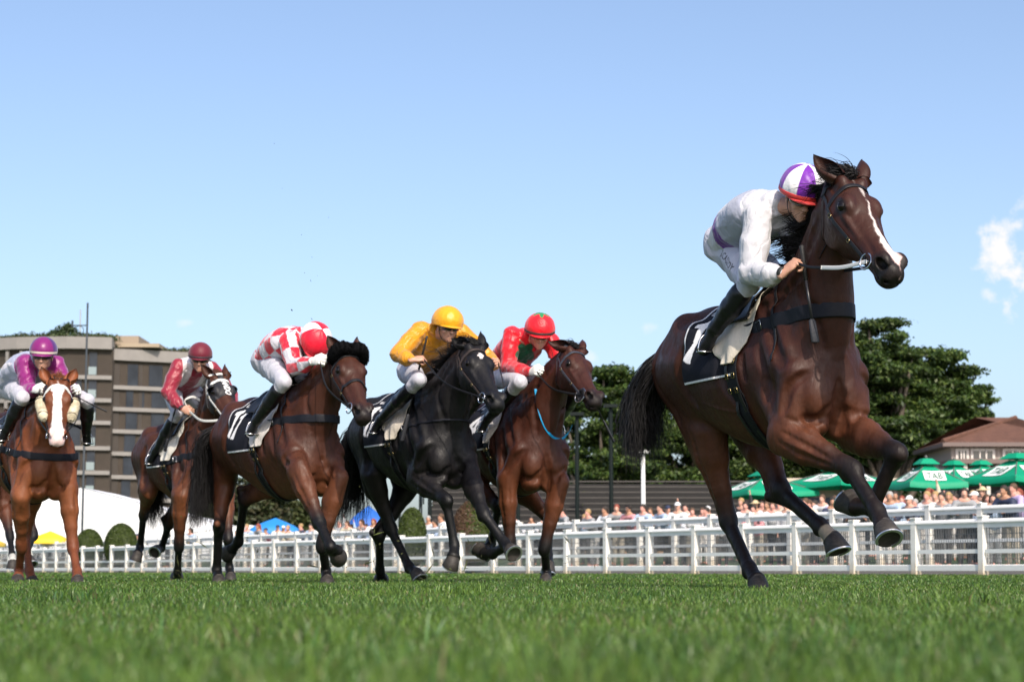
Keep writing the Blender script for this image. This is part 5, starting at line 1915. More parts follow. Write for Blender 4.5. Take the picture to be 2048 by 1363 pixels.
def strands(name, roots, paths, width, parent, m, seed=0):
    """paths: (n, k, 3) curves; builds crossed tapered ribbons as one mesh"""
    n, k, _ = paths.shape
    rng = np.random.RandomState(seed)
    tang = np.gradient(paths, axis=1)
    tang /= np.maximum(np.linalg.norm(tang, axis=2, keepdims=True), 1e-9)
    rv = rng.normal(size=(n, 1, 3))
    side = np.cross(tang, rv); side /= np.maximum(np.linalg.norm(side, axis=2, keepdims=True), 1e-9)
    side2 = np.cross(tang, side)
    t = np.linspace(0, 1, k)[None, :, None]
    w = width * (1 - t ** 2.2) * (.6 + .8 * rng.rand(n, 1, 1)) + .0003
    V = []; Fc = []
    tri = [side * w, -side * .5 * w + side2 * .87 * w, -side * .5 * w - side2 * .87 * w]
    V = np.stack([paths + q for q in tri], 2).reshape(-1, 3)        # n,k,3(verts)
    base = (np.arange(n)[:, None] * k + np.arange(k - 1)[None, :]) * 3
    Fs = []
    for e in range(3):
        f = (e + 1) % 3
        Fs.append(np.stack([base + e, base + f, base + 3 + f, base + 3 + e], -1).reshape(-1, 4))
    return np_mesh(name, V, np.concatenate(Fs), m, parent, True)


def make_mane_tail(H):
    T, HP, G, sp, sc, root, ax, F = H['T'], H['HP'], H['G'], H['sp'], H['sc'], H['root'], H['ax'], H['F']
    hm = mat('hair_' + sp['key'], sp.get('hair', (.008, .007, .008)), .5, noise=.5, nscale=40, spec=.3)
    rng = np.random.RandomState(hash(sp['key']) % 1000 if False else sum(map(ord, sp['key'])))
    # crest line: cast upwards from the neck core
    cl = H['cl']
    core = spline(cl[1:], 40)
    tg = np.gradient(core, axis=0); tg /= np.linalg.norm(tg, axis=1, keepdims=True)
    lat = np.array([nrm(H['ax'][1] * (1 - i / 39) + H['l'] * i / 39) for i in range(40)])
    up = np.cross(tg, lat); up /= np.linalg.norm(up, axis=1, keepdims=True)
    crest = G.cast(core, up, -.006, rmax=.6)
    H['crest'] = crest
    mn = sp.get('mane', {})
    n = int(mn.get('n', 900) * 1.7)
    i = rng.uniform(mn.get('from', 6), 39, n)
    i0 = np.clip(i.astype(int), 0, 38); f = (i - i0)[:, None]
    rt = crest[i0] * (1 - f) + crest[i0 + 1] * f + lat[i0] * rng.normal(0, .008, (n, 1)) * sc
    d0 = up[i0]
    side = mn.get('side', 1)
    wind = np.asarray(mn.get('wind', (-.8, -.1, .15)), float)
    ln = mn.get('len', .20) * sc * (.5 + .7 * rng.rand(n)) * (.75 + .25 * np.sin(i * .7)) * (1 - (1 - mn.get('len_top', 1)) * sstep(22, 36, i))
    k = 9
    t = np.linspace(0, 1, k)[None, :, None]
    clump = np.floor(i * 1.6)
    crng = np.random.RandomState(5)
    tab = crng.normal(0, 1, (200, 3))
    cv = tab[clump.astype(int) % 200]
    drift = wind[None, :] + .22 * cv + .10 * rng.normal(size=(n, 3))
    d = d0 * .5 + lat[i0] * side * mn.get('lean', .5) + .1 * rng.normal(size=(n, 3))
    path = rt[:, None, :] + ln[:, None, None] * (d[:, None, :] * t * (1 - .5 * t) + drift[:, None, :] * t ** 1.5 + np.array([0, 0, -mn.get('drop', .25)]) * t ** 2
                                             + .06 * np.sin(t * 6 + cv[:, None, 0:1] * 3) * cv[:, None, :])
    strands('mane', rt, path, .0021 * sc, root, hm, 1)
    # forelock
    fl = sp.get('forelock', {})
    n = int(fl.get('n', 260) * 2)
    if n:
        rt = np.array([HP(-.01 + .035 * rng.rand(), rng.normal(0, .018), .008) for _ in range(n)])
        wd = np.asarray(fl.get('dir', (-.3, 0, .6)), float)
        an = H['a'] * fl.get('a', -.15) + H['n'] * fl.get('nn', .55) + H['l'] * fl.get('l', -.2)
        ln = fl.get('len', .13) * sc * (.5 + .6 * rng.rand(n))
        dr = an[None] + .22 * rng.normal(size=(n, 3))
        end = np.asarray(fl.get('end', (-.9, -.3, -.5)), float)
        path = rt[:, None, :] + ln[:, None, None] * (dr[:, None, :] * t * (1.3 - .6 * t) + (end[None] + .2 * rng.normal(size=(n, 3)))[:, None, :] * t ** 2.2)
        strands('forelock', rt, path, .0018 * sc, root, hm, 2)
    # tail
    tl = sp.get('tail')
    if tl:
        dock = T(-1.17, 0, -.17)
        pts = [dock + ax[0] * .03]
        if tl.get('mode') == 'px':
            for (px, py, u) in tl['pts']:
                pts.append(F.at_u(px, py, u))
        cv = spline(pts, 12)
        H['tailcv'] = cv
        n = int(tl.get('n', 1500) * 1.5)
        spread = tl.get('spread', .09)
        s = np.linspace(0, 1, 12)
        off = rng.normal(size=(n, 1, 3)) * np.array([.8, 1, .55])
        cl_ = rng.randint(0, 24, n)
        cof = np.random.RandomState(9).normal(size=(24, 1, 3))
        wsp = (.012 + spread * s ** .8)[None, :, None]
        stag = rng.uniform(.72, 1.06, n)
        idx = stag[:, None] * s[None, :] * 11
        i0 = np.clip(idx.astype(int), 0, 10); fr = idx - i0
        base = cv[i0] * (1 - fr[..., None]) + cv[i0 + 1] * fr[..., None]
        path = base + (off * .45 + cof[cl_] * .6) * wsp + .012 * rng.normal(size=(n, 12, 3)) * s[None, :, None] ** 2
        strands('tail', None, path, .0027 * sc, root, hm, 3)
        mb = MB()
        mb.tube(cv[:7], [.035 * sc, .032 * sc, .028 * sc, .024 * sc, .02 * sc, .012 * sc, .004], 10)
        mb.build('dock', hm, root, True)
def blaze_h1(t, w, z):
    c = .008 * np.sin(t * 12)
    wd = np.interp(t, [.06, .09, .13, .165, .22, .32, .42, .50, .56, .60], [0, .009, .010, .0, .0035, .005, .010, .019, .022, .0])
    return sstep(.004, -.004, np.abs(w - .004 - c) - wd) * (z > -.07) * np.where(t < .16, .55, .95)


H1 = dict(key='lead', W=(1582, 572, 11.2), psi=-66, scale=1.10, pitch=1.0, vox=.008,
          label='dark bay racehorse with a white nose streak, leading and closest',
          coat=(0.0354, 0.0106, 0.0067), light=(0.1045, 0.0342, 0.0150), points=.95,
          fr=dict(p=[(1577, 874), (1701, 937), (1755, 1022), (1768, 1054)], sole=12),
          fl=dict(p=[(1712, 865), (1793, 905), (1745, 1015), (1712, 1012)], sole=35),
          hr=dict(p=[(1416, 862), (1457, 1042), (1500, 1138), (1514, 1160)], w=-.1, sole=45),
          hl=dict(p=[(-.68, .20, -.68), (1562, 980), (1641, 1050), (1664, 1076)], w=.1, sole=32),
          head=dict(poll=(1697, 352), nose=(1800, 522), yaw=8, roll=7, neck=.84, size=1.15),
          socks={'hl': (2.42, (.28, .23, .17))},
          blaze=blaze_h1,
          mane=dict(n=1500, side=-1, len=.20, wind=(-.75, -.35, .0), drop=.2, lean=.3, len_top=.7),
          forelock=dict(n=420, len=.15),
          ear_r=dict(out=.45, back=.2, open=30), ear_l=dict(out=.25, back=.15, open=60),
          tail=dict(mode='px', pts=[(1304, 742, -1.27), (1284, 785, -1.36), (1276, 840, -1.38), (1279, 888, -1.36)], spread=.075, n=2400))


def zero_blaze(t, w, z): return np.zeros_like(t)


def blaze_star(t, w, z):
    return (np.hypot((t - .155) / .032, (w - .002) / .026) + .35 * np.abs(np.sin(np.arctan2(w, t - .155) * 2)) < 1.05).astype(float) * (z > -.06)


def blaze_h6(t, w, z):
    wd = np.interp(t, [.045, .07, .11, .16, .22, .30, .42, .50, .58, .64], [.0, .016, .048, .034, .027, .030, .032, .044, .050, .05])
    return sstep(.004, -.004, np.abs(w + .004) - wd) * (z > -.085)


BAY = dict(coat=(0.0400, 0.0129, 0.0073), light=(0.1184, 0.0410, 0.0178))
H2 = dict(key='second', W=(595, 779, 16.0), psi=-58, scale=1.06, vox=.0115,
          label='bay racehorse with a fluffy black roll across its forehead', coat=(0.0446, 0.0134, 0.0073), light=(0.1324, 0.0437, 0.0178),
          fr=dict(p=[(600, 950), (638, 1043), (661, 1092), (670, 1101)], sole=-5),
          fl=dict(p=[(672, 966), (645, 1088), (652, 1142), (654, 1158)], sole=40),
          hr=dict(p=[(452, 955), (438, 1054), (434, 1140), (437, 1156)], sole=42),
          hl=dict(p=[(-.66, .19, -.66), (489, 1000), (477, 1083), (464, 1098)], sole=20),
          head=dict(poll=(694, 696), nose=(734, 818), yaw=-6, roll=0, neck=.80, size=1.13),
          mane=dict(n=500, side=-1, len=.10, wind=(-.6, -.2, .0), drop=.5, lean=.4), forelock=dict(n=0),
          ear_r=dict(out=.25, back=.3, open=40), ear_l=dict(out=.2, back=.25, open=40),
          tail=dict(mode='px', pts=[(408, 880, -1.28), (404, 940, -1.34), (400, 1000, -1.34), (396, 1040, -1.32)], spread=.07, n=900))
H3 = dict(key='black', W=(862, 771, 16.8), psi=-62, scale=1.08, vox=.0115,
          label='black racehorse with a small white star on its forehead', coat=(.0060, .0055, .0070), light=(0.0122, 0.0098, 0.0104), dark=(.0045, .0045, .0055),
          hair=(.004, .004, .005), rough=.48,
          fr=dict(p=[(838, 958), (892, 999), (909, 1090), (907, 1113)], sole=62),
          fl=dict(p=[(940, 956), (967, 1026), (1010, 1086), (1020, 1099)], sole=10),
          hr=dict(p=[(745, 948), (782, 1057), (819, 1134), (832, 1145)], sole=30),
          hl=dict(p=[(-.70, .19, -.68), (759, 1070), (760, 1140), (763, 1156)], sole=42),
          head=dict(poll=(947, 686), nose=(1002, 794), yaw=6, roll=4, neck=.80, size=1.13),
          blaze=blaze_star,
          mane=dict(n=1100, side=-1, len=.17, wind=(-.5, -.3, .15), drop=.4, lean=.4), forelock=dict(n=260, len=.13, l=-.5, nn=.3, a=-.4),
          ear_r=dict(out=.5, back=.5, open=40, len=.8), ear_l=dict(out=.15, back=.15, open=50),
          tail=dict(mode='px', pts=[(706, 870, -1.3), (700, 930, -1.42), (692, 985, -1.5), (684, 1020, -1.5)], spread=.11, n=1100))
H4 = dict(key='blue_strap', W=(1054, 783, 17.3), psi=-69, scale=1.08, vox=.0115,
          label='bay racehorse wearing a bright blue neck strap', coat=(0.0400, 0.0112, 0.0067), light=(0.1184, 0.0376, 0.0150),
          fr=dict(p=[(1014, 970), (1020, 1088), (985, 1108), (968, 1104)], sole=30, pick=[None, None, 'far', None]),
          fl=dict(p=[(1116, 975), (1089, 1094), (1093, 1145), (1092, 1156)], sole=42),
          hr=dict(p=[(-.75, -.20, -.68), (997, 1012), (982, 1085), (973, 1098)], sole=35),
          hl=dict(p=[(-.72, .20, -.68), (1100, 1040), (1096, 1110), (1097, 1128)], sole=35),
          head=dict(poll=(1148, 694), nose=(1200, 789), yaw=22, roll=3, neck=.80, size=1.12),
          mane=dict(n=700, side=1, len=.11, wind=(-.5, .1, .1), drop=.5, lean=.4), forelock=dict(n=240, len=.11),
          ear_r=dict(out=.6, back=.6, open=40), ear_l=dict(out=.25, back=.2, open=50),
          tail=dict(mode='px', pts=[(955, 880, -1.35), (950, 940, -1.4), (950, 990, -1.4)], spread=.06, n=500))
H5 = dict(key='hooded', W=(399, 836, 20.2), psi=-57, scale=1.06, vox=.013,
          label='bay racehorse in a black hood with white lettering', coat=(0.0486, 0.0151, 0.0078), light=(0.1393, 0.0465, 0.0178),
          fr=dict(p=[(360, 1000), (358, 1090), (355, 1143), (355, 1154)], sole=42),
          fl=dict(p=[(452, 1000), (456, 1075), (459, 1136), (461, 1150)], sole=42),
          hr=dict(p=[(297, 975), (287, 1030), (280, 1094), (276, 1106)], sole=58),
          hl=dict(p=[(-.74, .19, -.68), (338, 1048), (323, 1096), (315, 1098)], sole=30),
          head=dict(poll=(437, 749), nose=(478, 838), yaw=2, roll=6, neck=.80, size=1.12),
          mane=dict(n=500, side=-1, len=.12, wind=(-.5, -.2, .1), drop=.4, lean=.4), forelock=dict(n=0),
          ear_r=dict(out=.35, back=.2, open=40), ear_l=dict(out=.15, back=.15, open=50),
          tail=dict(mode='px', pts=[(292, 930, -1.1), (305, 985, -1.05), (308, 1040, -1.05)], spread=.07, n=700))
H6 = dict(key='chestnut', W=(80, 806, 17.6), psi=-60, scale=1.06, vox=.0115,
          label='chestnut racehorse with a broad white blaze and cream fleece cheek rolls', coat=(0.1245, 0.0370, 0.0139), light=(0.2053, 0.0684, 0.0257), dark=(.13, .035, .016), points=.6, muzzle=.25,
          hair=(.16, .05, .02),
          fr=dict(p=[(41, 1000), (43, 1091), (38, 1140), (36, 1155)], sole=42),
          fl=dict(p=[(137, 990), (146, 1094), (154, 1143), (155, 1157)], sole=42),
          hr=dict(p=[(-.78, -.19, -.68), (-1.10, -.16, -1.00), (-.98, -.13, -1.37), (-.93, -.13, -1.48)], sole=42),
          hl=dict(p=[(-.72, .19, -.68), (-.86, .16, -1.08), (-.62, .13, -1.38), (-.54, .13, -1.46)], sole=40),
          head=dict(poll=(117, 758), nose=(115, 868), yaw=-14, roll=0, neck=.80, size=1.12),
          blaze=blaze_h6, blaze_col=(.78, .74, .72), ear_col=(.22, .07, .028),
          mane=dict(n=350, side=-1, len=.09, wind=(-.5, -.2, .0), drop=.5, lean=.4), forelock=dict(n=200, len=.08, l=0, nn=.4, a=-.5, end=(-.3, 0, .1)),
          ear_r=dict(out=.38, back=.2, open=20), ear_l=dict(out=.38, back=.2, open=20),
          tail=dict(mode='px', pts=[(-20, 900, -1.3), (-30, 960, -1.4), (-35, 1010, -1.4)], spread=.08, n=300))
H7 = dict(key='trailing', W=(-10, 880, 24.0), psi=-60, scale=1.06, vox=.02,
          label='dark bay racehorse trailing last, mostly hidden behind the chestnut', coat=(0.0471, 0.0152, 0.0092), light=(0.1068, 0.0362, 0.0177),
          fr=dict(p=[(8, 1010), (20, 1072), (24, 1108), (25, 1122)], sole=50), fl=dict(p=[(50, 1005), (68, 1068), (54, 1106), (60, 1118)], sole=20),
          hr=dict(p=[(-.78, -.19, -.68), (-1.10, -.16, -1.00), (-.98, -.13, -1.40), (-.93, -.13, -1.50)], sole=42),
          hl=dict(p=[(-.72, .19, -.68), (-.86, .16, -1.08), (-.62, .13, -1.38), (-.54, .13, -1.46)], sole=40),
          head=dict(poll=(34, 832), nose=(52, 908), yaw=0, roll=0, neck=.80, size=1.0),
          socks={'fr': (2.2, (.42, .42, .40))},
          mane=dict(n=120, side=-1, len=.09, wind=(-.5, -.2, .0), drop=.5, lean=.4), forelock=dict(n=0), tail=None)
def torso_t(V, K):
    a, b = K['pelvis'], K['neck']
    t = ((V - a) @ (b - a)) / ((b - a) @ (b - a))
    d, _ = seg_dist(V, a, b)
    arm = np.full(len(V), 9.0)
    for s_ in 'rl':
        for p, q in (('sh_', 'el_'), ('el_', 'wr_')):
            dd, _ = seg_dist(V, K[p + s_], K[q + s_]); arm = np.minimum(arm, dd)
    return t, d, arm


def silk_h1(V, K, H, fr):
    t, d, arm = torso_t(V, K)
    c = np.tile((.56, .56, .61), (len(V), 1))
    tt = t + .10 * (V[:, 2] - K['pelvis'][2]) - .05
    c[(tt > .10) & (tt < .26) & (arm > .085)] = (.13, .015, .26)
    c[(tt > .26) & (tt < .80) & (arm > .085)] = (.36, .38, .48)
    return c


def cap_h1(az, ph):
    c = np.tile((.80, .79, .82), (len(az), 1))
    q = (np.degrees(az) + 360 + 14) % 90
    c[(q < 45) & (ph > .05)] = (.16, .015, .34)
    c[ph > R(93)] = (.62, .05, .05)
    return c


J1 = dict(label='jockey in white and purple satin riding the leading dark bay',
          j=dict(pelvis=(1468, 480, -0.38), neck=(1548, 412, 0.10), head=(1604, 396, 0.29), sh_r=(1517, 434, 0.08), el_r=(1503, 540, 0.10), wr_r=(1567, 546, 0.38),
                 hip_r=(1470, 505, -0.34), kn_r=(1498, 566, 'w', -.27), an_r=(1432, 655, 'w', -.335), toe_r=(1412, 696, 'w', -.36)),
          hand_r=dict(to=(1600, 515, 0.44)), face=(.86, -.28, -.50), up=(.3, 0, 1), vox=.0062,
          hs=1.06, silk=silk_h1, cap=cap_h1, cuff=(.02, .02, .02), thigh_text=('J.CASSIDY', (.06, -.02, .28, .03)), breech=(.52, .52, .62), rim=(.62, .05, .05), s=1.04)
def silk_h2(V, K, H, fr):
    t, d, arm = torso_t(V, K)
    R_, W_ = np.array((.68, .006, .030)), np.array((.60, .58, .64))
    a, b = K['pelvis'], K['neck']; ax_ = nrm(b - a)
    rel = V - a
    y = rel[:, 1]; ang = np.arctan2(y, rel[:, 2] - (rel @ ax_) * ax_[2])
    chk = (np.floor(t * 4.2) + np.floor(ang / .66 + 20)) % 2
    c = np.where(chk[:, None] > .5, R_, W_)
    for s_ in 'rl':
        for p, q, o in (('sh_', 'el_', 0), ('el_', 'wr_', 1)):
            dd, tt = seg_dist(V, K[p + s_], K[q + s_])
            m = (dd < .105) & (dd <= arm + 1e-6)
            ln = nrm(K[q + s_] - K[p + s_]); e = nrm(np.cross(ln, [0, 0, 1])); g = np.cross(ln, e)
            an = np.arctan2((V - K[p + s_]) @ g, (V - K[p + s_]) @ e)
            k2 = (np.floor(tt * 2 + o) + np.floor(an / 1.05 + 10)) % 2
            c[m] = np.where(k2[m][:, None] > .5, R_, W_)
    return c


def cap_h2(az, ph):
    c = np.tile((.68, .006, .030), (len(az), 1))
    d = np.degrees(az)
    c[((d > -120) & (d < -40)) | ((d > 95) & (d < 150))] = (.74, .72, .80)
    return c


def silk_plain(col, dark=None):
    def fn(V, K, H, fr): return np.tile(np.array(col), (len(V), 1))
    return fn


def cap_plain(col):
    return lambda az, ph: np.tile(np.array(col), (len(az), 1))


def silk_h4(V, K, H, fr):
    t, d, arm = torso_t(V, K)
    c = np.tile((.68, .006, .020), (len(V), 1))
    ch = K['neck'] * .78 + K['pelvis'] * .22
    r, u = fr['r'], np.array([0, 0, 1.0])
    x = (V - ch) @ r; z = (V - ch) @ u
    th = np.arctan2(z + .09, x); rr = np.hypot(x, z + .09)
    front = ((V - K['pelvis']) @ H['ax'][0] > .25) & (z < .0) & (arm > .062)
    c[front & (rr < .062 + .030 * np.abs(np.cos(th * 2.5 + .8)))] = (.0, .12, .05)
    return c


def cap_h4(az, ph):
    c = np.tile((.70, .006, .018), (len(az), 1))
    c[ph < .42 + .16 * np.cos(az * 5)] = (.01, .22, .07)
    return c


def silk_h5(V, K, H, fr):
    t, d, arm = torso_t(V, K)
    c = np.tile((.25, .009, .030), (len(V), 1))
    for s_ in 'rl':
        k = K['neck'] * .38 + K['sh_' + s_] * .62 + np.array([.0, 0, .0])
        x = np.abs((V - k)[:, 1]); 
        c[(x < .055) & (t > .45) & (arm > .03)] = (.66, .62, .66)
    return c


def silk_h6(V, K, H, fr):
    t, d, arm = torso_t(V, K)
    c = np.tile((.34, .37, .50), (len(V), 1))
    y = V[:, 1] - K['pelvis'][1]; z = V[:, 2]
    dm = (np.abs(((y * 9) % 1) - .5) + np.abs(((z * 7) % 1) - .5)) < .30
    c[dm] = (.66, .62, .70)
    a2 = np.full(len(V), 9.0)
    for s_ in 'rl':
        a0 = K['sh_' + s_] + (K['el_' + s_] - K['sh_' + s_]) * .05
        for p, q in ((a0, K['el_' + s_]), (K['el_' + s_], K['wr_' + s_])):
            dd, _ = seg_dist(V, p, q); a2 = np.minimum(a2, dd)
    c[a2 < .102] = (.23, .010, .155)
    return c


def cap_h6(az, ph):
    c = np.tile((.19, .010, .135), (len(az), 1))
    d = np.abs(np.degrees(az))
    c[(d > 52) & (d < 120)] = (.07, .010, .14)
    c[(ph > R(88)) & (ph < R(97))] = (.70, .64, .55)
    return c


J2 = dict(label='jockey in red and white check crouched with head down',
          j=dict(pelvis=(545, 716, -0.38), neck=(600, 676, 0.10), head=(627, 690, 0.28), sh_r=(578, 684, 0.12), el_r=(590, 728, 0.26), wr_r=(626, 722, 'w', -.15),
                 hip_r=(541, 728, -0.32), kn_r=(568, 764, 'w', -.27), an_r=(515, 838, 'w', -.335), toe_r=(504, 862, 'w', -.36)),
          hand_r=dict(to=(645, 716, 'w', -.13)), face=(.55, -.15, -.90), up=(.9, 0, .6), gloves=True, silk=silk_h2, cap=cap_h2, cuff=(.7, .7, .7), peak=True, hs=1.10)
J3 = dict(label='jockey in plain gold satin with bare hands and dark goggles',
          j=dict(pelvis=(835, 730, -0.36), neck=(872, 664, 0.16), head=(895, 656, 0.34), sh_r=(841, 660, 0.10), el_r=(796, 704, 0.16), wr_r=(825, 719, 0.36),
                 hip_r=(818, 742, -0.30), kn_r=(838, 760, 'w', -.27), an_r=(762, 838, 'w', -.335), toe_r=(750, 861, 'w', -.36)),
          hand_r=dict(to=(846, 716, 0.39)), face=(.95, -.05, -.16), up=(.15, .05, 1), silk=silk_plain((.60, .255, .004)), cap=cap_plain((.72, .33, .007)), cuff=(.55, .25, .01), hs=1.10)
J4 = dict(label='jockey in red satin with a green leaf on chest and cap',
          j=dict(pelvis=(1004, 742, -0.38), neck=(1062, 672, 0.14), head=(1079, 669, 0.34), sh_r=(1024, 670, 0.08), el_r=(1016, 730, 0.10), wr_r=(1062, 742, 'w', -.19),
                 hip_r=(1000, 752, -0.32), kn_r=(1040, 764, 'w', -.27), an_r=(976, 836, 'w', -.335), toe_r=(966, 858, 'w', -.36), sh_l=(1100, 682, 0.16), el_l=(1122, 716, 0.26)),
          hand_r=dict(to=(1084, 737, 'w', -.17)), face=(.90, -.28, -.34), up=(.2, 0, 1), gloves=True, silk=silk_h4, cap=cap_h4, cuff=(.5, .01, .02), hs=1.10, rim=(.05, .03, .03), cw=.0)
J5 = dict(label='jockey in maroon silks with white shoulders holding white reins',
          j=dict(pelvis=(360, 775, -0.36), neck=(392, 728, 0.16), head=(400, 719, 0.30), sh_r=(358, 732, 0.11), el_r=(336, 780, 0.14), wr_r=(364, 817, 0.34),
                 hip_r=(345, 784, -0.30), kn_r=(355, 826, 'w', -.27), an_r=(312, 900, 'w', -.335), toe_r=(300, 923, 'w', -.36), sh_l=(424, 738, 0.11)),
          hand_r=dict(to=(384, 824, 0.42)), face=(.78, -.42, -.20), up=(.1, 0, 1), silk=silk_h5, cap=cap_plain((.125, .006, .020)), cap_mat='cap_matt', cap_rough=.55, pom=False, puff=.2, cuff=(.02, .02, .03), rim=(.05, .03, .04))
J6 = dict(label='jockey in magenta sleeves and lettered magenta helmet on the chestnut',
          j=dict(pelvis=(27, 766, -0.38), neck=(76, 722, 0.14), head=(86, 713, 0.32), sh_r=(50, 727, 0.11), el_r=(56, 776, 0.16), wr_r=(68, 778, .40),
                 hip_r=(27, 776, -0.32), kn_r=(44, 795, 'w', -.27), an_r=(14, 856, 'w', -.335), toe_r=(5, 876, 'w', -.36), sh_l=(112, 728, 0.14), el_l=(126, 765, 0.19)),
          hand_r=dict(to=(84, 775, .52)), face=(.84, -.40, -.16), up=(.1, 0, 1), gloves=True, silk=silk_h6, cap=cap_h6, cap_mat='cap_gloss', cap_rough=.35, pom=False, puff=.2, cuff=(.23, .010, .155),
          cap_text=('miRunners', (-22, 40, .018, .046)), cw=.02)
# ------------------------------------------------------------------ tack
def strap(name, pts, nor, width, thick, m, parent, taper=None):
    """flat strap swept along pts; nor = outward normals"""
    pts = np.asarray(pts, float); nor = np.asarray(nor, float)
    nor = nor / np.linalg.norm(nor, axis=1, keepdims=True)
    tg = np.gradient(pts, axis=0); tg /= np.maximum(np.linalg.norm(tg, axis=1, keepdims=True), 1e-9)
    sd_ = np.cross(tg, nor); sd_ /= np.maximum(np.linalg.norm(sd_, axis=1, keepdims=True), 1e-9)
    n = len(pts)
    w = np.full(n, width) if taper is None else np.interp(np.linspace(0, 1, n), *taper) * width
    w = w[:, None] / 2
    prof = [(-1, 0), (-.96, .8), (-.8, 1), (.8, 1), (.96, .8), (1, 0)]
    k = len(prof)
    V = np.stack([pts + sd_ * w * a + nor * thick * b for a, b in prof], 1).reshape(-1, 3)
    fs = []
    for i in range(n - 1):
        for j in range(k):
            j2 = (j + 1) % k
            fs.append((i * k + j, i * k + j2, (i + 1) * k + j2, (i + 1) * k + j))
    fs.append(tuple(range(k))); fs.append(tuple((n - 1) * k + j for j in range(k - 1, -1, -1)))
    mb = MB(); mb.add(V, fs)
    return mb.build(name, m, parent, True)


def torus(name, c, axis, R_, r, m, parent, n=24):
    A = nrm(axis); u = nrm(np.cross(A, (0.3, .2, 1))); v = np.cross(A, u)
    mb = MB()
    pts = [c + (u * math.cos(t) + v * math.sin(t)) * R_ for t in np.linspace(0, 2 * math.pi, n)]
    mb.tube(pts, r, 6, cap=False)
    return mb.build(name, m, parent, True)


LEATHER = lambda: mat('black_leather', (.009, .009, .012), .48, noise=.3, nscale=50, bump=.0008, bscale=200, spec=.35)
METAL = lambda: mat('polished_metal', (.62, .62, .64), .22, metal=1.0)
BRASS = lambda: mat('brass', (.55, .42, .20), .3, metal=1.0)


def body_ring(H, u, phis, off, zc=-.40):
    """points round the barrel at station u; phi 0 = spine, negative = right side"""
    T, ax, G = H['T'], H['ax'], H['G']
    phis = np.asarray(phis, float); u = np.broadcast_to(u, phis.shape)
    c = np.array([T(a, 0, zc) for a in u])
    d = ax[1][None] * np.sin(phis)[:, None] + ax[2][None] * np.cos(phis)[:, None]
    return G.cast(c, d, off, rmax=.75), d


def cloth(H, name, m, ufun, phi0, phi1, off, nu=70, nv=110, paint=None, thick=.004, wav=0.004, parent=None, seed=0):
    """a cloth laid over the barrel. ufun(q, s) -> u, q 0..1 rear to front, s 0..1 along phi"""
    T, ax, G, sc = H['T'], H['ax'], H['G'], H['sc']
    q, s = np.meshgrid(np.linspace(0, 1, nu), np.linspace(0, 1, nv), indexing='ij')
    ph = phi0 + (phi1 - phi0) * s
    u = ufun(q, s)
    base, d = body_ring(H, u.ravel(), ph.ravel(), 0.0)
    o = (off(q, s) if callable(off) else np.full(q.shape, off)).ravel()
    rr = vnoise(base, 16, seed) * wav * np.clip(s.ravel() * 2 if phi0 == 0 else np.abs(ph.ravel()), .1, 1)
    Pp = base + d * (o + rr)[:, None] * 1.0
    g = Pp.reshape(nu, nv, 3)
    # light smoothing so the cloth bridges hollows
    for _ in range(6):
        g[1:-1, 1:-1] = (g[:-2, 1:-1] + g[2:, 1:-1] + g[1:-1, :-2] + g[1:-1, 2:]) / 4 * .6 + g[1:-1, 1:-1] * .4
    Dn = d.reshape(nu, nv, 3)
    arc = np.concatenate([np.zeros((nu, 1)), np.cumsum(np.linalg.norm(np.diff(g, axis=1), axis=2), axis=1)], 1)
    mid = int(np.argmin(np.abs(ph[0])))
    arc = (arc - arc[:, mid:mid + 1])                   # signed arc from the spine
    alen = np.concatenate([np.zeros((1, nv)), np.cumsum(np.linalg.norm(np.diff(g, axis=0), axis=2), axis=0)], 0)
    V = np.concatenate([(g + Dn * thick).reshape(-1, 3), g.reshape(-1, 3)])
    I = np.arange(nu * nv).reshape(nu, nv)
    F1 = np.stack([I[:-1, :-1], I[1:, :-1], I[1:, 1:], I[:-1, 1:]], -1).reshape(-1, 4)
    N = nu * nv
    F2 = F1[:, ::-1] + N
    rim = []
    for a, b in list(zip(I[0, :-1], I[0, 1:])) + list(zip(I[1:, 0], I[:-1, 0]))[::-1] + list(zip(I[-1, 1:], I[-1, :-1])) + list(zip(I[:-1, -1], I[1:, -1])):
        rim.append((a, b, b + N, a + N))
    Fa = np.concatenate([F1, F2, np.array(rim)])
    colr = None
    if paint is not None:
        c = paint(alen.ravel(), arc.ravel(), q.ravel(), s.ravel(), alen.max(), arc)
        colr = np.concatenate([c, c])
    o_ = np_mesh(name, V, Fa, m, parent or H['root'], True, colr)
    H[name + '_grid'] = g
    return o_


BLACKC = np.array([.008, .009, .015]); WHITEC = np.array([.74, .74, .76])


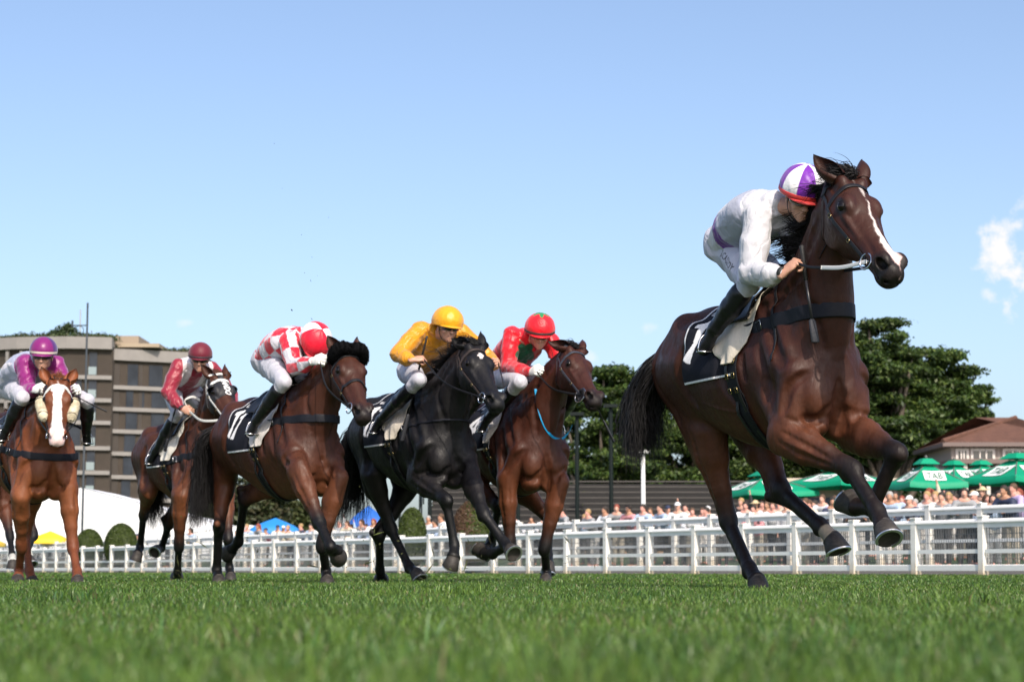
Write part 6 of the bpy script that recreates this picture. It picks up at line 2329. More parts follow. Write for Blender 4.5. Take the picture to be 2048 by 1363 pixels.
def number_paint(num, box, txt_rows=True, rev=False, style=0):
    def fn(al, ar, q, s, L, arc):
        c = np.tile(BLACKC, (len(al), 1))
        W = arc.max(); W2 = -arc.min()
        side = np.where(ar < 0, 1.0, 1.0)
        v = np.abs(ar)
        lim = np.where(ar < 0, W2, W)
        edge = (q < .024) | (s < .011) | (s > .989) | (q > .985)
        # on the right flank text reads from rear to front
        pnt = np.stack([al, -v], 1)
        x0, y0, x1, y1 = box                            # metres: along from rear, below spine
        m = np.zeros(len(al), bool)
        # bold racing numerals: a stem with a flag and splayed foot
        for k in range(len(num)):
            if num[k] == '1':
                w = (x1 - x0) / len(num)
                a = x0 + w * k; b = a + w * .92
                st = [(a + .30 * w, y1 + .30 * (y0 - y1)), (a + .02 * w, y1 + .36 * (y0 - y1)), (a + .02 * w, y1 + .26 * (y0 - y1)), (a + .45 * w, y1), (b - .1 * w, y1),
                      (a + .62 * w, y1 + .30 * (y0 - y1)), (a + .60 * w, y1 + .65 * (y0 - y1)), (b - .05 * w, y0), (a + .02 * w, y0), (a + .28 * w, y1 + .62 * (y0 - y1))]
                m |= poly_mask(pnt, st)
            else:
                w = (x1 - x0) / len(num)
                m |= text_mask(num[k], pnt, (x0 + w * k, y0, x0 + w * (k + .9), y1), .004)
        c[m] = WHITEC
        # course name and rampant-animal badge above the numeral
        c[text_mask('EAGLE FARM', pnt, (x0 - .01, y1 + .030, x0 + .34, y1 + .062), .001)] = WHITEC * .9
        bx, by = x0 + .14, y1 + .125
        r = np.hypot(al - bx, (-v) - by)
        th = np.arctan2(-v - by, al - bx)
        bad = (r < .030 + .020 * np.sin(th * 5 + 1) + .008 * np.sin(th * 11)) & (np.sin(al * 210 + v * 160) + np.sin(v * 290 - al * 90) > -.7)
        c[bad] = WHITEC * .9
        c[edge] = WHITEC
        return c
    return fn


def fit_saddlery(H, o):
    T, ax, G, sc, root = H['T'], H['ax'], H['G'], H['sc'], H['root']
    hi = H['sp'].get('vox', .011) < .009
    cm = mat('number_cloth', rough=.8, attr='Col', noise=.15, nscale=60, bump=.002, bscale=35, spec=.2)
    rear, front = o.get('rear', -.66), o.get('front', -.12)
    ph = o.get('phi', 102)
    sw = o.get('sweep', .05)
    nc = cloth(H, 'number_cloth', cm, lambda q, s: rear + (front - rear) * q - sw * (np.abs(s - .5) * 2) ** 1.5 * (1 - q) + .05 * np.sin(s * 9 + q * 2) * (1 - q) * .12, R(-ph), R(ph), .010,
          nu=110 if hi else 70, nv=320 if hi else 200, paint=number_paint(o['num'], o.get('box', (.04, -.50, .15, -.20))), wav=.005)
    # pale leather or sheepskin pad hanging in front of the cloth
    pm = mat('pale_pad_' + H['sp']['key'], o.get('pad_col', (.60, .55, .47)), .7, noise=.18, nscale=22, bump=.004, bscale=26, col2=tuple(np.array(o.get('pad_col', (.60, .55, .47))) * .8), crease=.015, cscale=5)
    pr, pf, pp = o.get('pad', (-.34, -.02, 92))
    def pu(q, s):
        v = np.abs(s - .5) * 2
        w = 1 - .0 * v
        lo = pr + (.10 * v + .18 * np.clip(v - .8, 0, 1) / .2 * .5)
        hi_ = pf - .06 * v - .10 * np.clip(v - .75, 0, 1) / .25 * .6
        return lo + (hi_ - lo) * q
    cloth(H, 'saddle_pad', pm, pu, R(-pp), R(pp), lambda q, s: .020 + .018 * np.sin(q * math.pi) * (np.abs(s - .5) * 2) + .012 * np.sin(q * 9 + s * 14) * (np.abs(s - .5) * 2), nu=36, nv=120, wav=.004, seed=4)
    # saddle: skirt and raised seat
    lm = LEATHER()
    cloth(H, 'saddle', lm, lambda q, s: -.44 + .36 * q + .05 * (1 - np.abs(s - .5) * 2) * (q - .5), R(-44), R(44),
          lambda q, s: .038 + (.035 * np.clip(1 - q * 4, 0, 1) + .045 * np.clip(q * 4 - 3, 0, 1)) * np.exp(-((s - .5) / .16) ** 2) + .008, nu=26, nv=40, thick=.010, wav=.002, seed=6)
    # girth
    gu = o.get('girth', -.17)
    phs = np.linspace(R(55), R(305), 70)
    p, d = body_ring(H, gu + .0 * phs, phs, .006, zc=-.40)
    girth = strap('girth', p, d, .105 * sc, .006, mat('girth_web', o.get('girth_col', (.009, .010, .013)), .7, noise=.2, nscale=60, spec=.2), root)
    for f in (-.035, .035):
        p2, d2 = body_ring(H, gu + f + .0 * phs, phs, .012, zc=-.40)
        strap('girth_strap', p2, d2, .026 * sc, .004, lm, girth)
    for k in (52, 56, 60):
        c = p[k] + d[k] * .014
        t_ = nrm(p[k + 1] - p[k]); s_ = ax[0]
        for f in (-.035, .035):
            mb = MB(); cc = c + s_ * f
            mb.tube([cc + s_ * a * .013 + t_ * b * .014 for a, b in ((-1, -1), (1, -1), (1, 1), (-1, 1), (-1, -1))], .0025, 5)
            mb.build('girth_buckle', BRASS(), girth, True)
    # breast girth round the front of the chest
    bp = o.get('breast')
    if bp:
        th = np.linspace(R(-118), R(118), 70)
        c = T(-.02, 0, bp.get('z', -.30))
        tilt = bp.get('tilt', .25)
        dd = ax[0][None] * np.cos(th)[:, None] + ax[1][None] * np.sin(th)[:, None] + ax[2][None] * (tilt * (.35 - np.cos(th)))[:, None]
        p = G.cast(c, dd, .005, rmax=.8)
        nn = dd - ax[2][None] * (dd @ ax[2])[:, None] * .6
        for _ in range(8): p[1:-1] = (p[:-2] + p[2:] + p[1:-1] * 2) / 4
        p = G.push(p, .006)
        bo = strap('breast_girth', p, nn, bp.get('w', .055) * sc, .005, mat('breast_web_' + H['sp']['key'], bp.get('col', (.009, .010, .016)), .6, noise=.2, nscale=60, spec=.25), root)
        for k in (12, 57):
            mb = MB(); cc = p[k] + nrm(nn[k]) * .009
            t_ = nrm(p[k + 1] - p[k]); s_ = nrm(np.cross(t_, nn[k]))
            mb.tube([cc + t_ * a * .02 + s_ * b * .026 for a, b in ((-1, -1), (1, -1), (1, 1), (-1, 1), (-1, -1))], .003, 5)
            mb.build('buckle', METAL(), bo, True)
        if bp.get('neck', True):
            # strap over the neck holding it up
            th = np.linspace(R(-112), R(112), 44)
            c = T(.17, 0, -.32)
            dd = ax[1][None] * np.sin(th)[:, None] + (ax[2] * .95 - ax[0] * .3)[None] * np.cos(th)[:, None]
            p = G.cast(c, dd, .005, rmax=.8)
            strap('neck_strap', p, dd, .022 * sc, .004, lm, bo)
    # stirrup leathers and irons, one each side
    for sg, foot in ((-1, o.get('foot_r')), (1, o.get('foot_l'))):
        if foot is None: continue
        a = T(-.22, sg * .20, -.10); b = np.asarray(foot, float)
        mb = MB()
        top = b + np.array([0, 0, .085])
        lo = strap('stirrup_leather', [a, (a + top) / 2 + ax[1] * sg * .02, top], [ax[1] * sg] * 3, .022, .004, lm, root)
        y = ax[1]
        arc = [b + np.array([0, 0, -.022]) + y * .052 * math.cos(t) + np.array([0, 0, 1]) * (.10 * math.sin(t) if math.sin(t) > 0 else 0) for t in np.linspace(-.0, math.pi, 14)]
        mb.tube(arc, .0045, 6)
        mb.box((arc[0] + arc[-1]) / 2, (.035, .108, .008), rot=Matrix([list(ax[0]), list(ax[1]), list(ax[2])]).transposed())
        mb.build('stirrup_iron', METAL(), lo, True)


def head_loop(H, t0, phis, tfun=None, off=.004, zc=-.10, rmax=.3):
    """points round the head; phi 0 = front of the face, positive = left"""
    HP, a, l, n, G = H['HP'], H['a'], H['l'], H['n'], H['G']
    phis = np.asarray(phis, float)
    t = np.array([tfun(p) if tfun else t0 for p in phis])
    zz = np.array([zc(x) if callable(zc) else zc for x in t])
    c = np.array([HP(x, 0, z) for x, z in zip(t, zz)])
    d = l[None] * np.sin(phis)[:, None] + n[None] * np.cos(phis)[:, None]
    return G.cast(c, d, off, rmax=rmax, step=.004), d


def fit_bridle(H, o):
    G, HP, root, hs, a, l, n = H['G'], H['HP'], H['root'], H['hs'], H['a'], H['l'], H['n']
    lc = o.get('col')
    lm = LEATHER() if lc is None else mat('bridle_' + H['sp']['key'], lc, .5, noise=.15, nscale=50)
    w = .017 * hs
    br = None
    # browband
    p, d = head_loop(H, .10, np.linspace(R(-96), R(96), 36), lambda q: .088 + .012 * abs(q) ** 2)
    bb = o.get('brow_col')
    br = strap('browband', p, d, w * 1.25 * o.get('brow_w', 1.0), .005, lm if bb is None else mat('browband_' + H['sp']['key'], bb, .55, noise=.1), root)
    # headpiece over the poll, cheekpieces, throat lash
    bit = {}
    for sg in (-1, 1):
        mouth = G.cast(HP(.475, 0, -.105), l * sg, .010, rmax=.2)[0]
        bit[sg] = mouth
        pts = []; nn = []
        for k in np.linspace(0, 1, 26):
            t = .02 + (.43 - .02) * k
            ph = R(100 - 6 * k) if k < .3 else R(98.2 + 4 * (k - .3))
            zc = -.085 - .01 * k
            q = G.cast(HP(t, 0, zc), l * sg * math.sin(ph) + n * math.cos(ph), .005, rmax=.3, step=.004)[0]
            pts.append(q); nn.append(l * sg)
        pts.append(mouth - a * .02); nn.append(l * sg)
        ck = strap('cheekpiece', pts, nn, w, .004, lm if 'cheek_col' not in o else mat('cheek_' + H['sp']['key'], o['cheek_col'], .5), root)
        for kk in (9, 19):
            mb = MB(); cc = pts[kk] + l * sg * .007
            mb.tube([cc + a * x * .012 + n * y * .010 for x, y in ((-1, -1), (1, -1), (1, 1), (-1, 1), (-1, -1))], .0022, 5)
            mb.build('buckle', BRASS(), ck, True)
        torus('bit_ring', mouth + l * sg * .006, l + n * .25 * sg, .034 * hs * o.get('ring', 1.0), .0042 * hs, METAL(), root)
    th = np.linspace(R(-100), R(100), 30)
    p, d = head_loop(H, .02, th, lambda q: .006 + .012 * (abs(q) / R(100)) ** 2, zc=-.10)
    strap('headpiece', p, d, w * 1.4, .004, lm, root)
    th = np.linspace(R(100), R(260), 40)
    p, d = head_loop(H, .08, th, lambda q: .03 + .11 * math.sin((q - R(100)) / R(160) * math.pi), zc=-.10, off=.008)
    strap('throat_lash', p, d, w * .6, .003, lm, root)
    if o.get('noseband'):
        p, d = head_loop(H, .33, np.linspace(R(-175), R(175), 60), lambda q: o['noseband'] + .02 * (1 - math.cos(q)) / 2, zc=-.085)
        strap('noseband', p, d, w * 1.3, .005, lm, root)
    # bit mouthpiece
    mb = MB(); mb.tube([bit[-1], HP(.47, 0, -.10), bit[1]], .007, 8); mb.build('bit', METAL(), root, True)
    H['bit'] = bit
    return bit


def rein(H, pts, width=.017, m=None, name='rein', n=30, nor=None, taper=None):
    c = spline(pts, n)
    nv = np.tile(nrm(nor if nor is not None else H['ax'][1] * -1), (n, 1))
    return strap(name, c, nv, width, .0035, m or LEATHER(), H['root'], taper)
# ------------------------------------------------------------------ riders
def frame_from(f, up=(0, 0, 1)):
    f = nrm(f); up = np.asarray(up, float)
    u = nrm(up - f * (up @ f)); r = np.cross(f, u)       # r = person's right
    return f, u, r


def add_hand(G, wrist, d, pn, side_sign, curl=1.0, s=1.0, k=.006):
    """closed or half-closed hand: palm, four bent fingers of unequal length, thumb"""
    d = nrm(d); pn = nrm(pn - d * (pn @ d)); sd_ = np.cross(d, pn) * side_sign      # thumb side
    G.cap(wrist - d * .02 * s, wrist + d * .02 * s, (.026 * s, .019 * s), (.030 * s, .017 * s), sd_, .01)
    pc = wrist + d * .052 * s
    G.ell(pc, (.046 * s, .039 * s, .0165 * s), [d, sd_, pn], .012)
    G.ell(pc - d * .012 * s + sd_ * .024 * s + pn * .008 * s, (.028 * s, .016 * s, .015 * s), [d, sd_, pn], .010)
    lens = (.040, .044, .041, .033)
    for i in range(4):
        o = .029 - .0195 * i
        base = pc + d * (.036 - .004 * abs(i - 1)) * s + sd_ * o * s
        L = lens[i] * s
        ang = 0; q = base; r0 = (.0098 - .0006 * (i == 3)) * s
        for j, (bend, fl) in enumerate(((62, 1.0), (88, .72), (60, .55))):
            ang += R(bend * curl)
            dd = d * math.cos(ang) + pn * math.sin(ang) - sd_ * .04 * (i - 1.5) * .3
            q2 = q + dd * L * fl
            G.cap(q, q2, r0, r0 * .9, sd_, .0035)
            q = q2; r0 *= .9
    b = pc - d * .028 * s + sd_ * .030 * s + pn * .006 * s
    b2 = b + nrm(d * .75 + sd_ * .45 + pn * .45) * .034 * s
    b3 = b2 + nrm(d * .75 - sd_ * .45 + pn * .75) * .028 * s
    G.cap(b, b2, .0135 * s, .0115 * s, sd_, .008)
    G.cap(b2, b3, .0115 * s, .0095 * s, sd_, .004)


def add_face(G, c, f, u, r, s=1.0):
    """head: skull, jaw, nose, lips, brow, ears; c = centre of the skull"""
    A = [r, f, u]
    Pq = lambda x, y, z: c + (r * x + f * y + u * z) * s
    G.ell(Pq(0, -.012, .020), (.076 * s, .094 * s, .090 * s), A, .01)
    G.ell(Pq(0, .022, -.030), (.062 * s, .070 * s, .080 * s), A, .02)
    G.cap(Pq(-.042, .0, -.062), Pq(0, .066, -.096), .022 * s, .020 * s, u, .018)
    G.cap(Pq(.042, .0, -.062), Pq(0, .066, -.096), .022 * s, .020 * s, u, .018)
    G.cap(Pq(0, .070, -.070), Pq(0, .060, -.098), .024 * s, .020 * s, r, .012)
    G.cap(Pq(0, .086, .010), Pq(0, .108, -.034), (.009 * s, .010 * s), (.015 * s, .012 * s), r, .008)
    for q in (-1, 1):
        G.ell(Pq(q * .012, .100, -.036), (.008 * s, .010 * s, .007 * s), A, .006)
        G.ell(Pq(q * .033, .086, .004), (.019 * s, .014 * s, .012 * s), A, .006, True)
        G.cap(Pq(q * .012, .088, .022), Pq(q * .048, .076, .020), .009 * s, .008 * s, u, .008)
        G.ell(Pq(q * .042, .062, -.028), (.022 * s, .020 * s, .018 * s), A, .015)
        G.ell(Pq(q * .077, -.008, -.008), (.009 * s, .018 * s, .029 * s), [nrm(r + f * .25 * q), f, u], .006)
        G.ell(Pq(q * .082, -.004, -.006), (.006 * s, .010 * s, .017 * s), A, .005, True)
    G.ell(Pq(0, .090, -.056), (.022 * s, .010 * s, .006 * s), A, .004)
    G.ell(Pq(0, .088, -.070), (.020 * s, .010 * s, .0075 * s), A, .004)
    G.ell(Pq(0, .101, -.0625), (.021 * s, .010 * s, .0026 * s), A, .003, True)


def band(name, c, f, u, r, rx, ry, z, az0, az1, width, thick, m, parent, zf=None, n=48, lift=0.0):
    th = np.linspace(R(az0), R(az1), n)
    pts = [c + f * math.cos(t) * ry + r * math.sin(t) * rx + u * (z + (zf(t) if zf else 0)) for t in th]
    nn = [f * math.cos(t) / ry + r * math.sin(t) / rx for t in th]
    return strap(name, pts, nn, width, thick, m, parent)


def helmet(c, f, u, r, paint, parent, s=1.0, peak=True, mname='helmet_silk', rough=.30, pom=True, puff=1.0, rim=None):
    """soft-covered racing skull cap with a short peak"""
    nu, nv = 132, 40
    V = []; ang = []
    for i in range(nv):
        ph = i / (nv - 1) * R(103)
        for j in range(nu):
            az = 2 * math.pi * j / nu
            rx, ry, rz = .112, .132, .118
            gather = 1 + .012 * puff * (abs(math.sin(az * 11 + 1.6 * math.sin(az * 3 + ph * 2))) - .5) * math.sin(ph) ** 5 + .007 * puff * math.sin(az * 7 + ph * 7 + math.sin(az * 4))
            seam = -.004 * math.exp(-((((az / (math.pi / 3)) % 1) - .5) / .03) ** 2) * puff * 0
            R_ = gather + seam
            bot = sstep(R(80), R(103), ph)
            z = rz * math.cos(ph) * R_
            p_ = c + (r * math.sin(az) * rx + f * math.cos(az) * ry) * (math.sin(ph) * R_ * (1 - .03 * bot)) * s + u * z * s
            V.append(p_); ang.append((az if az < math.pi else az - 2 * math.pi, ph))
    V.append(c + u * .1185 * s); ang.append((0, 0))
    fs = [(i * nu + j, i * nu + (j + 1) % nu, (i + 1) * nu + (j + 1) % nu, (i + 1) * nu + j) for i in range(1, nv - 1) for j in range(nu)]
    fs = [(nu + (j + 1) % nu, nu + j, len(V) - 1, len(V) - 1)[:3] for j in range(nu)] + fs
    ang = np.array(ang)
    V = np.array(V)
    cc = np.array(paint(ang[:, 0], ang[:, 1]))
    me = bpy.data.meshes.new('helmet')
    me.from_pydata([tuple(v) for v in V], [], fs)
    at = me.color_attributes.new('Col', 'FLOAT_COLOR', 'POINT')
    cb = np.ones((len(V), 4), dtype=np.float32); cb[:, :3] = cc
    at.data.foreach_set('color', cb.ravel())
    m = mat(mname, rough=rough, attr='Col', noise=.04, nscale=30, bump=.003 * puff + .0003, bscale=18, spec=.36, sheen=.2, distort=1.5, crease=.012 * (puff > .5), cscale=5)
    o = link_mesh('helmet', me, m, parent, True)
    md = o.modifiers.new('shell', 'SOLIDIFY'); md.thickness = -.010
    # peak
    if peak:
        mb = MB(); vs = []
        K = 22
        for i in range(5):
            q = i / 4
            for j in range(K):
                az = R(-62 + 124 * j / (K - 1))
                reach = .034 * q * math.cos(az * 1.35)
                vs.append(c + (f * math.cos(az) * (.128 + reach) + r * math.sin(az) * (.110 + reach * .5)) * s + u * (-.020 - .006 * q - .008 * q * math.cos(az)) * s)
        fs = [(i * K + j, i * K + j + 1, (i + 1) * K + j + 1, (i + 1) * K + j) for i in range(4) for j in range(K - 1)]
        mb.add(vs, fs)
        me = bpy.data.meshes.new('peak'); me.from_pydata(mb.v, [], mb.f)
        at = me.color_attributes.new('Col', 'FLOAT_COLOR', 'POINT')
        pc = paint(np.zeros(len(vs)), np.full(len(vs), R(100)))
        cb = np.ones((len(vs), 4), dtype=np.float32); cb[:, :3] = pc
        at.data.foreach_set('color', cb.ravel())
        p = link_mesh('peak', me, m, o, True)
        md = p.modifiers.new('shell', 'SOLIDIFY'); md.thickness = .007
    if pom:
        mb = MB(); mb.lathe(c + u * .116 * s, [(.012, -.002), (.013, .004), (.008, .009), (.001, .010)], 12, axis=u); mb.build('button', m, o, True)
    if rim is not None:
        band('helmet_band', c, f, u, r, .1185 * s, .1385 * s, -.012 * s, -180, 180, .018 * s, .003, mat('helmet_band_%02x%02x%02x' % tuple(int(x * 255) for x in rim), rim, .5), o, n=64)
    return o


def build_jockey(H, j):
    F, T = H['F'], H['T']
    s = j.get('s', 1.0)
    def pt(q):
        if q[0] == 'L': return T(*q[1:])
        if len(q) == 4 and q[2] == 'w': return F.at_w(q[0], q[1], q[3])
        if len(q) == 4 and q[2] == 'u': return F.at_u(q[0], q[1], q[3])
        return F.at_u(*q)
    K = {k: pt(v) for k, v in j['j'].items()}
    cw = K['pelvis'][1] if 'cw' not in j else j['cw']
    for k in ('sh', 'el', 'wr', 'hip', 'kn', 'an', 'toe'):
        for a_, b_ in (('_l', '_r'), ('_r', '_l')):
            if k + a_ not in K and k + b_ in K:
                K[k + a_] = K[k + b_] * np.array([1, -1, 1]) + np.array([0, 2 * cw, 0])
    hands = {}
    for sd_ in 'rl':
        hd = j.get('hand_' + sd_, dict())
        w_ = K['wr_' + sd_]
        if 'to' in hd: d_ = nrm(pt(hd['to']) - w_)
        else: d_ = nrm(np.array(hd.get('d', (1, .2 if sd_ == 'r' else -.2, .1)), float) @ np.array(H['ax']))
        pn_ = nrm(np.array(hd.get('pn', (0, 1 if sd_ == 'r' else -1, -.3)), float) @ np.array(H['ax']))
        hands[sd_] = (d_, pn_, hd.get('sign', 1 if sd_ == 'r' else -1), hd.get('curl', 1.0))
        K['fist_' + sd_] = w_ + d_ * .085
    allp = np.array(list(K.values()))
    lo = allp.min(0) - .24; hi = allp.max(0) + .24
    base = (K['pelvis'] * np.array([1, 1, 0]) + np.array([0, 0, min(K['an_r'][2], K['an_l'][2]) - .08]))
    root = empty('person', F.toworld(base), F.psi, j['label'], 'jockey', 'jockeys riding in the race')
    sh = -base
    vox = j.get('vox', .0075)
    f, u, r = frame_from(H['ax'][0] * j['face'][0] + H['ax'][1] * j['face'][1] + H['ax'][2] * j['face'][2], j.get('up', (0, 0, 1)))
    hc = K['head']
    Y = H['ax'][1]
    skin = mat('skin', (.50, .27, .19), .5, noise=.12, nscale=25, sub=.08, bump=.0008, bscale=120)
    pel, nk = K['pelvis'], K['neck']
    tors = nrm(nk - pel)
    # ---------------- body under the clothes
    G = Field(lo, hi, vox * .8)
    add_face(G, hc, f, u, r, s)
    G.cap(nk - tors * .02, hc - u * .05 - f * .02, .052 * s, .050 * s, Y, .02)
    G.sweep(spline([pel, pel + tors * .2 + np.array([0, 0, .015]), nk - tors * .06], 8), [(.13, .09)] * 3 + [(.14, .095)] * 3 + [(.13, .08)] * 2, [Y] * 8, .02)
    for sd_ in 'rl':
        sg = -1 if sd_ == 'r' else 1
        G.cap(nk - tors * .05, K['sh_' + sd_], .05 * s, .048 * s, Y, .03)
        G.cap(K['sh_' + sd_], K['el_' + sd_], .042 * s, .036 * s, Y, .01)
        G.cap(K['el_' + sd_], K['wr_' + sd_], .036 * s, .023 * s, Y, .01)
        G.cap(K['hip_' + sd_], K['kn_' + sd_], .08 * s, .052 * s, Y, .02)
        G.cap(K['kn_' + sd_], K['an_' + sd_], .052 * s, .034 * s, Y, .02)
        G.cap(K['an_' + sd_], K['an_' + sd_] + (K['toe_' + sd_] - K['an_' + sd_]) * .6, .022 * s, .016 * s, Y, .01)
        if not j.get('gloves'):
            hd = hands[sd_]
            add_hand(G, K['wr_' + sd_], hd[0], hd[1], hd[2], hd[3], 1.05 * s)
    V, Q = G.mesh(1)
    np_mesh('body', V + sh, Q, skin, root, True)
    # ---------------- silks
    G = Field(lo, hi, vox)
    spn = spline([pel + tors * .02, pel + tors * .22 + H['ax'][2] * j.get('hump', .02), nk - tors * .04, nk], 12)
    rr = np.stack([np.interp(np.linspace(0, 1, 12), [0, .3, .7, .92, 1], [.160, .190, .198, .145, .085]), np.interp(np.linspace(0, 1, 12), [0, .3, .7, .92, 1], [.135, .145, .145, .115, .075])], 1) * s
    G.sweep(spn, rr, [Y] * 12, .02)
    for sd_ in 'rl':
        a, b, c = K['sh_' + sd_], K['el_' + sd_], K['wr_' + sd_]
        G.cap(nk - tors * .07, a, .075 * s, .072 * s, Y, .03)
        m_ = (a + b) / 2
        sag = np.array([0, 0, -.016])
        G.cap(a, m_ + sag * .5, .080 * s, .078 * s, Y, .02)
        G.cap(m_ + sag * .5, b + sag, .078 * s, .070 * s, Y, .02)
        m2 = b + (c - b) * .60
        G.cap(b + sag, m2 + sag, .070 * s, .064 * s, Y, .014)
        G.cap(m2 + sag, c - nrm(c - b) * .012, .062 * s, .032 * s, Y, .014)
    G.folds(.014 * j.get('wrinkle', 1), 22, 3)
    G.folds(.006 * j.get('wrinkle', 1), 40, 8)
    V, Q = G.mesh(1)
    Gs = G
    colr = j['silk'](V, K, H, dict(f=f, u=u, r=r, tors=tors, F=F))
    sm = mat('silk_' + H['sp']['key'], rough=j.get('silk_rough', .40), attr='Col', noise=.05, nscale=14, bump=.003, bscale=16, spec=.42, sheen=.3, stretch=(1.4, 1.4, .9), distort=1.8, crease=.030, cscale=4.8)
    silks = np_mesh('silks', V + sh, Q, sm, root, True, colr)
    # cuffs
    for sd_ in 'rl':
        b, c = K['el_' + sd_], K['wr_' + sd_]
        t_ = nrm(c - b)
        mb = MB(); mb.lathe(c - t_ * .022 + sh, [(.030 * s, 0), (.034 * s, .004), (.033 * s, .024), (.027 * s, .028)], 16, axis=t_)
        mb.build('cuff', mat('cuff_' + H['sp']['key'], j.get('cuff', (.02, .02, .022)), .6), silks, True)
    # ---------------- breeches
    G = Field(lo, hi, vox)
    G.cap(pel - tors * .05, pel + tors * .04, (.150 * s, .125 * s), (.145 * s, .115 * s), Y, .02)
    for sd_ in 'rl':
        sg = -1 if sd_ == 'r' else 1
        h_, k_, a_ = K['hip_' + sd_], K['kn_' + sd_], K['an_' + sd_]
        G.cap(pel - tors * .06 + Y * sg * .06, h_, (.10 * s, .115 * s), (.10 * s, .11 * s), Y, .03)
        mid = (h_ + k_) / 2
        G.cap(h_, mid, (.098 * s, .108 * s), (.082 * s, .092 * s), Y, .03)
        G.cap(mid, k_, (.080 * s, .090 * s), (.060 * s, .064 * s), Y, .02)
        G.cap(k_, k_ + (a_ - k_) * .34, .060 * s, .050 * s, Y, .02)
    G.folds(.014, 20, 7)
    V, Q = G.mesh(1)
    bc = np.tile(np.array(j.get('breech', (.48, .48, .55))), (len(V), 1))
    if j.get('thigh_text'):
        tx = j['thigh_text']
        h_, k_ = K['hip_r'], K['kn_r']
        e1 = nrm(k_ - h_)
        outv = -Y
        e2 = nrm(np.cross(outv, e1))
        q = np.stack([(V - h_) @ e1, (V - h_) @ e2], 1)
        msk = text_mask(tx[0], q, tx[1], .001) & ((V - h_) @ outv > .01)
        bc[msk] = (.02, .02, .03)
    np_mesh('breeches', V + sh, Q, mat('breeches', rough=.6, attr='Col', noise=.05, nscale=20, bump=.002, bscale=16, sheen=.2, distort=1.5, crease=.020, cscale=4.4), root, True, bc)
    # ---------------- boots
    for sd_ in 'rl':
        k_, a_, t_ = K['kn_' + sd_], K['an_' + sd_], K['toe_' + sd_]
        pts = np.array([k_, a_, t_])
        G = Field(pts.min(0) - .13, pts.max(0) + .13, vox * .9)
        top = k_ + (a_ - k_) * .24
        G.cap(top, top + (a_ - top) * .4, (.062 * s, .064 * s), (.058 * s, .062 * s), Y, .01)
        G.cap(top + (a_ - top) * .4, a_, (.058 * s, .062 * s), (.038 * s, .042 * s), Y, .015)
        d_ = nrm(t_ - a_); dn = nrm(a_ - k_)
        heel = a_ + dn * .045 * s - d_ * .030 * s
        G.cap(a_, heel, (.036 * s, .04 * s), (.030 * s, .026 * s), Y, .02)
        G.cap(heel + d_ * .02, t_ + dn * .030 * s, (.032 * s, .026 * s), (.034 * s, .020 * s), Y, .02)
        G.cap(a_ + dn * .01, t_ + dn * .018, (.033 * s, .034 * s), (.032 * s, .022 * s), Y, .02)
        G.wobble(.002, 55, 11)
        V, Q = G.mesh(1)
        boot = np_mesh('boot', V + sh, Q, mat('boot_leather', (.006, .006, .009), .30, noise=.3, nscale=30, bump=.003, bscale=30, spec=.5), root, True)
        strap('stirrup_rubber', [heel + dn * .022 + sh, t_ + dn * .045 + sh], [dn, dn], .05 * s, .006, mat('sole', (.02, .02, .02), .8), boot)
    # ---------------- gloves
    if j.get('gloves'):
        for sd_ in 'rl':
            hd = hands[sd_]; w_ = K['wr_' + sd_]
            G = Field(w_ - .15, w_ + .15, vox * .55)
            add_hand(G, w_, hd[0], hd[1], hd[2], hd[3], 1.18 * s)
            V, Q = G.mesh(1)
            np_mesh('glove', V + sh, Q, mat('glove', (.74, .74, .72), .7, noise=.1, nscale=30, bump=.001, bscale=60), root, True)
    # ---------------- helmet and goggles
    hcen = hc + u * .048 * s - f * .016 * s
    hel = helmet(hcen + sh, f, u, r, j['cap'], root, s * j.get('hs', 1.0), j.get('peak', True), j.get('cap_mat', 'cap_satin'), j.get('cap_rough', .42), j.get('pom', True), j.get('puff', 1.0), j.get('rim'))
    if j.get('cap_text'):
        tr = text_tris(j['cap_text'][0]); mn = tr.reshape(-1, 2).min(0); mx = tr.reshape(-1, 2).max(0)
        x0, x1, z0, z1 = j['cap_text'][1]         # azimuth degrees, height
        vs = []; fsx = []
        for t in tr:
            q = (t - mn) / (mx - mn)
            o = len(vs)
            for x, y in q:
                az = R(x0 + (x1 - x0) * x); z = z0 + (z1 - z0) * y
                rad = math.sqrt(max(0, 1 - (z / .118) ** 2)) + .012
                hs_ = j.get('hs', 1.0) * s
                vs.append(hcen + sh + (r * math.sin(az) * .112 * rad + f * math.cos(az) * .132 * rad) * hs_ + u * z * hs_)
            fsx.append((o, o + 1, o + 2))
        mb = MB(); mb.add(vs, fsx); mb.build('lettering', mat('white_print', (.8, .8, .8), .5), hel)
    gl = j.get('goggles', 'face')
    gm = mat('goggle_lens', (.010, .010, .014), .06, spec=.8, coat=1.0)
    gs = mat('goggle_strap', (.02, .02, .022), .6)
    g0 = hc + sh
    # strap all round, dark wrap lens in front
    gs_o = band('goggle_strap', g0, f, u, r, .083 * s, .098 * s, .012 * s, -180, 180, .020 * s, .004, gs, root, n=56)
    th = np.linspace(R(-62), R(62), 30)
    vs = []; nz = 7
    for t in th:
        for i in range(nz):
            z = (-1 + 2 * i / (nz - 1))
            h = .026 * (1 - .35 * (abs(t) / R(62)) ** 3) * (1 - .42 * math.exp(-(t / .13) ** 2) * (z < 0))
            bul = .106 - .004 * z * z
            vs.append(g0 + (f * math.cos(t) * (bul + .004) + r * math.sin(t) * .089) * s + u * (.010 + z * h) * s)
    fs = [(i * nz + k, (i + 1) * nz + k, (i + 1) * nz + k + 1, i * nz + k + 1) for i in range(len(th) - 1) for k in range(nz - 1)]
    me = bpy.data.meshes.new('goggles'); me.from_pydata([tuple(v) for v in vs], [], fs)
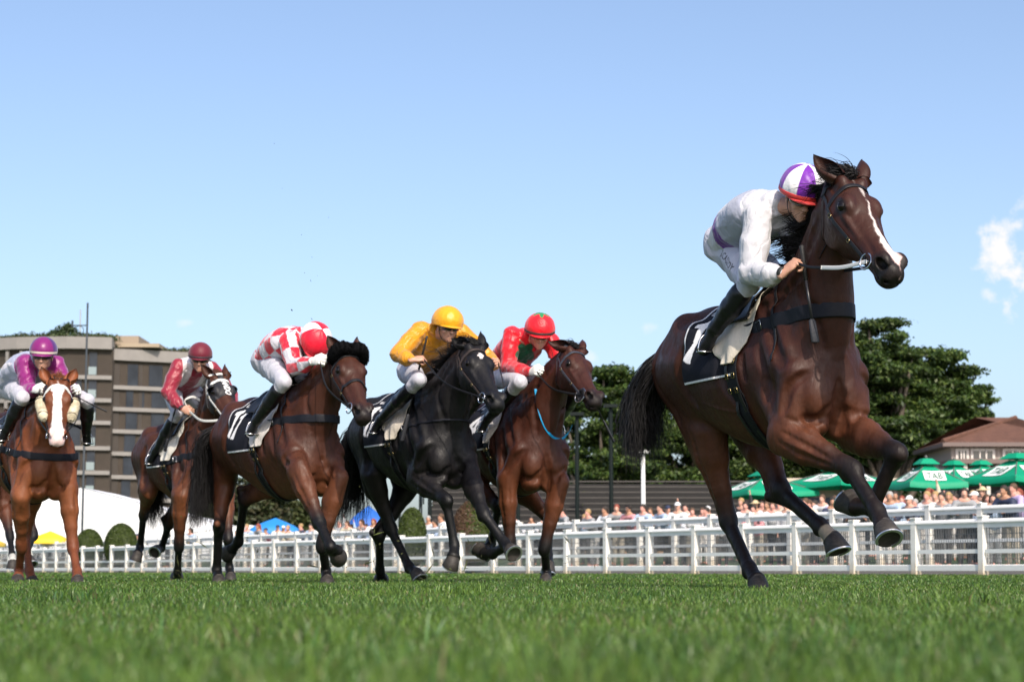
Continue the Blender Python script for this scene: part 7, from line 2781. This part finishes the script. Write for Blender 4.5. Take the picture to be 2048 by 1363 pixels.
    go = link_mesh('goggles', me, gm, root, True)
    md = go.modifiers.new('shell', 'SOLIDIFY'); md.thickness = .005
    # chin strap
    th = np.linspace(R(-100), R(100), 24)
    pts = [hc + sh + (r * math.sin(t) * .078 + u * (-.02 - .098 * math.cos(t)) + f * (.012 + .030 * math.cos(t))) * s for t in th]
    nn = [r * math.sin(t) - u * math.cos(t) for t in th]
    strap('chin_strap', pts, nn, .014 * s, .003, gs, root)
    H['jk'] = K
    H['jroot'] = root
    return K


def whip(H, p0, p1, p2, label, grip=.0, thick=1.0, flap=True):
    """p0 butt, p1 end of the handle, p2 tip (local points of the horse frame)"""
    F = H['F']
    base = np.asarray(p0, float)
    root = empty('whip', F.toworld(base), F.psi, label, 'whip', 'whips carried by the jockeys')
    q0, q1, q2 = [np.asarray(q, float) - base for q in (p0, p1, p2)]
    mb = MB(); mb.tube([q0 - nrm(q1 - q0) * .004, q0, q0 + (q1 - q0) * .1, q1], [.006 * thick, .011 * thick, .0095 * thick, .0085 * thick], 10)
    mb.build('grip', mat('whip_grip', (.015, .015, .017), .6, bump=.002, bscale=180), root, True)
    m_ = q1 + (q2 - q1) * .62
    mb = MB(); mb.tube([q1, m_], [.0065 * thick, .0055 * thick], 8); mb.build('shaft', mat('whip_shaft', (.02, .02, .025), .35), root, True)
    if flap:
        mb = MB(); mb.tube([m_, m_ + (q2 - m_) * .08, q2 - (q2 - m_) * .05, q2], [.007 * thick, .016 * thick, .019 * thick, .015 * thick], 10, flat=.5)
        mb.build('padded_end', mat('whip_pad', (.02, .022, .03), .7, bump=.002, bscale=100), root, True)
    return root
# ------------------------------------------------------------------ spectators
def crowd_proto(pose, seed):
    """meshes for one posture: skin body, top, trousers (feet at the origin, facing -y)"""
    G = Field((-.62, -.62, -.02), (.62, .40, 2.25), .021)
    f = np.array([0, -1.0, 0]); u = np.array([0, 0, 1.0]); r = np.cross(f, u)
    X = np.array([1.0, 0, 0])
    lean = {'stand': 0, 'rail': .22, 'raise': .05, 'phone': .08, 'turn': .0}[pose]
    hip = np.array([0, .02, .92]); nk = np.array([0, -.02 - lean, 1.43]); hd = nk + np.array([0, -.03, .17])
    arms = {}
    for sg in (-1, 1):
        s_ = nk + np.array([sg * .19, 0, -.06])
        if pose == 'stand': e = s_ + np.array([sg * .06, .02, -.28]); w = e + np.array([-sg * .02, -.06, -.24])
        elif pose == 'rail': e = s_ + np.array([sg * .10, -.12, -.22]); w = e + np.array([-sg * .10, -.22, -.02])
        elif pose == 'raise' and sg > 0: e = s_ + np.array([sg * .14, -.06, .20]); w = e + np.array([-.02, -.04, .25])
        elif pose == 'phone': e = s_ + np.array([sg * .10, -.10, -.20]); w = e + np.array([-sg * .14, -.16, .16])
        elif pose == 'turn': e = s_ + np.array([sg * .10, .0, -.25]); w = e + np.array([-sg * .16, -.12, .10])
        else: e = s_ + np.array([sg * .08, -.02, -.27]); w = e + np.array([-sg * .04, -.14, -.18])
        arms[sg] = (s_, e, w)
    fx, fu, fr = frame_from(f + X * (.6 if pose == 'turn' else 0) + u * -.1)
    add_face(G, hd, fx, fu, fr, .98)
    G.cap(nk, hd, .055, .05, X, .02)
    G.cap(hip, nk, (.15, .10), (.15, .09), X, .02)
    for sg, (s_, e, w) in arms.items():
        G.cap(s_, e, .045, .038, X, .02); G.cap(e, w, .037, .026, X, .02)
        d = nrm(w - e); G.ell(w + d * .06, (.05, .035, .025), [d, nrm(np.cross(d, u)), nrm(np.cross(d, np.cross(d, u)))], .01)
        G.cap(hip + X * sg * .09, X * sg * .10 + [0, 0, .48], .08, .055, X, .02); G.cap(X * sg * .10 + [0, 0, .48], X * sg * .10 + [0, .02, .08], .05, .035, X, .02)
        G.cap(X * sg * .10 + [0, .04, .04], X * sg * .12 + [0, -.14, .03], .04, .035, X, .02)
    body = G.mesh(1)
    G = Field((-.62, -.62, .5), (.62, .40, 2.25), .024)
    G.cap(hip + [0, 0, .0], hip + (nk - hip) * .6, (.175, .125), (.19, .125), X, .03)
    G.cap(hip + (nk - hip) * .6, nk - [0, 0, .04], (.19, .125), (.11, .08), X, .03)
    for sg, (s_, e, w) in arms.items():
        G.cap(nk - [0, 0, .05], s_, .082, .078, X, .03); G.cap(s_, e, .074, .066, X, .02)
        if seed != 3: G.cap(e, e + (w - e) * .8, .058, .042, X, .02)
    G.wobble(.006, 25, seed)
    top = G.mesh(1)
    G = Field((-.4, -.4, .0), (.4, .4, 1.15), .026)
    G.cap(hip + [0, 0, -.02], hip + [0, 0, .08], (.165, .12), (.16, .115), X, .02)
    for sg in (-1, 1):
        G.cap(hip + X * sg * .08, X * sg * .10 + [0, 0, .48], .098, .075, X, .03); G.cap(X * sg * .10 + [0, 0, .48], X * sg * .10 + [0, .02, .10], .075, .06, X, .02)
    G.wobble(.005, 22, seed + 3)
    bot = G.mesh(1)
    return body, top, bot, hd, (fx, fu, fr)


def hair_mesh(kind, hd, fr_):
    f, u, r = fr_
    G = Field(hd - .32, hd + .26, .016)
    c = hd + u * .028 - f * .022
    if kind in ('short', 'long'):
        G.ell(c, (.084, .104, .096), [r, f, u], .01)
        if kind == 'long':
            for sg in (-1, 0, 1):
                G.cap(c - f * .05 + r * sg * .055, c - f * .06 + r * sg * .08 - u * .24, .045, .030, r, .02)
        G.ell(hd + f * .085 - u * .035, (.066, .070, .085), [r, f, u], .01, True)
    elif kind == 'cap':
        G.ell(c + u * .012, (.088, .108, .088), [r, f, u], .01); G.ell(hd - u * .05, (.12, .13, .085), [r, f, u], .01, True)
        G.ell(hd + f * .125 + u * .045, (.065, .065, .010), [r, f, u], .01)
    elif kind == 'hat':
        G.ell(c + u * .035, (.082, .098, .085), [r, f, u], .01); G.ell(c + u * .03, (.17, .18, .012), [r, f, u], .01)
    G.wobble(.004, 40, 2)
    return G.mesh(1)


def build_crowd():
    rnd = random.Random(12)
    poses = ['stand', 'rail', 'raise', 'phone', 'turn', 'rail']
    protos = []
    for i, ps in enumerate(poses):
        b, t, q, hd, fr_ = crowd_proto(ps, i)
        hs = {k: hair_mesh(k, hd, fr_) for k in ('short', 'long', 'cap', 'hat')}
        protos.append((ps, b, t, q, hs))
    skinm = [mat('skin_fair', (.56, .31, .23), .5), mat('skin_tan', (.42, .22, .14), .5), mat('skin_pink', (.60, .30, .24), .5)]
    tops = {'white': (.72, .73, .76), 'pale blue': (.36, .46, .62), 'pink': (.62, .28, .30), 'navy': (.025, .035, .08), 'black': (.02, .02, .025), 'grey': (.28, .29, .31),
            'burgundy': (.20, .02, .04), 'green': (.03, .14, .10), 'cream': (.60, .54, .42), 'peach': (.62, .36, .24), 'lilac': (.42, .34, .56)}
    wts = [14, 7, 2, 4, 3, 3, 1.5, 1.2, 3, .5, 1.5]
    hairs = {'dark hair': (.025, .018, .014), 'brown hair': (.09, .05, .028), 'fair hair': (.36, .24, .11), 'grey hair': (.34, .33, .32), 'red hair': (.22, .05, .03)}
    hw = [8, 6, 4, 3, 1]
    hats = {'navy cap': (.02, .03, .07), 'straw hat': (.55, .44, .26), 'white cap': (.70, .70, .70)}
    bots = [(.03, .035, .06), (.10, .09, .08), (.30, .27, .22), (.62, .60, .58), (.05, .05, .055)]
    # template objects, made once for each posture, then copied
    lib = {}
    def tpl(i, key, V, F):
        if (i, key) not in lib:
            me = bpy.data.meshes.new('spectator_' + key)
            me.from_pydata([tuple(v) for v in V.tolist()], [], [tuple(f) for f in F.tolist()])
            me.polygons.foreach_set('use_smooth', np.ones(len(me.polygons), dtype=bool))
            me.materials.append(skinm[0])
            lib[(i, key)] = me
        return lib[(i, key)]
    spots = []
    def run(px0, px1, n, d0, d1, tall=1.0):
        for i in range(n):
            px = px0 + (px1 - px0) * (i + rnd.uniform(.15, .85)) / n
            d = rnd.uniform(d0, d1)
            spots.append((px, d))
    run(1480, 2075, 30, 3.9, 5.2); run(1480, 2075, 26, 5.8, 8.0); run(1500, 2075, 20, 9, 13)
    run(1272, 1470, 12, 3.9, 5.2); run(1285, 1470, 9, 5.8, 8.0)
    run(1110, 1275, 7, 4.0, 6.5)
    run(1010, 1100, 3, 4.5, 7)
    run(850, 905, 4, 3.9, 6)
    run(640, 770, 10, 3.9, 7)
    run(470, 640, 11, 4.0, 8)
    run(280, 420, 3, 4, 6)
    spots.sort()
    placed = []
    out = []
    rows = []
    for px, d in spots:
        Y = rail_Y(px, d)
        x, y = rail_pt(Y, d)
        if any((x - a) ** 2 + (y - b) ** 2 < .34 for a, b in placed): continue
        placed.append((x, y))
        i = rnd.randrange(len(protos))
        if d < 5.3 and rnd.random() < .45: i = 1
        top = rnd.choices(list(tops), wts)[0]
        if rnd.random() < .17:
            hk = rnd.choice(list(hats)); kind = 'hat' if 'straw' in hk else 'cap'; hcol = hats[hk]
        else:
            hk = rnd.choices(list(hairs), hw)[0]; kind = 'long' if rnd.random() < .4 else 'short'; hcol = hairs[hk]
            hk = kind + ' ' + hk
        rows.append([px, d, x, y, i, top, hk, kind, hcol])
    marks = [(0, 'near the left edge'), (270, 'beside the hooded bay'), (470, 'by the bright blue shelter'), (640, 'by the deep blue shelter'), (790, 'between the middle bushes'),
             (1000, 'beside the blue strapped bay'), (1180, 'left of the white lamp post'), (1286, 'right of the white lamp post'), (1470, 'under the first umbrella'),
             (1620, 'below the second umbrella'), (1775, 'below the third umbrella'), (1900, 'below the house window'), (1985, 'under the rightmost umbrella')]
    words = {'stand': 'standing', 'rail': 'leaning on the rail', 'raise': 'waving', 'phone': 'holding a phone up', 'turn': 'looking sideways'}
    from collections import defaultdict
    cnt = defaultdict(list)
    for k, rw in enumerate(rows):
        mk = [m for m in marks if m[0] <= rw[0]][-1][1]
        cnt[(rw[5], rw[6], mk)].append(k)
    ords = ['first', 'second', 'third', 'fourth', 'fifth', 'sixth', 'seventh']
    for k, (px, d, x, y, i, top, hk, kind, hcol) in enumerate(rows):
        mk = [m for m in marks if m[0] <= px][-1][1]
        grp = cnt[(top, hk, mk)]
        lab = f'spectator in {top} top with {hk}, {mk}'
        if len(grp) > 1: lab = f'{ords[grp.index(k)]} {top} shirted spectator with {hk} from left, {mk}'
        root = empty('person', (x, y, float(gz(x, y))), 0, lab, 'spectator', 'spectators behind the rails')
        root.rotation_euler = (0, 0, R(-30 + rnd.uniform(-32, 32)))
        sc = rnd.uniform(.88, 1.03)
        root.scale = (sc, sc, sc)
        ps, b, t, q, hs = protos[i]
        for key, (V, Fq), m_, nm in (('body', b, rnd.choice(skinm), 'body'), ('top', t, mat('top_' + top.replace(' ', '_'), tops[top], .7, objrand=.12), 'shirt'),
                                     ('trousers', q, mat('trousers_%d' % rnd.randrange(5), bots[rnd.randrange(5)], .8, objrand=.2), 'trousers'),
                                     ('hair_' + kind, hs[kind], mat('head_' + hk.split(' ', 1)[1].replace(' ', '_') if kind in ('short', 'long') else 'head_' + hk.replace(' ', '_'), hcol, .7), 'hair' if kind in ('short', 'long') else 'hat')):
            me = tpl(i, key, V, Fq)
            o = bpy.data.objects.new(nm, me); COL.objects.link(o); o.parent = root
            o.material_slots[0].link = 'OBJECT'
            o.material_slots[0].material = m_


def build_clods():
    rng = np.random.RandomState(6)
    mb = MB()
    src = [(700, 1120, 16.2, 60, 40, 55), (565, 1080, 16.5, 60, 35, 45), (370, 1120, 20, 18, 60, 60), (930, 1105, 16.6, 50, 40, 40), (1170, 1080, 16.8, 30, 60, 30), (620, 660, 17, 70, 160, 22), (870, 1150, 15.8, 50, 15, 30)]
    for px, py, Y, sx, sy, n in src:
        for _ in range(n):
            x = px + rng.normal() * sx; y = min(py + rng.normal() * sy, 1160)
            c = P(x, y, Y + rng.normal() * .4)
            if c[2] < .01: continue
            s = .005 + .012 * rng.rand() ** 3
            d = rng.normal(size=3); d /= np.linalg.norm(d)
            e = np.cross(d, rng.normal(size=3)); e /= np.linalg.norm(e); g = np.cross(d, e)
            L_ = s * (1 + 3 * (rng.rand() < .35))
            mb.add([c + d * L_, c - d * L_, c + e * s * .5, c - e * s * .5, c + g * s * .4, c - g * s * .4], [(0, 2, 4), (0, 4, 3), (0, 3, 5), (0, 5, 2), (1, 4, 2), (1, 3, 4), (1, 5, 3), (1, 2, 5)])
    o = mb.build('flying_turf', mat('turf_crumb', (.035, .035, .016), .9, col2=(.07, .09, .02), nscale=3))
    tag(o, 'crumbs of turf and grass thrown up by the hooves', None, None, 'stuff')
def fist_rein(H, K, bit, col=None, w=.017):
    m = None if col is None else mat('rein_' + H['sp']['key'], col, .5)
    for sg, k in ((-1, 'fist_r'), (1, 'fist_l')):
        b, f = bit[sg], K[k]
        rein(H, [b, b + (f - b) * .5 + np.array([0, 0, -.05]) + H['ax'][1] * sg * .05, f], w, m)


def dress_h1():
    H = build_horse(H1)
    K = build_jockey(H, J1)
    fit_saddlery(H, dict(num='1', rear=-.62, front=-.10, breast=dict(z=-.22, w=.075, tilt=-.10), box=(.05, -.52, .17, -.20), pad=(-.40, .0, 90),
                         foot_r=K['toe_r'], foot_l=K['toe_l'], girth=-.14))
    bit = fit_bridle(H, dict())
    fr, fl = K['fist_r'], K['fist_l']
    wm = mat('white_rein', (.72, .72, .72), .5)
    m1 = bit[-1] + (fr - bit[-1]) * .62 + np.array([0, 0, -.03])
    rein(H, [bit[-1], bit[-1] + (fr - bit[-1]) * .35 + np.array([0, 0, -.03]), m1], .022, wm)
    rein(H, [m1, (m1 + fr) / 2 + np.array([0, 0, -.01]), fr], .016)
    rein(H, [bit[1], (bit[1] + fl) / 2, fl], .018)
    F = H['F']
    whip(H, F.at_u(1603, 492, fr[0]), F.at_u(1612, 560, fr[0] + .04), F.at_u(1631, 685, fr[0] + .08), 'long black whip hanging from the hand of the white and purple jockey', thick=1.35)


def fleece(name, H, pts, r0, m, seed=0, flat=1.0):
    """a fleecy roll: lumpy tube with a fuzz of short fibres"""
    c = spline(pts, 26)
    rng = np.random.RandomState(seed)
    n = 26; k = 18
    tg = np.gradient(c, axis=0); tg /= np.linalg.norm(tg, axis=1, keepdims=True)
    up = np.tile(H['n'], (n, 1)); a = up - tg * (up * tg).sum(1, keepdims=True); a /= np.linalg.norm(a, axis=1, keepdims=True)
    b = np.cross(tg, a)
    e = np.clip(np.sin(np.linspace(.10, math.pi - .10, n)) * 2.2, 0, 1) ** .6
    th = np.linspace(0, 2 * math.pi, k, endpoint=False)
    V = []
    for i in range(n):
        for t in th:
            V.append(c[i] + (a[i] * math.cos(t) + b[i] * math.sin(t)) * r0 * e[i])
    V = np.array(V)
    V += (vnoise(V, 60, seed) * .12 * r0)[:, None] * nrm(H['n'])
    fs = [(i * k + j, i * k + (j + 1) % k, (i + 1) * k + (j + 1) % k, (i + 1) * k + j) for i in range(n - 1) for j in range(k)]
    fs += [tuple(range(k)), tuple((n - 1) * k + j for j in range(k - 1, -1, -1))]
    o = np_mesh(name, V, fs, m, H['root'], True)
    N = 9000
    i = rng.randint(0, n, N); t = rng.uniform(0, 6.283, N)
    d = a[i] * np.cos(t)[:, None] + b[i] * np.sin(t)[:, None]
    rt = c[i] + tg[i] * rng.uniform(-.5, .5, (N, 1)) * np.linalg.norm(c[1] - c[0]) + d * (r0 * e[i])[:, None] * .95
    s_ = np.linspace(0, 1, 4)[None, :, None]
    path = rt[:, None, :] + (d + .6 * rng.normal(size=(N, 3)))[:, None, :] * s_ * r0 * .11
    strands('fleece_fibre', None, path, .0016, o, m, seed)
    return o


def dress_h2():
    H = build_horse(H2); K = build_jockey(H, J2)
    fit_saddlery(H, dict(num='11', rear=-.62, breast=dict(z=-.26, w=.06, tilt=-.05), box=(.05, -.50, .20, -.22), pad=(-.36, .06, 97), pad_col=(.60, .56, .54), foot_r=K['toe_r'], foot_l=K['toe_l']))
    bit = fit_bridle(H, dict(noseband=.31))
    p, d = head_loop(H, .05, np.linspace(R(-78), R(78), 12), lambda q: .050 + .006 * q * q, off=.030)
    fleece('forehead_roll', H, p, .050, mat('black_fleece', (.0035, .0035, .0045), .95, spec=.1), 3)
    fist_rein(H, K, bit)
    F = H['F']
    whip(H, F.at_u(664, 702, .42), F.at_u(640, 722, .34), F.at_u(484, 817, -.25), 'thin black whip slanting down from the red and white jockey', thick=.8, flap=False)


def dress_h3():
    H = build_horse(H3); K = build_jockey(H, J3)
    fit_saddlery(H, dict(num='17', rear=-.64, breast=dict(z=-.34, w=.016, tilt=-.15, neck=False), box=(.06, -.54, .26, -.24), pad=(-.36, .05, 95), pad_col=(.58, .53, .46), foot_r=K['toe_r'], foot_l=K['toe_l']))
    bit = fit_bridle(H, dict(col=(.035, .024, .020)))
    fist_rein(H, K, bit)
    F = H['F']
    whip(H, F.at_u(854, 672, .30), F.at_u(838, 738, .24), F.at_u(804, 882, .10), 'black whip held upright in the bare fist of the gold jockey')


def dress_h4():
    H = build_horse(H4); K = build_jockey(H, J4)
    fit_saddlery(H, dict(num='4', rear=-.64, box=(.06, -.54, .26, -.24), pad=(-.36, .0, 92), pad_col=(.60, .57, .56), foot_r=K['toe_r'], foot_l=K['toe_l'], girth_col=(.01, .09, .25)))
    bit = fit_bridle(H, dict(ring=1.5, col=(.03, .035, .05)))
    for sg in (-1, 1):
        mb = MB(); c = bit[sg]; l = H['l'] * sg
        mb.lathe(c - l * .002, [(.060, 0), (.062, .004), (.058, .009), (.03, .010), (.028, .004)], 24, axis=l)
        mb.build('bit_guard', LEATHER(), H['root'], True)
    fist_rein(H, K, bit)
    # blue neck strap hanging round the base of the neck
    bm = mat('blue_web', (.0, .26, .55), .5)
    F = H['F']
    raw = np.array([H['G'].raycast(F.cam, F.ray(px, py), 14, 20, .012) for px, py in ((1071, 778), (1073, 800), (1077, 822), (1084, 845), (1093, 863), (1104, 876), (1116, 882), (1128, 879), (1138, 868), (1144, 850))])
    for _ in range(2): raw[1:-1] = (raw[:-2] + raw[2:] + raw[1:-1] * 2) / 4
    p = spline(raw, 60)
    nn = p - H['T'](.12, 0, -.30)[None]
    strap('neck_strap', p, nn, .022, .004, bm, H['root'])
    whip(H, F.at_u(1158, 742, .5), F.at_u(1170, 765, .5), F.at_u(1228, 884, .5), 'black whip showing beyond the muzzle of the blue strapped bay')


def hood(H):
    """close fitting black hood over poll, brow and cheeks, with blinker cups and lettering"""
    G, HP, a, l, n, hs = H['G'], H['HP'], H['a'], H['l'], H['n'], H['hs']
    nu, nv = 130, 320
    t = np.linspace(.02, .32, nu)
    ph = np.linspace(R(-165), R(165), nv)
    Tt, PH = np.meshgrid(t, ph, indexing='ij')
    c = HP(0, 0, -.095)[None] + a[None] * (Tt.ravel()[:, None] * hs)
    d = l[None] * np.sin(PH.ravel())[:, None] + n[None] * np.cos(PH.ravel())[:, None]
    g = G.cast(c, d, .003, rmax=.3, step=.004)
    rel = (g - H['poll']) @ np.stack([a, l, n], 1) / hs
    keep = np.ones(len(g), bool)
    for sg in (-1, 1):
        keep &= ~(np.hypot((rel[:, 0] - .188) / 1.2, rel[:, 2] + .040) + .0 * rel[:, 1] < .030) | (rel[:, 1] * sg < .03)
        keep &= ~((np.abs(rel[:, 0] - .045) < .030) & (np.abs(rel[:, 1] - sg * .055) < .028) & (rel[:, 2] > -.04))
    keep &= ~((rel[:, 0] > .27 - .0 * np.cos(PH.ravel())) & (rel[:, 2] > -.2))
    cc = np.tile((.012, .012, .016), (len(g), 1))
    q = np.stack([-rel[:, 0], -rel[:, 1]], 1)
    m = text_mask('ANDO', np.stack([rel[:, 0], rel[:, 1]], 1), (.105, -.010, .262, .042), .0025) & (rel[:, 2] > -.07)
    cc[m] = (.75, .75, .75)
    I = np.arange(nu * nv).reshape(nu, nv)
    Fq = np.stack([I[:-1, :-1], I[1:, :-1], I[1:, 1:], I[:-1, 1:]], -1).reshape(-1, 4)
    Fq = Fq[keep[Fq].all(1)]
    ho = np_mesh('hood', g, Fq, mat('hood_cloth', rough=.6, attr='Col', noise=.1, nscale=30), H['root'], True, cc)
    for sg in (-1, 1):
        mb = MB(); vs = []
        for i in range(8):
            p_ = i / 7 * R(80)
            for k in range(14):
                w = R(-100) + R(200) * k / 13
                vs.append(HP(.150, sg * .085, -.040) + (-a * math.cos(w) * 1.0 + n * math.sin(w)) * .045 * hs * math.cos(p_) * 1.0 + l * sg * .045 * hs * math.sin(p_) + a * .012 * hs)
        fs = [(i * 14 + k, i * 14 + k + 1, (i + 1) * 14 + k + 1, (i + 1) * 14 + k) for i in range(7) for k in range(13)]
        mb.add(vs, fs); o = mb.build('blinker_cup', LEATHER(), ho, True)
        md = o.modifiers.new('shell', 'SOLIDIFY'); md.thickness = .004


def dress_h5():
    H = build_horse(H5); K = build_jockey(H, J5)
    fit_saddlery(H, dict(num='9', rear=-.50, breast=dict(z=-.40, w=.065, tilt=-.1), box=(.06, -.54, .26, -.24), pad=(-.38, .05, 92), pad_col=(.62, .60, .55), foot_r=K['toe_r'], foot_l=K['toe_l']))
    hood(H)
    bit = fit_bridle(H, dict(col=(.70, .70, .68), brow_col=(.72, .72, .70), brow_w=1.4))
    fist_rein(H, K, bit, (.70, .70, .66), .024)
    F = H['F']
    rein(H, [K['fist_r'], F.at_u(372, 798, .24), F.at_u(385, 793, .30), F.at_u(400, 800, .36)], .024, mat('rein_hooded'), n=24)
    whip(H, F.at_u(352, 814, .16), F.at_u(346, 834, .12), F.at_u(330, 902, -.05), 'short whip with white handle in the hand of the maroon jockey', thick=.9)


def dress_h6():
    H = build_horse(H6); K = build_jockey(H, J6)
    fit_saddlery(H, dict(num='5', rear=-.60, breast=dict(z=-.42, w=.06, tilt=.18), box=(.06, -.54, .26, -.24), pad=(-.36, -.02, 84), pad_col=(.64, .62, .56), foot_r=K['toe_r'], foot_l=K['toe_l']))
    bit = fit_bridle(H, dict(brow_col=(.72, .72, .68), brow_w=1.5))
    fm = mat('cream_fleece', (.60, .54, .40), .95, sheen=.3, noise=.15, nscale=60)
    for sg in (-1, 1):
        pts = H['G'].cast(np.array([H['HP'](t, 0, -.075) for t in (.13, .20, .28, .36)]), H['l'] * sg, .026, rmax=.3)
        f = fleece('cheek_roll', H, pts, .040, fm, 4 + sg)
        for t in (.165, .315):
            c = H['G'].cast(H['HP'](t, 0, -.075), H['l'] * sg, .026, rmax=.3)[0]
            torus('roll_tie', c, H['a'], .043, .004, LEATHER(), f)
    fist_rein(H, K, bit)
    F = H['F']
    whip(H, F.at_u(213, 822, .50), F.at_u(183, 808, .46), F.at_u(140, 786, .40), 'black whip pointing out beside the chestnut head', thick=.9, flap=False)


for fn in (dress_h1, dress_h2, dress_h3, dress_h4, dress_h5, dress_h6):
    fn()
build_horse(H7)
build_grass()
build_crowd()
build_clods()
